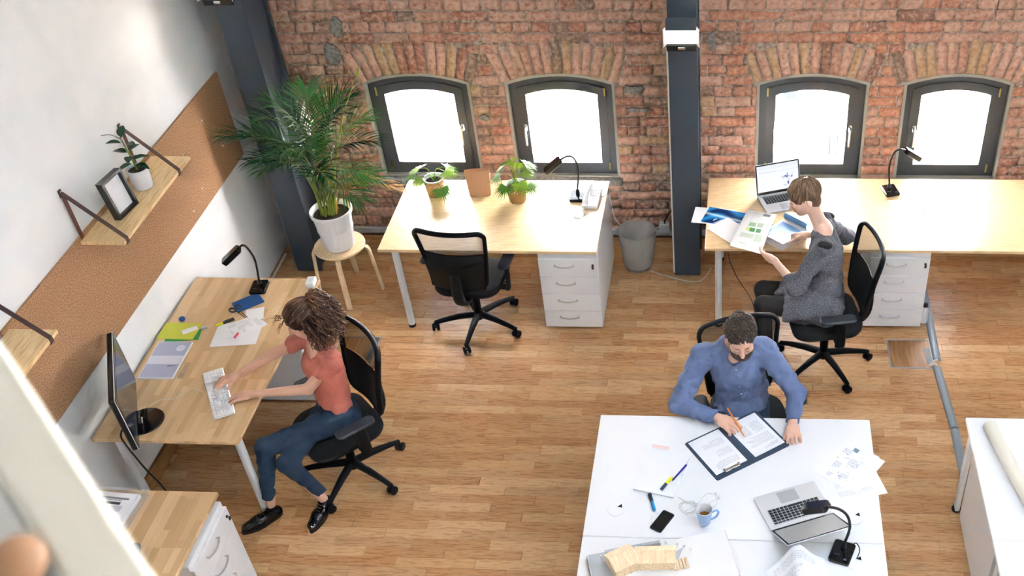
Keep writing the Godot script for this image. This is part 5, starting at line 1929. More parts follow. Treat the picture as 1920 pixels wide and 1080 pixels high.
func prop_left_desk(r: RandomNumberGenerator) -> void:
	var top := 0.7405
	# monitor, screen towards the woman
	var mo := thing("monitor", "large thin monitor on the typing desk, back to the wall", "monitor", Vector3(0.262, top, 3.07), deg_to_rad(116.0))
	var mb := MB.new()
	mb.lathe([Vector2(0, 0), Vector2(0.115, 0), Vector2(0.118, 0.004), Vector2(0.112, 0.010), Vector2(0.03, 0.016), Vector2(0, 0.017)], 32, Vector3(0, 0, 0.02))
	obj(mb, "foot", M.black_gloss, mo)
	mb = MB.new()
	mb.box(Vector3(0, 0.09, -0.045), Vector3(0.06, 0.16, 0.025), 0.006)
	mb.box(Vector3(0, 0.014, -0.02), Vector3(0.06, 0.016, 0.07), 0.004)
	obj(mb, "stand", M.black_plastic, mo)
	mb = MB.new()
	mb.slab(rrect(0.66, 0.39, 0.014, 4), -0.03, 0.004, 0.006, Transform3D(Basis(Vector3.RIGHT, PI / 2), Vector3(0, 0.27, 0.0)))
	var case := obj(mb, "case", M.black_plastic, mo)
	mb = MB.new()
	mb.slab(rrect(0.664, 0.394, 0.015, 4), 0.001, 0.0046, 0.001, Transform3D(Basis(Vector3.RIGHT, PI / 2), Vector3(0, 0.27, 0.0)))
	obj(mb, "rim", M.silver, case)
	mb = MB.new()
	mb.slab(rrect(0.652, 0.382, 0.01, 4), 0.0044, 0.008, 0.001, Transform3D(Basis(Vector3.RIGHT, PI / 2), Vector3(0, 0.27, 0.0)))
	obj(mb, "bezel", M.black_gloss, case)
	mb = MB.new()
	var im := Image.create(160, 100, false, Image.FORMAT_RGB8)
	for y in 100:
		for x in 160:
			im.set_pixel(x, y, rgb8(52, 62, 86).lerp(rgb8(84, 92, 108), absf(sin(x * 0.03 + 1.0))))
	im.fill_rect(Rect2i(0, 0, 160, 5), rgb8(120, 130, 140))
	for k in 14:
		im.fill_rect(Rect2i(14 + k * 9, 90, 6, 7), [rgb8(90, 130, 180), rgb8(170, 150, 90), rgb8(110, 150, 120)][k % 3])
	mb.sheet(1, 1, func(u: float, v: float) -> Vector3: return Vector3((u - 0.5) * 0.60, 0.27 + 0.167 - v * 0.334, 0.0088))
	obj(mb, "screen", printed("monitor_picture", im, 0.1, 0.02), case)
	cable("black monitor lead hanging behind the typing desk", [Vector3(0.22, 0.80, 3.13), Vector3(0.20, 0.76, 3.19), Vector3(0.235, 0.72, 3.235), Vector3(0.30, 0.55, 3.26), Vector3(0.38, 0.35, 3.28), Vector3(0.40, 0.02, 3.30)], 0.006, M.black_plastic)
	# keyboard: white, every key a part
	var kb := thing("keyboard", "white keyboard under the typing woman's hands", "keyboard", Vector3(0.64, top, 2.805), 0)
	kb.rotation.y = deg_to_rad(120.0)
	mb = MB.new()
	mb.slab(rrect(0.47, 0.125, 0.008, 3), 0, 0.009, 0.002)
	obj(mb, "plate", M.silver, kb)
	var km := {}
	for j in 6:
		for i in 21:
			if i == 15 or i == 17 and j == 3 or (j == 5 and i > 3 and i < 9):
				continue
			var kw := 0.0185
			var key := MB.new()
			if km.is_empty():
				key.box(Vector3.ZERO, Vector3(kw, 0.005, 0.0165), 0.001)
				km.key = key.mesh()
			obj(km.key, "key", M.key_white, kb, Transform3D(Basis(), Vector3(-0.2205 + i * 0.0216 + 0.002, 0.0112, -0.05 + j * 0.02)))
	mb = MB.new()
	mb.box(Vector3(-0.09, 0.0112, 0.05), Vector3(0.104, 0.005, 0.0165), 0.001)
	obj(mb, "space_bar", M.key_white, kb)
	cable("thin white keyboard lead across the typing desk", [Vector3(0.545, top + 0.004, 2.80), Vector3(0.46, top + 0.003, 2.775), Vector3(0.38, top + 0.003, 2.86), Vector3(0.30, top + 0.003, 2.875), Vector3(0.25, top + 0.003, 2.93)], 0.0022, M.cable_white)
	desk_lamp("black gooseneck lamp at the far end of the typing desk", Vector3(0.525, top, 1.745), 0.1, PI * 0.93, 0.07, 0.31)
	card("notebook", "small blue notebook in front of the left desk lamp", "notebook", 0.50, 1.905, 0.125, 0.185, -0.85, top, 0.008, M.blue_cover, "", 0.004)
	card("sheet_of_paper", "small pale note beside the blue notebook", "paper", 0.59, 2.03, 0.12, 0.14, 0.3, top, 0.001, M.paper)
	card("sheet_of_paper", "large white sheet under the invoices on the typing desk", "paper", 0.545, 2.235, 0.297, 0.235, 0.12, top + 0.0012, 0.001, M.paper)
	card("printed_page", "printed page under the red pen", "paper", 0.535, 2.165, 0.14, 0.20, -0.95, top + 0.0025, 0.001, M.doc_a)
	card("printed_page", "printed page beside the red pen, nearest the woman", "paper", 0.60, 2.16, 0.14, 0.20, -0.75, top + 0.0037, 0.001, M.doc_b)
	pen("highlighter", "yellow highlighter with black cap on the typing desk papers", Vector3(0.478, top + 0.0145, 2.095), Vector3(0.378, top + 0.0125, 2.168), 0.009, M.yellow_ink, M.black_plastic, 0.6, "marker")
	pen("ballpoint_pen", "clear pen with red cap on the typing desk papers", Vector3(0.549, top + 0.0105, 2.283), Vector3(0.577, top + 0.010, 2.10), 0.005, M.cable_white, M.red_ink, 0.26)
	pen("pencil", "pale pencil with dark tip near the woman's face", Vector3(0.655, top + 0.0055, 2.09), Vector3(0.742, top + 0.005, 2.055), 0.004, M.pine, M.cream_paper, 0.3)
	# scissors
	var sc := thing("scissors", "scissors with black handles next to the blue notebook", "scissors", Vector3(0.48, top, 2.01), 0)
	sc.rotation.y = atan2(-(2.076 - 1.953), 0.559 - 0.41)
	for sg: float in [-1.0, 1.0]:
		mb = MB.new()
		mb.slab([Vector2(-0.01, sg * 0.004), Vector2(0.10, sg * 0.001), Vector2(0.09, sg * 0.008), Vector2(-0.01, sg * 0.012)], 0.003 + 0.002 * sg, 0.0045 + 0.002 * sg)
		obj(mb, "blade", M.chrome, sc)
		mb = MB.new()
		var lp := []
		for k in 14:
			var a := TAU * k / 14
			lp.append(Vector3(-0.055 + cos(a) * 0.026, 0.006, sg * 0.022 + sin(a) * 0.017))
		mb.tube(lp, 0.0052, 7, false, 1.0, true)
		mb.bar(Vector3(-0.032, 0.005, sg * 0.012), Vector3(0.0, 0.004, -sg * 0.002), 0.011, 0.006, 0.001)
		obj(mb, "handle", M.black_plastic, sc)
	# folders by the wall
	card("card_folder", "yellow-green card folder on the typing desk by the wall", "folder", 0.147, 2.215, 0.25, 0.165, -0.02, top + 0.0012, 0.003, M.yellow_card)
	card("card_folder", "green card sticking out under the yellow folder", "folder", 0.19, 2.26, 0.22, 0.11, 0.15, top, 0.0011, M.green_card)
	card("label_tag", "white label lying on the yellow folder", "card", 0.215, 2.205, 0.10, 0.05, 0.62, top + 0.0043, 0.0008, M.paper)
	card("eraser", "small grey-white eraser at the edge of the yellow folder", "eraser", 0.305, 2.178, 0.045, 0.024, 0.3, top, 0.012, M.leg_grey, "", 0.003)
	mb = MB.new()
	mb.ell(Vector3(0, 0.018, 0), Vector3(0.022, 0.018, 0.022), 14)
	mat("ball_blue", rgb8(28, 60, 140), 0.3)
	tag(obj(mb, "paperweight", M.ball_blue, self, Transform3D(Basis(), Vector3(0.125, top, 2.108))), "small round blue paperweight behind the yellow folder", "paperweight")
	# ring binder with clear cover
	var bi := thing("presentation_binder", "spiral-bound booklet with lilac cover beside the monitor", "booklet", Vector3(0.18, top, 2.51), 0.03)
	mb = MB.new()
	mb.slab(rrect(0.225, 0.355, 0.006, 2), 0, 0.012, 0.001)
	obj(mb, "pages", M.paper, bi)
	im = Image.create(180, 280, false, Image.FORMAT_RGB8)
	im.fill(rgb8(176, 180, 208))
	im.fill_rect(Rect2i(0, 110, 180, 66), rgb8(220, 222, 236))
	for y in 280:
		for x in 180:
			if Vector2(x - 138, y - 50).length() < 24:
				im.set_pixel(x, y, rgb8(222, 224, 238))
	im.fill_rect(Rect2i(126, 48, 26, 3), rgb8(150, 156, 190))
	im.fill_rect(Rect2i(120, 186, 44, 4), rgb8(90, 96, 140))
	im.fill_rect(Rect2i(120, 194, 30, 3), rgb8(90, 96, 140))
	mb = MB.new()
	mb.sheet(1, 1, func(u: float, w: float) -> Vector3: return Vector3((u - 0.5) * 0.215, 0.0126, (w - 0.5) * 0.345))
	obj(mb, "cover", printed("lilac_cover", im, 0.3), bi)
	for k in 22:
		mb = MB.new()
		var lp := []
		for q in 8:
			var a := TAU * q / 8
			lp.append(Vector3(0.112 + cos(a) * 0.008, 0.008 + sin(a) * 0.0075, -0.165 + k * 0.0157))
		mb.tube(lp, 0.0012, 4, false, 1.0, true)
		obj(mb, "spiral_ring", M.cable_white, bi)
	card("ruler", "short clear ruler beside the lilac booklet", "ruler", 0.335, 2.60, 0.03, 0.15, 0.02, top, 0.002, M.clear_plastic)
	# wood offcut and socket at the right rim of the desk
	card("wood_strip", "thin pale wood strip near the left desk lamp", "wood strip", 0.712, 1.95, 0.035, 0.17, -0.05, top, 0.003, M.birch)
	var so := thing("socket_block", "white socket block on the desk corner behind the woman's head", "socket", Vector3(0.875, top, 1.69), 0.1)
	mb = MB.new()
	mb.box(Vector3(0, 0.02, 0), Vector3(0.06, 0.04, 0.09), 0.006)
	obj(mb, "body", M.laminate, so)
	mb = MB.new()
	mb.lathe([Vector2(0.018, 0.0402), Vector2(0.018, 0.041), Vector2(0, 0.041)], 16)
	obj(mb, "socket_face", M.leg_white, so)
	# papers and tray on the bottom left desk
	var tr := thing("paper_tray", "clear letter tray with papers on the bottom left desk", "tray", Vector3(0.38, top, 3.765), -0.06)
	mb = MB.new()
	mb.box(Vector3(0, 0.004, 0), Vector3(0.35, 0.006, 0.27), 0.001)
	mb.box(Vector3(0.173, 0.03, 0), Vector3(0.004, 0.055, 0.27), 0.001)
	mb.box(Vector3(0, 0.03, -0.133), Vector3(0.35, 0.055, 0.004), 0.001)
	obj(mb, "tray", M.clear_plastic, tr)
	mb = MB.new()
	mb.box(Vector3(-0.01, 0.022, 0), Vector3(0.31, 0.028, 0.225), 0.001)
	obj(mb, "papers", M.paper, tr)
	im = lines_img(360, 256, pw_(), rgb8(120, 122, 136), [[40, 60, 260, 1, 30], [60, 180, 240, 3, 14]], 12)
	im.fill_rect(Rect2i(30, 40, 300, 16), rgb8(140, 142, 152))
	im.fill_rect(Rect2i(180, 80, 110, 22), rgb8(60, 62, 76))
	im.fill_rect(Rect2i(40, 110, 280, 50), rgb8(206, 208, 222))
	card("printed_page", "printed page on top of the letter tray", "paper", 0.36, 3.757, 0.297, 0.21, -0.10, top + 0.0375, 0.001, printed("tray_page", im, 0.8))
	mb = MB.new()
	mb.ell(Vector3(0, 0.016, 0), Vector3(0.032, 0.018, 0.052), 16)
	tag(obj(mb, "computer_mouse", M.chair_pad, self, Transform3D(Basis(Vector3.UP, 0.4), Vector3(0.66, top - 0.001, 4.03))), "dark computer mouse half hidden by the blurred ledge", "mouse")


func prop_floor() -> void:
	# waste bin with a clear liner
	var b := thing("waste_bin", "wire waste bin lined with a crumpled clear bag", "bin", Vector3(3.025, 0, 0.42))
	var mb := MB.new()
	var n := 30
	var rows := 10
	var lin := mat("liner", Color(0.80, 0.80, 0.79, 0.4), 0.28)
	lin.transparency = BaseMaterial3D.TRANSPARENCY_ALPHA
	mat("bin_wire", rgb8(150, 146, 138), 0.4, 0.6)
	mb.lathe([Vector2(0, 0.004), Vector2(0.108, 0.004), Vector2(0.108, 0.0), Vector2(0, 0.0)], n)
	for k in n:
		var a := TAU * k / n
		var d := Vector3(cos(a), 0, sin(a))
		mb.tube([d * 0.108 + Vector3(0, 0.003, 0), d * 0.145 + Vector3(0, 0.32, 0)], 0.0018, 4)
	for y: float in [0.08, 0.16, 0.24, 0.32]:
		var lp := []
		for k in n:
			var a := TAU * k / n
			lp.append(Vector3(cos(a), 0, sin(a)) * lerpf(0.108, 0.145, y / 0.32) + Vector3(0, y, 0))
		mb.tube(lp, 0.0022, 4, false, 1.0, true)
	obj(mb, "wire_basket", M.bin_wire, b)
	mb = MB.new()
	var nz := FastNoiseLite.new()
	nz.seed = 8
	nz.frequency = 9.0
	for inner in [0, 1]:
		mb.sheet(48, 12, func(u: float, w: float) -> Vector3:
			var a := TAU * u * (1.0 if inner == 0 else -1.0)
			var y := lerpf(0.345, 0.03 if inner == 0 else 0.02, w)
			var rr := lerpf(0.112, 0.155, y / 0.345) - (0.014 if inner else 0.0)
			var p := Vector3(cos(a) * rr, y, sin(a) * rr)
			rr += 0.012 * nz.get_noise_3d(p.x * 1.6, p.y * 0.9, p.z * 1.6)
			return Vector3(cos(a) * rr, y + (0.012 * nz.get_noise_2d(u * 0.7, 3.0) if w == 0.0 else 0.0), sin(a) * rr))
	obj(mb, "liner", lin, b)
	# floor boxes: steel frame, wooden lid
	noisy("lid_wood", noise_tex(145, 0.012, [rgb8(142, 98, 56), rgb8(172, 124, 76)], [0.25, 0.75], 4, 256), Vector3(9, 4, 0.9), 0.4)
	for k in 2:
		var c: Vector3 = [Vector3(5.108, 0, 1.477), Vector3(0.975, 0, 1.53)][k]
		var fb := thing("floor_box", ["steel-framed floor socket lid beside the grey cable duct", "steel-framed floor socket lid behind the woman in coral"][k], "floor socket", c, 0, "floor socket lids")
		mb = MB.new()
		for sg: float in [-1.0, 1.0]:
			mb.box(Vector3(sg * 0.155, 0.002, 0), Vector3(0.009, 0.004, 0.319))
			mb.box(Vector3(0, 0.002, sg * 0.155), Vector3(0.301, 0.004, 0.009))
		obj(mb, "frame", M.duct_grey, fb)
		mb = MB.new()
		mb.box(Vector3(0, 0.0012, 0), Vector3(0.30, 0.0024, 0.30))
		obj(mb, "lid", M.lid_wood, fb)
		mb = MB.new()
		mb.box(Vector3(0.125, 0.003, 0.02), Vector3(0.036, 0.004, 0.17), 0.001)
		obj(mb, "cable_flap", M.steel_edge, fb)
	# half-round cable ducts
	var segs := [[Vector3(5.296, 0, 0.72), Vector3(5.293, 0, 1.55), "grey cable duct on the floor behind the drawer pedestal"], [Vector3(5.282, 0, 1.625), Vector3(5.318, 0, 2.245), "short grey cable duct in front of the floor socket lid"], [Vector3(5.319, 0, 2.262), Vector3(5.322, 0, 3.05), "grey cable duct running under the paper roll table"]]
	for s in segs:
		mb = MB.new()
		var d: Vector3 = (s[1] - s[0])
		var poly := []
		for k in 9:
			var a := PI * k / 8
			poly.append(Vector2(cos(a) * 0.03, sin(a) * 0.024))
		var ax := d.normalized()
		var sx := Vector3.UP.cross(ax).normalized()
		mb.slab(poly, 0, d.length(), 0.0, Transform3D(Basis(sx, ax, sx.cross(ax)), s[0]))
		# the outline's -z must point up
		var chk := (sx.cross(ax)).y
		var o := MB.new()
		o.slab(poly, 0, d.length(), 0.001, Transform3D(Basis(-sx if chk > 0 else sx, ax, Vector3.DOWN), s[0]))
		tag(obj(o, "cable_duct", M.duct_grey, self), s[2], "cable duct", "grey floor cable ducts")
	cable("white cables leaving the floor socket into the duct", [Vector3(5.23, 0.006, 1.60), Vector3(5.26, 0.03, 1.585), Vector3(5.285, 0.03, 1.57), Vector3(5.292, 0.012, 1.552)], 0.006, M.cable_white)
	cable("white cable loop between the two duct ends", [Vector3(5.235, 0.006, 1.612), Vector3(5.25, 0.03, 1.62), Vector3(5.27, 0.03, 1.615), Vector3(5.284, 0.012, 1.628)], 0.006, M.cable_white)
	# bottle behind the pedestal
	var bo := thing("bottle", "small white bottle with black cap beside the drawer pedestal", "bottle", Vector3(5.248, 0, 1.10))
	mb = MB.new()
	mb.lathe([Vector2(0, 0), Vector2(0.026, 0), Vector2(0.03, 0.006), Vector2(0.03, 0.06), Vector2(0.027, 0.065), Vector2(0.03, 0.07), Vector2(0.03, 0.12), Vector2(0.014, 0.14), Vector2(0.014, 0.15), Vector2(0, 0.15)], 20)
	obj(mb, "body", M.ceramic, bo)
	mb = MB.new()
	mb.lathe([Vector2(0.017, 0.148), Vector2(0.017, 0.175), Vector2(0, 0.176)], 16)
	obj(mb, "cap", M.black_plastic, bo)
	# junction box and cables along the brick wall
	var jb := thing("junction_box", "white junction box on the brick wall near the bin", "socket", Vector3(3.215, 0.115, 0.034))
	mb = MB.new()
	mb.box(Vector3(0, 0, 0.0), Vector3(0.085, 0.085, 0.05), 0.004)
	obj(mb, "box", M.laminate, jb)
	mb = MB.new()
	mb.box(Vector3(0, 0, 0.027), Vector3(0.074, 0.074, 0.006), 0.002)
	obj(mb, "cover", M.leg_white, jb)
	cable("black cable rising from the junction box behind the column", [Vector3(3.22, 0.158, 0.04), Vector3(3.225, 0.2, 0.05), Vector3(3.27, 0.28, 0.05), Vector3(3.33, 0.36, 0.06)], 0.007, M.black_plastic)
	cable("white cable looping left of the junction box", [Vector3(3.172, 0.12, 0.04), Vector3(3.13, 0.11, 0.05), Vector3(3.10, 0.085, 0.05)], 0.005, M.cable_white)
	cable("pale cable trailing over the floor around the middle column", [Vector3(3.13, 0.004, 0.50), Vector3(3.28, 0.004, 0.575), Vector3(3.47, 0.004, 0.64), Vector3(3.56, 0.004, 0.60), Vector3(3.62, 0.004, 0.45)], 0.004, M.cable_white)
	cable("thin brown lead hanging under the laptop desk", [Vector3(3.80, 0.69, 0.9), Vector3(3.76, 0.45, 0.85), Vector3(3.82, 0.2, 0.8), Vector3(3.95, 0.02, 0.9), Vector3(3.98, 0.005, 1.15)], 0.0035, M.leather_strap)
	cable("grey cables along the foot of the left wall by the column", [Vector3(0.05, 0.03, 0.35), Vector3(0.06, 0.03, 0.9), Vector3(0.07, 0.02, 1.3), Vector3(0.1, 0.005, 1.6)], 0.009, M.cable_white)


# ------------------------------------------------------------------ people: smooth distance fields meshed as surface nets

# prim: {t: 0 bone | 1 ellipsoid, a, b, ra, rb, k, n, s (squash along n), cb (flat end at b), bs, r, sub}
func bone(a: Vector3, b: Vector3, ra: float, rb: float, k := 0.02, n := Vector3.ZERO, s := 1.0, cb := false) -> Dictionary:
	return {"t": 0, "a": a, "b": b, "ra": ra, "rb": rb, "k": k, "n": n, "s": s, "cb": cb, "sub": false}


func egg(c: Vector3, bs: Basis, r: Vector3, k := 0.015, sub := false) -> Dictionary:
	return {"t": 1, "a": c, "bs": bs, "r": r, "k": k, "sub": sub}


# keep: optional list of [point, normal]; what lies beyond a plane is cut off
func net(mb: MB, prims: Array, cell: float, wr := 0.0, freq := 12.0, cuts := [], folds := false) -> void:
	var lo := Vector3(1e9, 1e9, 1e9)
	var hi := -lo
	for p in prims:
		if p.sub:
			continue
		var ext: float = maxf(p.ra, p.rb) if p.t == 0 else maxf(p.r.x, maxf(p.r.y, p.r.z))
		var e := Vector3.ONE * (ext + 0.012)
		lo = lo.min(p.a - e)
		hi = hi.max(p.a + e)
		if p.t == 0:
			lo = lo.min(p.b - e)
			hi = hi.max(p.b + e)
	lo -= Vector3.ONE * cell * 2
	hi += Vector3.ONE * cell * 2
	var nx := int((hi.x - lo.x) / cell) + 2
	var ny := int((hi.y - lo.y) / cell) + 2
	var nz := int((hi.z - lo.z) / cell) + 2
	var D := PackedFloat32Array()
	D.resize(nx * ny * nz)
	D.fill(1.0)
	var fn := FastNoiseLite.new()
	fn.seed = 5
	fn.frequency = freq
	fn.fractal_octaves = 2
	if folds:
		fn.fractal_type = FastNoiseLite.FRACTAL_RIDGED
	for p in prims:
		var ext: float = maxf(p.ra, p.rb) if p.t == 0 else maxf(p.r.x, maxf(p.r.y, p.r.z))
		var k: float = p.k
		var pad := Vector3.ONE * (ext + k + cell * 3)
		var a: Vector3 = p.a
		var b: Vector3 = p.b if p.t == 0 else p.a
		var l := a.min(b) - pad
		var h := a.max(b) + pad
		var x0 := maxi(0, int((l.x - lo.x) / cell))
		var x1 := mini(nx - 1, int((h.x - lo.x) / cell) + 1)
		var y0 := maxi(0, int((l.y - lo.y) / cell))
		var y1 := mini(ny - 1, int((h.y - lo.y) / cell) + 1)
		var z0 := maxi(0, int((l.z - lo.z) / cell))
		var z1 := mini(nz - 1, int((h.z - lo.z) / cell) + 1)
		var isb: bool = p.t == 0
		var sub: bool = p.sub
		var ab := b - a
		var n := Vector3.ZERO
		var s := 1.0
		var ra := 0.0
		var rb := 0.0
		var inv := Basis()
		var rad := Vector3.ONE
		var cb := false
		if isb:
			n = p.n
			s = p.s
			ra = p.ra
			rb = p.rb
			cb = p.cb
			if s != 1.0:
				ab += n * (ab.dot(n) * (s - 1.0))
		else:
			inv = (p.bs as Basis).transposed()
			rad = p.r
		var l2 := maxf(ab.length_squared(), 1e-9)
		var dirn := ab / sqrt(l2)
		var len_ := sqrt(l2)
		var mr := minf(rad.x, minf(rad.y, rad.z))
		for z in range(z0, z1 + 1):
			for y in range(y0, y1 + 1):
				var row := (z * ny + y) * nx
				for x in range(x0, x1 + 1):
					var q := Vector3(lo.x + x * cell, lo.y + y * cell, lo.z + z * cell) - a
					var d := 0.0
					if isb:
						if s != 1.0:
							q += n * (q.dot(n) * (s - 1.0))
						var t := clampf(q.dot(ab) / l2, 0.0, 1.0)
						d = (q - ab * t).length() - (ra + (rb - ra) * t)
						if cb:
							d = maxf(d, q.dot(dirn) - len_)
						if s > 1.0:
							d /= 1.0 + (s - 1.0) * 0.5
					else:
						q = inv * q
						var e := (q / rad).length()
						d = (e - 1.0) * mr if e < 1e-4 else e * (e - 1.0) / (q / (rad * rad)).length()
					var i := row + x
					var o := D[i]
					if sub:
						var hh := clampf(0.5 - 0.5 * (o + d) / k, 0.0, 1.0)
						D[i] = o + (-d - o) * hh + k * hh * (1.0 - hh)
					else:
						var hh := clampf(0.5 + 0.5 * (o - d) / k, 0.0, 1.0)
						D[i] = o + (d - o) * hh - k * hh * (1.0 - hh)
	var near := cell * 4.0
	if wr > 0.0 or cuts.size():
		for z in nz:
			for y in ny:
				var row := (z * ny + y) * nx
				for x in nx:
					var i := row + x
					var o := D[i]
					if o < near and o > -near * 3.0:
						var q := Vector3(lo.x + x * cell, lo.y + y * cell, lo.z + z * cell)
						if wr > 0.0:
							o += wr * fn.get_noise_3dv(q)
						for c in cuts:
							o = maxf(o, (q - c[0]).dot(c[1]))
						D[i] = o
	var ids := PackedInt32Array()
	ids.resize(nx * ny * nz)
	ids.fill(-1)
	var sxy := nx * ny
	for z in nz - 1:
		for y in ny - 1:
			var row := (z * ny + y) * nx
			for x in nx - 1:
				var i := row + x
				var d0 := D[i]
				if d0 > near or d0 < -near:
					continue
				var c := [d0, D[i + 1], D[i + nx], D[i + nx + 1], D[i + sxy], D[i + sxy + 1], D[i + sxy + nx], D[i + sxy + nx + 1]]
				var m := 0
				for q in 8:
					if c[q] < 0.0:
						m |= 1 << q
				if m == 0 or m == 255:
					continue
				var acc := Vector3.ZERO
				var cnt := 0
				for e in EDGES:
					var da: float = c[e[0]]
					var db: float = c[e[1]]
					if (da < 0.0) != (db < 0.0):
						var t := da / (da - db)
						acc += CORNERS[e[0]].lerp(CORNERS[e[1]], t)
						cnt += 1
				ids[i] = mb.add(lo + (Vector3(x, y, z) + acc / cnt) * cell)
	for z in range(1, nz - 1):
		for y in range(1, ny - 1):
			var row := (z * ny + y) * nx
			for x in range(1, nx - 1):
				var i := row + x
				if ids[i] < 0:
					continue
				var d0 := D[i] < 0.0
				if d0 != (D[i + 1] < 0.0):
					quad_ids(mb, ids[i], ids[i - nx], ids[i - nx - sxy], ids[i - sxy], d0)
				if d0 != (D[i + nx] < 0.0):
					quad_ids(mb, ids[i], ids[i - sxy], ids[i - sxy - 1], ids[i - 1], d0)
				if d0 != (D[i + sxy] < 0.0):
					quad_ids(mb, ids[i], ids[i - 1], ids[i - 1 - nx], ids[i - nx], d0)


const EDGES := [[0, 1], [2, 3], [4, 5], [6, 7], [0, 2], [1, 3], [4, 6], [5, 7], [0, 4], [1, 5], [2, 6], [3, 7]]
const CORNERS: Array[Vector3] = [Vector3(0, 0, 0), Vector3(1, 0, 0), Vector3(0, 1, 0), Vector3(1, 1, 0), Vector3(0, 0, 1), Vector3(1, 0, 1), Vector3(0, 1, 1), Vector3(1, 1, 1)]


func quad_ids(mb: MB, a: int, b: int, c: int, d: int, flip: bool) -> void:
	if a < 0 or b < 0 or c < 0 or d < 0:
		return
	if flip:
		mb.tri(a, b, c)
		mb.tri(a, c, d)
	else:
		mb.tri(a, c, b)
		mb.tri(a, d, c)


func shifted(mb: MB, by: Vector3) -> MB:
	for k in mb.v.size():
		mb.v[k] -= by
	return mb


func head_prims(c: Vector3, F: Vector3, U: Vector3, s: float, male: bool) -> Array:
	var L := U.cross(F).normalized()
	var bs := Basis(L, U, F)
	var at := func(l: float, u: float, f: float) -> Vector3: return c + (L * l + U * u + F * f) * s
	var pr := [
		egg(at.call(0, 0.035, -0.014), bs, Vector3(0.073, 0.088, 0.094) * s, 0.02),
		egg(at.call(0, -0.035, 0.028), bs, Vector3(0.057, 0.075, 0.062) * s, 0.03),
		egg(at.call(0, -0.085, 0.058), bs, Vector3(0.03 if male else 0.024, 0.024, 0.026) * s, 0.03),
		bone(at.call(-0.03, 0.022, 0.074), at.call(0.03, 0.022, 0.074), 0.014 * s, 0.014 * s, 0.015),
		bone(at.call(0, 0.012, 0.088), at.call(0, -0.024, 0.108), 0.007 * s, 0.011 * s, 0.012),
		bone(at.call(-0.009, -0.028, 0.096), at.call(0.009, -0.028, 0.096), 0.007 * s, 0.007 * s, 0.008),
		bone(at.call(-0.014, -0.055, 0.084), at.call(0.014, -0.055, 0.084), 0.008 * s, 0.008 * s, 0.01),
	]
	for q: float in [-1.0, 1.0]:
		pr.append(egg(at.call(q * 0.038, -0.02, 0.062), bs, Vector3(0.02, 0.018, 0.02) * s, 0.02))
		pr.append(egg(at.call(q * 0.031, 0.004, 0.096), bs, Vector3(0.014, 0.009, 0.012) * s, 0.010, true))
		pr.append(egg(at.call(q * 0.031, 0.002, 0.079), bs, Vector3(0.0125, 0.011, 0.0115) * s, 0.003))
		pr.append(egg(at.call(q * 0.073, -0.006, -0.012), bs * Basis(Vector3.UP, q * 0.35), Vector3(0.009, 0.029, 0.018) * s, 0.006))
	return pr


# a hand: wrist, direction of the palm, back of the hand, thumb side; curl per finger
func hand_prims(w: Vector3, d: Vector3, n: Vector3, t: Vector3, s: float, curls: Array, thumb_in := 0.3) -> Array:
	var pr := []
	n = (n - d * n.dot(d)).normalized()
	pr.append(bone(w - d * 0.012, w + d * 0.03 * s, 0.024 * s, 0.03 * s, 0.012, n, 1.45))
	pr.append(bone(w + (d * 0.035 + t * 0.018) * s, w + (d * 0.078 + t * 0.022) * s, 0.022 * s, 0.019 * s, 0.012, n, 1.5))
	pr.append(bone(w + (d * 0.035 - t * 0.014) * s, w + (d * 0.074 - t * 0.022) * s, 0.022 * s, 0.017 * s, 0.012, n, 1.5))
	var off := [0.031, 0.0105, -0.0105, -0.031]
	var lens := [0.070, 0.078, 0.072, 0.056]
	for k in 4:
		var p: Vector3 = w + (d * (0.082 - absf(k - 1.2) * 0.004) + t * off[k]) * s
		var dir: Vector3 = (d + t * (off[k] * 4.0)).normalized()
		var ax := t
		var bend: float = curls[k]
		for j in 3:
			dir = dir.rotated(ax, bend * (0.6 if j == 0 else 1.0) * (1.0 if n.cross(d).dot(t) > 0 else -1.0))
			var l: float = lens[k] * [0.45, 0.31, 0.24][j] * s
			var r0: float = [0.0096, 0.0088, 0.008][j] * s
			pr.append(bone(p, p + dir * l, r0, r0 * 0.92, 0.005))
			p += dir * l
	var tp := w + (d * 0.028 + t * 0.028 - n * 0.004) * s
	var td := (t * (1.0 - thumb_in) + d * (0.55 + thumb_in) - n * 0.35).normalized()
	pr.append(bone(w + (d * 0.012 + t * 0.012) * s, tp, 0.017 * s, 0.0135 * s, 0.012))
	pr.append(bone(tp, tp + td * 0.036 * s, 0.0125 * s, 0.0105 * s, 0.006))
	var t2 := (td + d * 0.45 * thumb_in).normalized()
	pr.append(bone(tp + td * 0.036 * s, tp + td * 0.036 * s + t2 * 0.028 * s, 0.0102 * s, 0.009 * s, 0.005))
	return pr


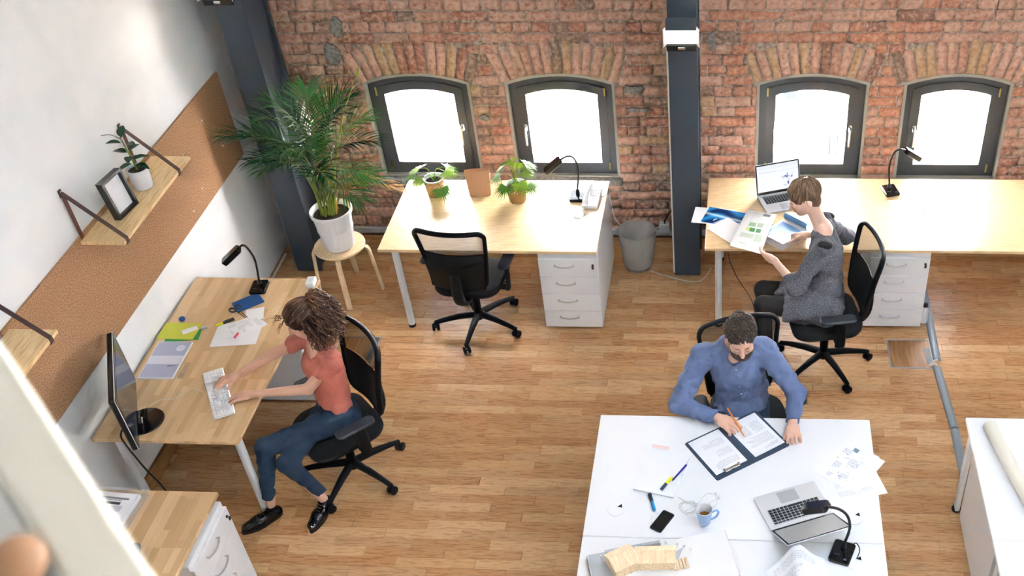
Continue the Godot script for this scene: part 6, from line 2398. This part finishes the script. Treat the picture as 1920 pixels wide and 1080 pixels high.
# locks of hair: roots spread over an egg round the skull, combed along flow(root) and hanging by gravity
func locks(mb: MB, c: Vector3, bs: Basis, rad: Vector3, n: int, inside: Callable, flow: Callable, length: Callable, r0: float, wave: float, turns: float, grav: float, rg: RandomNumberGenerator, lift := 1.0, sides := 5, hug := 0.0) -> void:
	var made := 0
	var tries := 0
	while made < n and tries < n * 20:
		tries += 1
		var u := Vector3(rg.randfn(), rg.randfn(), rg.randfn()).normalized()
		if not inside.call(u):
			continue
		made += 1
		var p := c + bs * (u * rad)
		var l: float = (length.call(u) as float) * rg.randf_range(0.75, 1.2)
		var steps := 9 if turns < 1.5 else 15
		var ds := l / steps
		var path := []
		var rr := []
		var dir: Vector3 = (bs * (flow.call(u) as Vector3)).normalized()
		var ph := rg.randf() * TAU
		var off := rg.randf_range(0.0, 1.0) * lift * 0.012
		for i in steps + 1:
			var t := float(i) / steps
			var side := dir.cross(Vector3.UP)
			side = side.normalized() if side.length() > 0.05 else Vector3.RIGHT
			var up2 := side.cross(dir).normalized()
			var a := ph + t * turns * TAU
			path.append(p + (side * cos(a) + up2 * sin(a)) * wave * (0.3 + 0.7 * t))
			rr.append(r0 * (0.75 + 0.5 * t if t < 0.5 else (1.0 - t) * 1.7 + 0.15))
			p += dir * ds
			dir = (dir + Vector3.DOWN * grav * ds * 10.0).normalized()
			# stay outside the skull
			var q := bs.transposed() * (p - c) / rad
			var e := q.length()
			var least := 1.0 + off / rad.x
			if e < least or hug > 0.0:
				q = q / e * (least if e < least else lerpf(e, least, hug))
				p = c + bs * (q * rad)
				if hug > 0.0 and path.size():
					var nd: Vector3 = p - (p - dir * ds)
					var nn := (bs * (q / rad)).normalized()
					dir = (nd - nn * nd.dot(nn) * 0.9).normalized()
		mb.tube(path, rr, sides, false)


func face_details(body: Node, c: Vector3, F: Vector3, U: Vector3, s: float, base: Vector3, brow: Material, lip: Material) -> void:
	var L := U.cross(F).normalized()
	var at := func(l: float, u: float, f: float) -> Vector3: return c + (L * l + U * u + F * f) * s - base
	for q: float in [-1.0, 1.0]:
		var mb := MB.new()
		mb.tube([at.call(q * 0.014, 0.024, 0.0895), at.call(q * 0.03, 0.031, 0.087), at.call(q * 0.046, 0.026, 0.074)], [0.002, 0.0026, 0.001], 6, true, 0.7)
		obj(mb, "eyebrow", brow, body)
		mb = MB.new()
		mb.tube([at.call(q * 0.019, -0.003, 0.0885), at.call(q * 0.031, -0.0065, 0.092), at.call(q * 0.043, -0.003, 0.0845)], 0.001, 5)
		obj(mb, "eyelashes", brow, body)
	var ml := MB.new()
	ml.tube([at.call(-0.021, -0.054, 0.0875), at.call(-0.007, -0.0515, 0.094), at.call(0.0, -0.053, 0.0945), at.call(0.007, -0.0515, 0.094), at.call(0.021, -0.054, 0.0875)], [0.001, 0.004, 0.004, 0.004, 0.001], 6)
	ml.tube([at.call(-0.019, -0.056, 0.087), at.call(0.0, -0.061, 0.0935), at.call(0.019, -0.056, 0.087)], [0.001, 0.0045, 0.001], 6)
	obj(ml, "lips", lip, body)


func shoe(body: Node, heel: Vector3, toe: Vector3, base: Vector3, m: Material, laces: bool) -> void:
	var d := (toe - heel).normalized()
	var s := d.cross(Vector3.UP).normalized()
	var l := heel.distance_to(toe)
	var up := Vector3.UP
	var mb := MB.new()
	var h := heel + d * 0.035
	net(mb, [bone(h + up * 0.045, h + d * 0.02 + up * 0.07, 0.036, 0.036, 0.02), bone(h + up * 0.042, heel + d * l * 0.55 + up * 0.042, 0.036, 0.038, 0.025, up, 1.1), bone(heel + d * l * 0.55 + up * 0.04, toe - d * 0.045 + up * 0.034, 0.042, 0.036, 0.025, up, 1.25)], 0.007, 0.0, 12.0, [[heel + up * 0.012, -up], [h + up * 0.088, up]])
	var o := obj(shifted(mb, base), "shoe", m, body)
	mb = MB.new()
	var poly := []
	for k in 20:
		var t := TAU * k / 20
		var x := cos(t)
		var wdt := (0.043 if x > -0.1 else 0.036)
		poly.append(Vector2(l / 2 + x * l / 2, sin(t) * wdt * (1.0 - 0.25 * maxf(0, x - 0.5))))
	mb.slab(poly, 0.001, 0.016, 0.002, Transform3D(Basis(d, up, d.cross(up)), heel - base))
	obj(mb, "sole", M.rubber, o)
	if laces:
		mb = MB.new()
		for k in 4:
			var p := heel + d * (l * 0.42 + k * 0.018) + up * (0.098 - k * 0.0075) - base
			mb.tube([p - s * 0.02 - up * 0.006, p + up * 0.002, p + s * 0.02 - up * 0.006], 0.0026, 5)
		obj(mb, "laces", M.leather_strap, o)


func build_people() -> void:
	var skin := mat("skin", rgb8(222, 176, 152), 0.5)
	skin.metallic_specular = 0.4
	mat("skin_pale", rgb8(230, 190, 168), 0.5)
	mat("lip_rose", rgb8(186, 106, 100), 0.4)
	mat("hair_brown", rgb8(66, 42, 32), 0.38)
	mat("hair_auburn", rgb8(124, 82, 54), 0.38)
	mat("hair_dark", rgb8(72, 56, 46), 0.42)
	mat("hair_sandy", rgb8(150, 122, 94), 0.4)
	mat("hair_sandy_dark", rgb8(118, 92, 70), 0.4)
	var tx := noise_tex(150, 0.15, [rgb8(192, 106, 90), rgb8(206, 122, 104)], [0.3, 0.7], 2, 256)
	noisy("coral", tx, Vector3(3, 3, 3), 0.7, true)
	noisy("denim", noise_tex(151, 0.2, [rgb8(24, 44, 68), rgb8(38, 62, 90)], [0.3, 0.7], 3, 256), Vector3(4, 4, 4), 0.8, true)
	noisy("shirt_blue", noise_tex(152, 0.2, [rgb8(90, 106, 146), rgb8(108, 125, 164)], [0.3, 0.7], 3, 256), Vector3(5, 5, 5), 0.75, true)
	noisy("melange", noise_tex(153, 0.16, [rgb8(58, 60, 70), rgb8(96, 98, 108), rgb8(150, 150, 158)], [0.3, 0.5, 0.72], 3, 512), Vector3(1.5, 1.5, 1.5), 0.85, true)
	mat("legging_black", rgb8(18, 18, 21), 0.7)
	mat("shoe_black", rgb8(18, 18, 20), 0.15)
	mat("button_pearl", rgb8(224, 226, 232), 0.3)
	mat("hair_tie", rgb8(30, 24, 24), 0.5)
	print("p1")
	person_coral()
	print("p2")
	person_blue()
	print("p3")
	person_grey()


func person_coral() -> void:
	var base := Vector3(1.345, 0, 2.76)
	var rg := RandomNumberGenerator.new()
	rg.seed = 51
	var up := Vector3.UP
	var f := Vector3(-0.72, 0, 0.69).normalized()
	var l := up.cross(f)
	var H := Vector3(1.345, 0.565, 2.76)
	var W := H + Vector3(-0.005, 0.15, 0.0)
	var Ch := H + Vector3(-0.012, 0.36, -0.02)
	var S := H + Vector3(-0.012, 0.495, -0.035)
	var sl := S + l * 0.165 + Vector3(0, -0.01, 0)
	var sr := S - l * 0.165 + Vector3(0, -0.01, 0)
	var el := Vector3(1.262, 0.868, 2.885)
	var er := Vector3(0.962, 0.90, 2.605)
	var wl := Vector3(0.885, 0.792, 2.862)
	var wr := Vector3(0.735, 0.792, 2.69)
	var hc := Vector3(1.285, 1.268, 2.715)
	var F := Vector3(-0.80, -0.42, 0.38).normalized()
	var U := (up - F * up.dot(F) + l * 0.06).normalized()
	var kl := Vector3(0.985, 0.565, 3.085)
	var kr := Vector3(1.105, 0.475, 3.13)
	var al := Vector3(0.907, 0.095, 3.135)
	var ar := Vector3(1.225, 0.095, 3.075)
	# body
	var b := MB.new()
	net(b, [bone(W, Ch, 0.10, 0.115, 0.04, f, 1.4), bone(Ch, S, 0.115, 0.09, 0.04, f, 1.4), bone(sl, sr, 0.045, 0.045, 0.04), bone(S + up * 0.01, hc - U * 0.07 - F * 0.025, 0.05, 0.046, 0.03),
		bone(sl - l * 0.015, el, 0.036, 0.036, 0.02), bone(el, wl, 0.035, 0.0235, 0.01), bone(sr + l * 0.015, er, 0.036, 0.036, 0.02), bone(er, wr, 0.035, 0.0235, 0.01),
		bone(W, H, 0.10, 0.12, 0.03, f, 1.3), bone(H + l * 0.08, kl, 0.07, 0.05, 0.02), bone(H - l * 0.08, kr, 0.07, 0.05, 0.02), bone(kl, al, 0.045, 0.03, 0.01), bone(kr, ar, 0.045, 0.03, 0.01)], 0.012)
	net(b, head_prims(hc, F, U, 1.05, false) + [bone(hc - U * 0.05 - F * 0.02, S + up * 0.01, 0.046, 0.05, 0.02)], 0.0045)
	net(b, hand_prims(wl, Vector3(-0.97, -0.10, 0.14).normalized(), Vector3(-0.05, 1, 0.15).normalized(), Vector3(-0.05, 0, -1).normalized(), 1.0, [0.28, 0.22, 0.24, 0.30]) + [bone(wl - (wl - el).normalized() * 0.05, wl, 0.026, 0.023, 0.01)], 0.0035)
	net(b, hand_prims(wr, Vector3(-0.88, -0.10, 0.42).normalized(), Vector3(-0.05, 1, 0.0).normalized(), Vector3(0.42, 0, 0.88).normalized(), 1.0, [0.30, 0.24, 0.22, 0.28]) + [bone(wr - (wr - er).normalized() * 0.05, wr, 0.026, 0.023, 0.01)], 0.0035)
	var o := obj(shifted(b, base), "person", M.skin, self, Transform3D(Basis(), base))
	tag(o, "woman in coral top and jeans typing at the left desk", "person")
	# coral top
	b = MB.new()
	var n1 := S + f * 0.065 + up * 0.055
	net(b, [bone(W - up * 0.05, Ch, 0.132, 0.138, 0.05, f, 1.28), bone(Ch, S - up * 0.01, 0.138, 0.105, 0.05, f, 1.3), bone(sl - l * 0.02, sr + l * 0.02, 0.062, 0.062, 0.04),
		bone(Ch + f * 0.045 + l * 0.06 - up * 0.01, Ch + f * 0.045 - l * 0.06 - up * 0.01, 0.062, 0.062, 0.04),
		bone(sl - l * 0.02, sl.lerp(el, 0.52), 0.062, 0.058, 0.03, Vector3.ZERO, 1.0, true), bone(sr + l * 0.02, sr.lerp(er, 0.52), 0.062, 0.058, 0.03, Vector3.ZERO, 1.0, true),
		egg(n1, Basis(l, up, f), Vector3(0.062, 0.085, 0.07), 0.01, true), egg(S + up * 0.08, Basis(l, up, f), Vector3(0.068, 0.06, 0.075), 0.012, true)], 0.009, 0.012, 6.0, [[W - up * 0.07, -up]], true)
	obj(shifted(b, base), "blouse", M.coral, o)
	# jeans, one leg over the other
	b = MB.new()
	net(b, [bone(W - up * 0.02, H - up * 0.01, 0.112, 0.14, 0.04, f, 1.2), bone(H + l * 0.075, H - l * 0.075, 0.105, 0.105, 0.04), bone(H - l * 0.08, kr, 0.088, 0.062, 0.012), bone(kr, ar + up * 0.06, 0.062, 0.04, 0.008, Vector3.ZERO, 1.0, true),
		bone(H + l * 0.085, kl, 0.09, 0.066, 0.012), bone(kl, al + up * 0.06, 0.064, 0.042, 0.008, Vector3.ZERO, 1.0, true)], 0.009, 0.008, 8.0, [[W + up * 0.0, up]], true)
	obj(shifted(b, base), "jeans", M.denim, o)
	shoe(o, Vector3(0.955, 0, 3.125), Vector3(0.752, 0, 3.305), base, M.shoe_black, true)
	shoe(o, Vector3(1.235, 0, 3.02), Vector3(1.188, 0, 3.285), base, M.shoe_black, true)
	face_details(o, hc, F, U, 1.05, base, M.hair_brown, M.lip_rose)
	# hair: combed back to a small tail, loose curls below
	var bs := Basis(U.cross(F).normalized(), U, F)
	var rad := Vector3(0.083, 0.099, 0.104) * 1.05
	var hcc := hc + (U * 0.035 - F * 0.016) * 1.05
	b = MB.new()
	net(b, [egg(hcc, bs, rad * 0.985, 0.01), egg(hc + U * -0.01 - F * 0.07, bs, Vector3(0.08, 0.10, 0.055), 0.03), egg(hc + F * 0.115 - U * 0.045, bs, Vector3(0.095, 0.085, 0.085), 0.012, true)], 0.006, 0.006, 40.0)
	var hair := obj(shifted(b, base), "hair", M.hair_brown, o)
	for k in 2:
		b = MB.new()
		# smooth part over the crown
		locks(b, hcc, bs, rad, 110 - k * 50, func(u: Vector3) -> bool: return u.y > 0.25 and u.z < 0.85, func(u: Vector3) -> Vector3: return Vector3(-u.x * 0.5, 0.15, -1.0), func(_u: Vector3) -> float: return 0.13, 0.0042, 0.004, 0.8, 0.2, rg, 0.3, 5, 0.8)
		# loose curls
		locks(b, hcc - U * 0.01 - F * 0.02, bs, rad * Vector3(1.12, 1.0, 1.1), 230 if k == 0 else 190, func(u: Vector3) -> bool: return u.y < 0.35 and u.z < 0.38 and u.y > -0.75, func(u: Vector3) -> Vector3: return Vector3(u.x * 0.5, -0.6, u.z * 0.4 - 0.2), func(_u: Vector3) -> float: return 0.17, 0.0034, 0.012, 2.6, 1.9, rg, 3.0, 4)
		# tail
		locks(b, hcc - F * 0.10 + U * 0.05, bs, Vector3(0.04, 0.04, 0.04), 60 if k == 0 else 90, func(_u: Vector3) -> bool: return true, func(u: Vector3) -> Vector3: return Vector3(u.x, u.y * 0.4 - 0.3, -0.5), func(_u: Vector3) -> float: return 0.18, 0.0032, 0.013, 2.6, 2.2, rg, 0.0, 4)
		# curl over the forehead
		locks(b, hc + F * 0.075 + U * 0.095, bs, Vector3(0.02, 0.01, 0.01), 5, func(_u: Vector3) -> bool: return true, func(u: Vector3) -> Vector3: return Vector3(u.x, 0.1, 1.0), func(_u: Vector3) -> float: return 0.08, 0.0022, 0.010, 1.5, 0.7, rg, 0.0)
		obj(shifted(b, base), "locks", M.hair_brown if k == 0 else M.hair_auburn, hair)
	b = MB.new()
	var lp := []
	for k in 12:
		var a := TAU * k / 12
		lp.append(hcc - F * 0.115 + U * 0.052 + (bs.x * cos(a) + bs.y * sin(a)) * 0.02 - base)
	b.tube(lp, 0.006, 6, false, 1.0, true)
	obj(b, "hair_tie", M.hair_tie, o)


func person_blue() -> void:
	var base := Vector3(3.86, 0, 2.62)
	var rg := RandomNumberGenerator.new()
	rg.seed = 52
	var up := Vector3.UP
	var f := Vector3(0.06, 0, 1.0).normalized()
	var l := up.cross(f)
	var H := Vector3(3.86, 0.565, 2.62)
	var W := Vector3(3.87, 0.72, 2.645)
	var Ch := Vector3(3.84, 0.93, 2.675)
	var S := Vector3(3.815, 1.075, 2.695)
	var sl := Vector3(3.995, 1.07, 2.68)
	var sr := Vector3(3.635, 1.035, 2.715)
	var el := Vector3(4.195, 0.815, 2.79)
	var er := Vector3(3.495, 0.805, 2.89)
	var wl := Vector3(4.165, 0.785, 3.02)
	var wr := Vector3(3.735, 0.80, 3.0)
	var hc := Vector3(3.858, 1.255, 2.79)
	var F := Vector3(0.08, -0.40, 0.91).normalized()
	var U := (up - F * up.dot(F) - l * 0.05).normalized()
	var b := MB.new()
	net(b, [bone(H, W, 0.13, 0.125, 0.04, f, 1.3), bone(W, Ch, 0.125, 0.135, 0.04, f, 1.35), bone(Ch, S, 0.135, 0.10, 0.04, f, 1.35), bone(sl, sr, 0.055, 0.055, 0.04), bone(S, hc - U * 0.07 - F * 0.02, 0.062, 0.056, 0.03),
		bone(sl, el, 0.05, 0.042, 0.02), bone(el, wl, 0.04, 0.028, 0.01), bone(sr, er, 0.05, 0.042, 0.02), bone(er, wr, 0.04, 0.028, 0.01),
		bone(H + l * 0.09, Vector3(3.98, 0.565, 3.06), 0.08, 0.055, 0.02), bone(H - l * 0.09, Vector3(3.74, 0.565, 3.06), 0.08, 0.055, 0.02), bone(Vector3(3.98, 0.565, 3.06), Vector3(3.98, 0.1, 3.02), 0.05, 0.035, 0.01), bone(Vector3(3.74, 0.565, 3.06), Vector3(3.74, 0.1, 3.02), 0.05, 0.035, 0.01)], 0.013)
	net(b, head_prims(hc, F, U, 1.1, true) + [bone(hc - U * 0.05 - F * 0.02, S, 0.056, 0.062, 0.02)], 0.0045)
	# right hand holds a pencil, left hand rests curled on the folder
	net(b, hand_prims(wr, Vector3(0.80, -0.10, 0.55).normalized(), Vector3(-0.25, 0.8, 0.5).normalized(), Vector3(0.55, 0.25, -0.80).normalized(), 1.05, [0.55, 0.65, 0.75, 0.8], 0.55) + [bone(wr - (wr - er).normalized() * 0.05, wr, 0.03, 0.027, 0.01)], 0.0035)
	net(b, hand_prims(wl, Vector3(0.08, -0.12, 0.99).normalized(), Vector3(0.0, 1, 0.1).normalized(), Vector3(-1, 0, 0.08).normalized(), 1.05, [0.75, 0.8, 0.8, 0.75], 0.5) + [bone(wl - (wl - el).normalized() * 0.05, wl, 0.03, 0.027, 0.01)], 0.0035)
	var o := obj(shifted(b, base), "person", M.skin, self, Transform3D(Basis(), base))
	tag(o, "bearded man in a blue shirt writing at the white table", "person")
	# shirt
	b = MB.new()
	var cut := S + f * 0.085 + up * 0.035
	net(b, [bone(H - up * 0.02 + f * 0.05, W, 0.165, 0.15, 0.05, f, 1.15), bone(H + f * 0.10 + l * 0.06 + up * 0.035, H + f * 0.10 - l * 0.06 + up * 0.035, 0.10, 0.10, 0.05), bone(W, Ch, 0.15, 0.162, 0.05, f, 1.25), bone(Ch, S - up * 0.005, 0.162, 0.115, 0.05, f, 1.22), bone(sl - l * 0.01, sr + l * 0.01, 0.075, 0.075, 0.04),
		bone(S + up * 0.0, S + up * 0.075 + f * 0.02, 0.082, 0.072, 0.012, Vector3.ZERO, 1.0, true),
		bone(sl, el, 0.074, 0.062, 0.03), bone(el, wl - (wl - el).normalized() * 0.015, 0.062, 0.044, 0.02, Vector3.ZERO, 1.0, true), bone(sr, er, 0.074, 0.064, 0.03), bone(er, wr - (wr - er).normalized() * 0.015, 0.064, 0.045, 0.02, Vector3.ZERO, 1.0, true),
		egg(S + up * 0.10 + f * 0.045, Basis(l, up, f), Vector3(0.06, 0.07, 0.075), 0.008, true), egg(cut, Basis(l, up, f), Vector3(0.026, 0.085, 0.06), 0.008, true)], 0.009, 0.013, 9.0, [], true)
	var sh := obj(shifted(b, base), "shirt", M.shirt_blue, o)
	# collar points, placket and buttons
	for q: float in [-1.0, 1.0]:
		b = MB.new()
		var c0 := S + up * 0.085 + l * q * 0.06 + f * 0.02
		var c1 := S + up * 0.062 + l * q * 0.028 + f * 0.105
		var c2 := S + up * -0.005 + l * q * 0.068 + f * 0.118
		var c3 := S + up * 0.04 + l * q * 0.088 + f * 0.05
		b.face([c0 - base, c1 - base, c2 - base, c3 - base], S - base)
		b.face([c0 - base - up * 0.004, c1 - base - up * 0.004, c2 - base - up * 0.004, c3 - base - up * 0.004], S + up - base)
		obj(b, "collar", M.shirt_blue, sh)
	for k in 5:
		b = MB.new()
		var t := k / 4.0
		var p := S.lerp(W, 0.18 + 0.80 * t) + f * (0.121 + 0.012 * sin(t * PI))
		b.ell(p - base, Vector3(0.0055, 0.0055, 0.003), 8)
		obj(b, "button", M.button_pearl, sh)
	b = MB.new()
	net(b, [bone(H + up * 0.05, H, 0.145, 0.15, 0.04, f, 1.15), bone(H + l * 0.09, Vector3(3.98, 0.565, 3.06), 0.095, 0.07, 0.02), bone(H - l * 0.09, Vector3(3.74, 0.565, 3.06), 0.095, 0.07, 0.02), bone(Vector3(3.98, 0.565, 3.06), Vector3(3.98, 0.14, 3.02), 0.07, 0.05, 0.01, Vector3.ZERO, 1.0, true), bone(Vector3(3.74, 0.565, 3.06), Vector3(3.74, 0.14, 3.02), 0.07, 0.05, 0.01, Vector3.ZERO, 1.0, true)], 0.014)
	obj(shifted(b, base), "trousers", M.denim, o)
	for x: float in [3.74, 3.98]:
		shoe(o, Vector3(x, 0, 2.97), Vector3(x, 0, 3.24), base, M.shoe_black, false)
	face_details(o, hc, F, U, 1.1, base, M.hair_dark, M.lip_rose)
	# beard and curls
	var bs := Basis(U.cross(F).normalized(), U, F)
	b = MB.new()
	net(b, [egg(hc + (U * -0.078 + F * 0.040) * 1.1, bs, Vector3(0.060, 0.043, 0.066) * 1.1, 0.01), egg(hc + (U * -0.03 + F * 0.004) * 1.1, bs, Vector3(0.0685, 0.05, 0.024) * 1.1, 0.02), egg(hc + (U * 0.004 + F * 0.085) * 1.1, bs, Vector3(0.058, 0.05, 0.062) * 1.1, 0.008, true), egg(hc + (U * -0.054 + F * 0.105) * 1.1, bs, Vector3(0.018, 0.007, 0.02) * 1.1, 0.006, true)], 0.005, 0.006, 60.0)
	b.tube([hc + bs * Vector3(-0.03, -0.046, 0.085) * 1.1, hc + bs * Vector3(0, -0.04, 0.102) * 1.1, hc + bs * Vector3(0.03, -0.046, 0.085) * 1.1], [0.003, 0.0055, 0.003], 6)
	var be := obj(shifted(b, base), "beard", M.hair_dark, o)
	var rad := Vector3(0.08, 0.096, 0.10) * 1.1
	var hcc := hc + (U * 0.035 - F * 0.015) * 1.1
	b = MB.new()
	net(b, [egg(hcc, bs, rad * 0.97, 0.01), egg(hc + F * 0.118 - U * 0.02, bs, Vector3(0.10, 0.09, 0.085), 0.01, true), egg(hc - U * 0.12 + F * 0.02, bs, Vector3(0.11, 0.085, 0.12), 0.01, true)], 0.006, 0.01, 50.0)
	var hair := obj(shifted(b, base), "hair", M.hair_dark, o)
	b = MB.new()
	locks(b, hcc, bs, rad * 0.97, 460, func(u: Vector3) -> bool: return u.y > -0.1 and u.y > u.z * 0.95 - 0.12, func(u: Vector3) -> Vector3: return Vector3(u.x + 0.3, u.y, u.z + 0.5), func(_u: Vector3) -> float: return 0.034, 0.004, 0.0065, 1.3, 0.1, rg, 0.5, 4, 0.5)
	obj(shifted(b, base), "curls", M.hair_dark, hair)
	# the pencil he holds
	pen("pencil", "orange pencil in the man's hand", Vector3(3.785, 0.872, 2.985), Vector3(3.888, 0.7475, 3.095), 0.0042, M.orange_ink, M.orange_ink, 0.6)


func person_grey() -> void:
	var base := Vector3(4.44, 0, 1.6)
	var rg := RandomNumberGenerator.new()
	rg.seed = 53
	var up := Vector3.UP
	var f := Vector3(-0.985, 0, -0.10).normalized()
	var l := up.cross(f)
	var H := Vector3(4.45, 0.565, 1.60)
	var W := Vector3(4.455, 0.72, 1.575)
	var Ch := Vector3(4.43, 0.94, 1.535)
	var S := Vector3(4.405, 1.085, 1.50)
	var sl := S + l * 0.165 + Vector3(0, -0.015, 0)
	var sr := S - l * 0.165 + Vector3(0, -0.015, 0)
	var el := Vector3(4.235, 0.79, 1.715)
	var er := Vector3(4.60, 0.815, 1.15)
	var wl := Vector3(4.082, 0.862, 1.515)
	var wr := Vector3(4.325, 0.802, 1.115)
	var hc := Vector3(4.262, 1.352, 1.487)
	var F := Vector3(-0.84, -0.42, 0.20).normalized()
	var U := (up - F * up.dot(F)).normalized()
	var kl := Vector3(4.015, 0.575, 1.64)
	var kr := Vector3(4.015, 0.575, 1.47)
	var b := MB.new()
	net(b, [bone(H, W, 0.12, 0.10, 0.04, f, 1.3), bone(W, Ch, 0.10, 0.115, 0.04, f, 1.4), bone(Ch, S, 0.115, 0.09, 0.04, f, 1.4), bone(sl, sr, 0.045, 0.045, 0.04), bone(S, hc - U * 0.07 - F * 0.025, 0.05, 0.045, 0.03),
		bone(sl - l * 0.015, el, 0.036, 0.036, 0.02), bone(el, wl, 0.035, 0.0235, 0.01), bone(sr + l * 0.015, er, 0.036, 0.036, 0.02), bone(er, wr, 0.035, 0.0235, 0.01),
		bone(H + l * 0.08, kl, 0.07, 0.05, 0.02), bone(H - l * 0.08, kr, 0.07, 0.05, 0.02), bone(kl, Vector3(4.03, 0.1, 1.63), 0.045, 0.03, 0.01), bone(kr, Vector3(4.06, 0.1, 1.47), 0.045, 0.03, 0.01)], 0.012)
	net(b, head_prims(hc, F, U, 1.05, false) + [bone(hc - U * 0.05 - F * 0.02, S, 0.044, 0.05, 0.02)], 0.0045)
	net(b, hand_prims(wl, Vector3(-0.72, -0.10, -0.68).normalized(), Vector3(-0.35, 0.5, 0.75).normalized(), Vector3(-0.35, 0.85, 0.30).normalized(), 1.0, [0.35, 0.4, 0.5, 0.55], 0.7) + [bone(wl - (wl - el).normalized() * 0.05, wl, 0.026, 0.023, 0.01)], 0.0035)
	net(b, hand_prims(wr, Vector3(-0.97, -0.08, 0.22).normalized(), Vector3(0.0, 1, 0.15).normalized(), Vector3(0.22, 0, 0.97).normalized(), 1.0, [0.12, 0.4, 0.55, 0.6], 0.4) + [bone(wr - (wr - er).normalized() * 0.05, wr, 0.026, 0.023, 0.01)], 0.0035)
	var o := obj(shifted(b, base), "person", M.skin_pale, self, Transform3D(Basis(), base))
	tag(o, "short-haired woman in a grey mottled dress holding a sheet", "person")
	b = MB.new()
	net(b, [bone(H + up * 0.01, W, 0.148, 0.118, 0.05, f, 1.2), bone(W, Ch, 0.118, 0.137, 0.05, f, 1.28), bone(Ch, S - up * 0.01, 0.137, 0.105, 0.05, f, 1.3), bone(sl - l * 0.02, sr + l * 0.02, 0.062, 0.062, 0.04),
		bone(Ch + f * 0.045 + l * 0.06, Ch + f * 0.045 - l * 0.06, 0.06, 0.06, 0.04),
		bone(sl - l * 0.02, el, 0.062, 0.062, 0.03), bone(el, el.lerp(wl, 0.40), 0.062, 0.056, 0.02, Vector3.ZERO, 1.0, true), bone(sr + l * 0.02, er, 0.062, 0.064, 0.03), bone(er, er.lerp(wr, 0.42), 0.064, 0.056, 0.02, Vector3.ZERO, 1.0, true),
		bone(H + l * 0.085, H.lerp(kl, 0.68) + l * 0.025, 0.125, 0.108, 0.04, Vector3.ZERO, 1.0, true), bone(H - l * 0.085, H.lerp(kr, 0.68) - l * 0.025, 0.125, 0.108, 0.04, Vector3.ZERO, 1.0, true), bone(H.lerp(kl, 0.1), H.lerp(kr, 0.6), 0.11, 0.1, 0.04),
		egg(S + up * 0.075 - f * 0.01, Basis(l, up, f), Vector3(0.090, 0.055, 0.09), 0.012, true)], 0.009, 0.013, 6.0, [], true)
	var dr := obj(shifted(b, base), "dress", M.melange, o)
	# dark sheer insets on the shoulders
	mat("sheer_black", rgb8(40, 34, 36), 0.6)
	for q: float in [-1.0, 1.0]:
		b = MB.new()
		var p := (sl if q > 0 else sr)
		b.ell(p + l * q * 0.008 + up * 0.034 - f * 0.012 - base, Vector3(0.034, 0.03, 0.056), 14, Basis(l, up, f))
		obj(b, "shoulder_inset", M.sheer_black, dr)
	b = MB.new()
	net(b, [bone(H + l * 0.085, kl, 0.085, 0.066, 0.02), bone(H - l * 0.085, kr, 0.085, 0.066, 0.02), bone(kl, Vector3(4.03, 0.12, 1.63), 0.062, 0.04, 0.01), bone(kr, Vector3(4.06, 0.12, 1.47), 0.062, 0.04, 0.01)], 0.011)
	obj(shifted(b, base), "leggings", M.legging_black, o)
	shoe(o, Vector3(4.07, 0, 1.645), Vector3(3.83, 0, 1.61), base, M.shoe_black, false)
	shoe(o, Vector3(4.10, 0, 1.475), Vector3(3.86, 0, 1.44), base, M.shoe_black, false)
	face_details(o, hc, F, U, 1.05, base, M.hair_sandy_dark, M.lip_rose)
	var bs := Basis(U.cross(F).normalized(), U, F)
	var rad := Vector3(0.08, 0.096, 0.102) * 1.05
	var hcc := hc + (U * 0.037 - F * 0.016) * 1.05
	b = MB.new()
	net(b, [egg(hcc, bs, rad * 0.985, 0.01), egg(hc - U * 0.03 - F * 0.055, bs, Vector3(0.072, 0.075, 0.05), 0.03), egg(hc + F * 0.125 - U * 0.055, bs, Vector3(0.10, 0.085, 0.10), 0.012, true), egg(hc - U * 0.13 + F * 0.03, bs, Vector3(0.12, 0.085, 0.09), 0.012, true), egg(hc + bs.x * 0.085 - U * 0.012 + F * 0.012, bs, Vector3(0.03, 0.042, 0.036), 0.008, true), egg(hc - bs.x * 0.085 - U * 0.012 + F * 0.012, bs, Vector3(0.03, 0.042, 0.036), 0.008, true)], 0.006, 0.004, 30.0)
	var hair := obj(shifted(b, base), "hair", M.hair_sandy_dark, o)
	for k in 2:
		b = MB.new()
		locks(b, hcc, bs, rad, 150, func(u: Vector3) -> bool: return (u.y > 0.12 or u.z < -0.45) and u.y > -0.4 and u.y > u.z * 1.0 - 0.15, func(u: Vector3) -> Vector3: return Vector3(u.x * 1.2 + 0.1, u.y - 0.75, (u.z + 0.35) * 1.3), func(_u: Vector3) -> float: return 0.06, 0.0048, 0.002, 0.7, 0.3, rg, 0.5, 4, 0.9)
		obj(shifted(b, base), "locks", M.hair_sandy if k == 0 else M.hair_sandy_dark, hair)
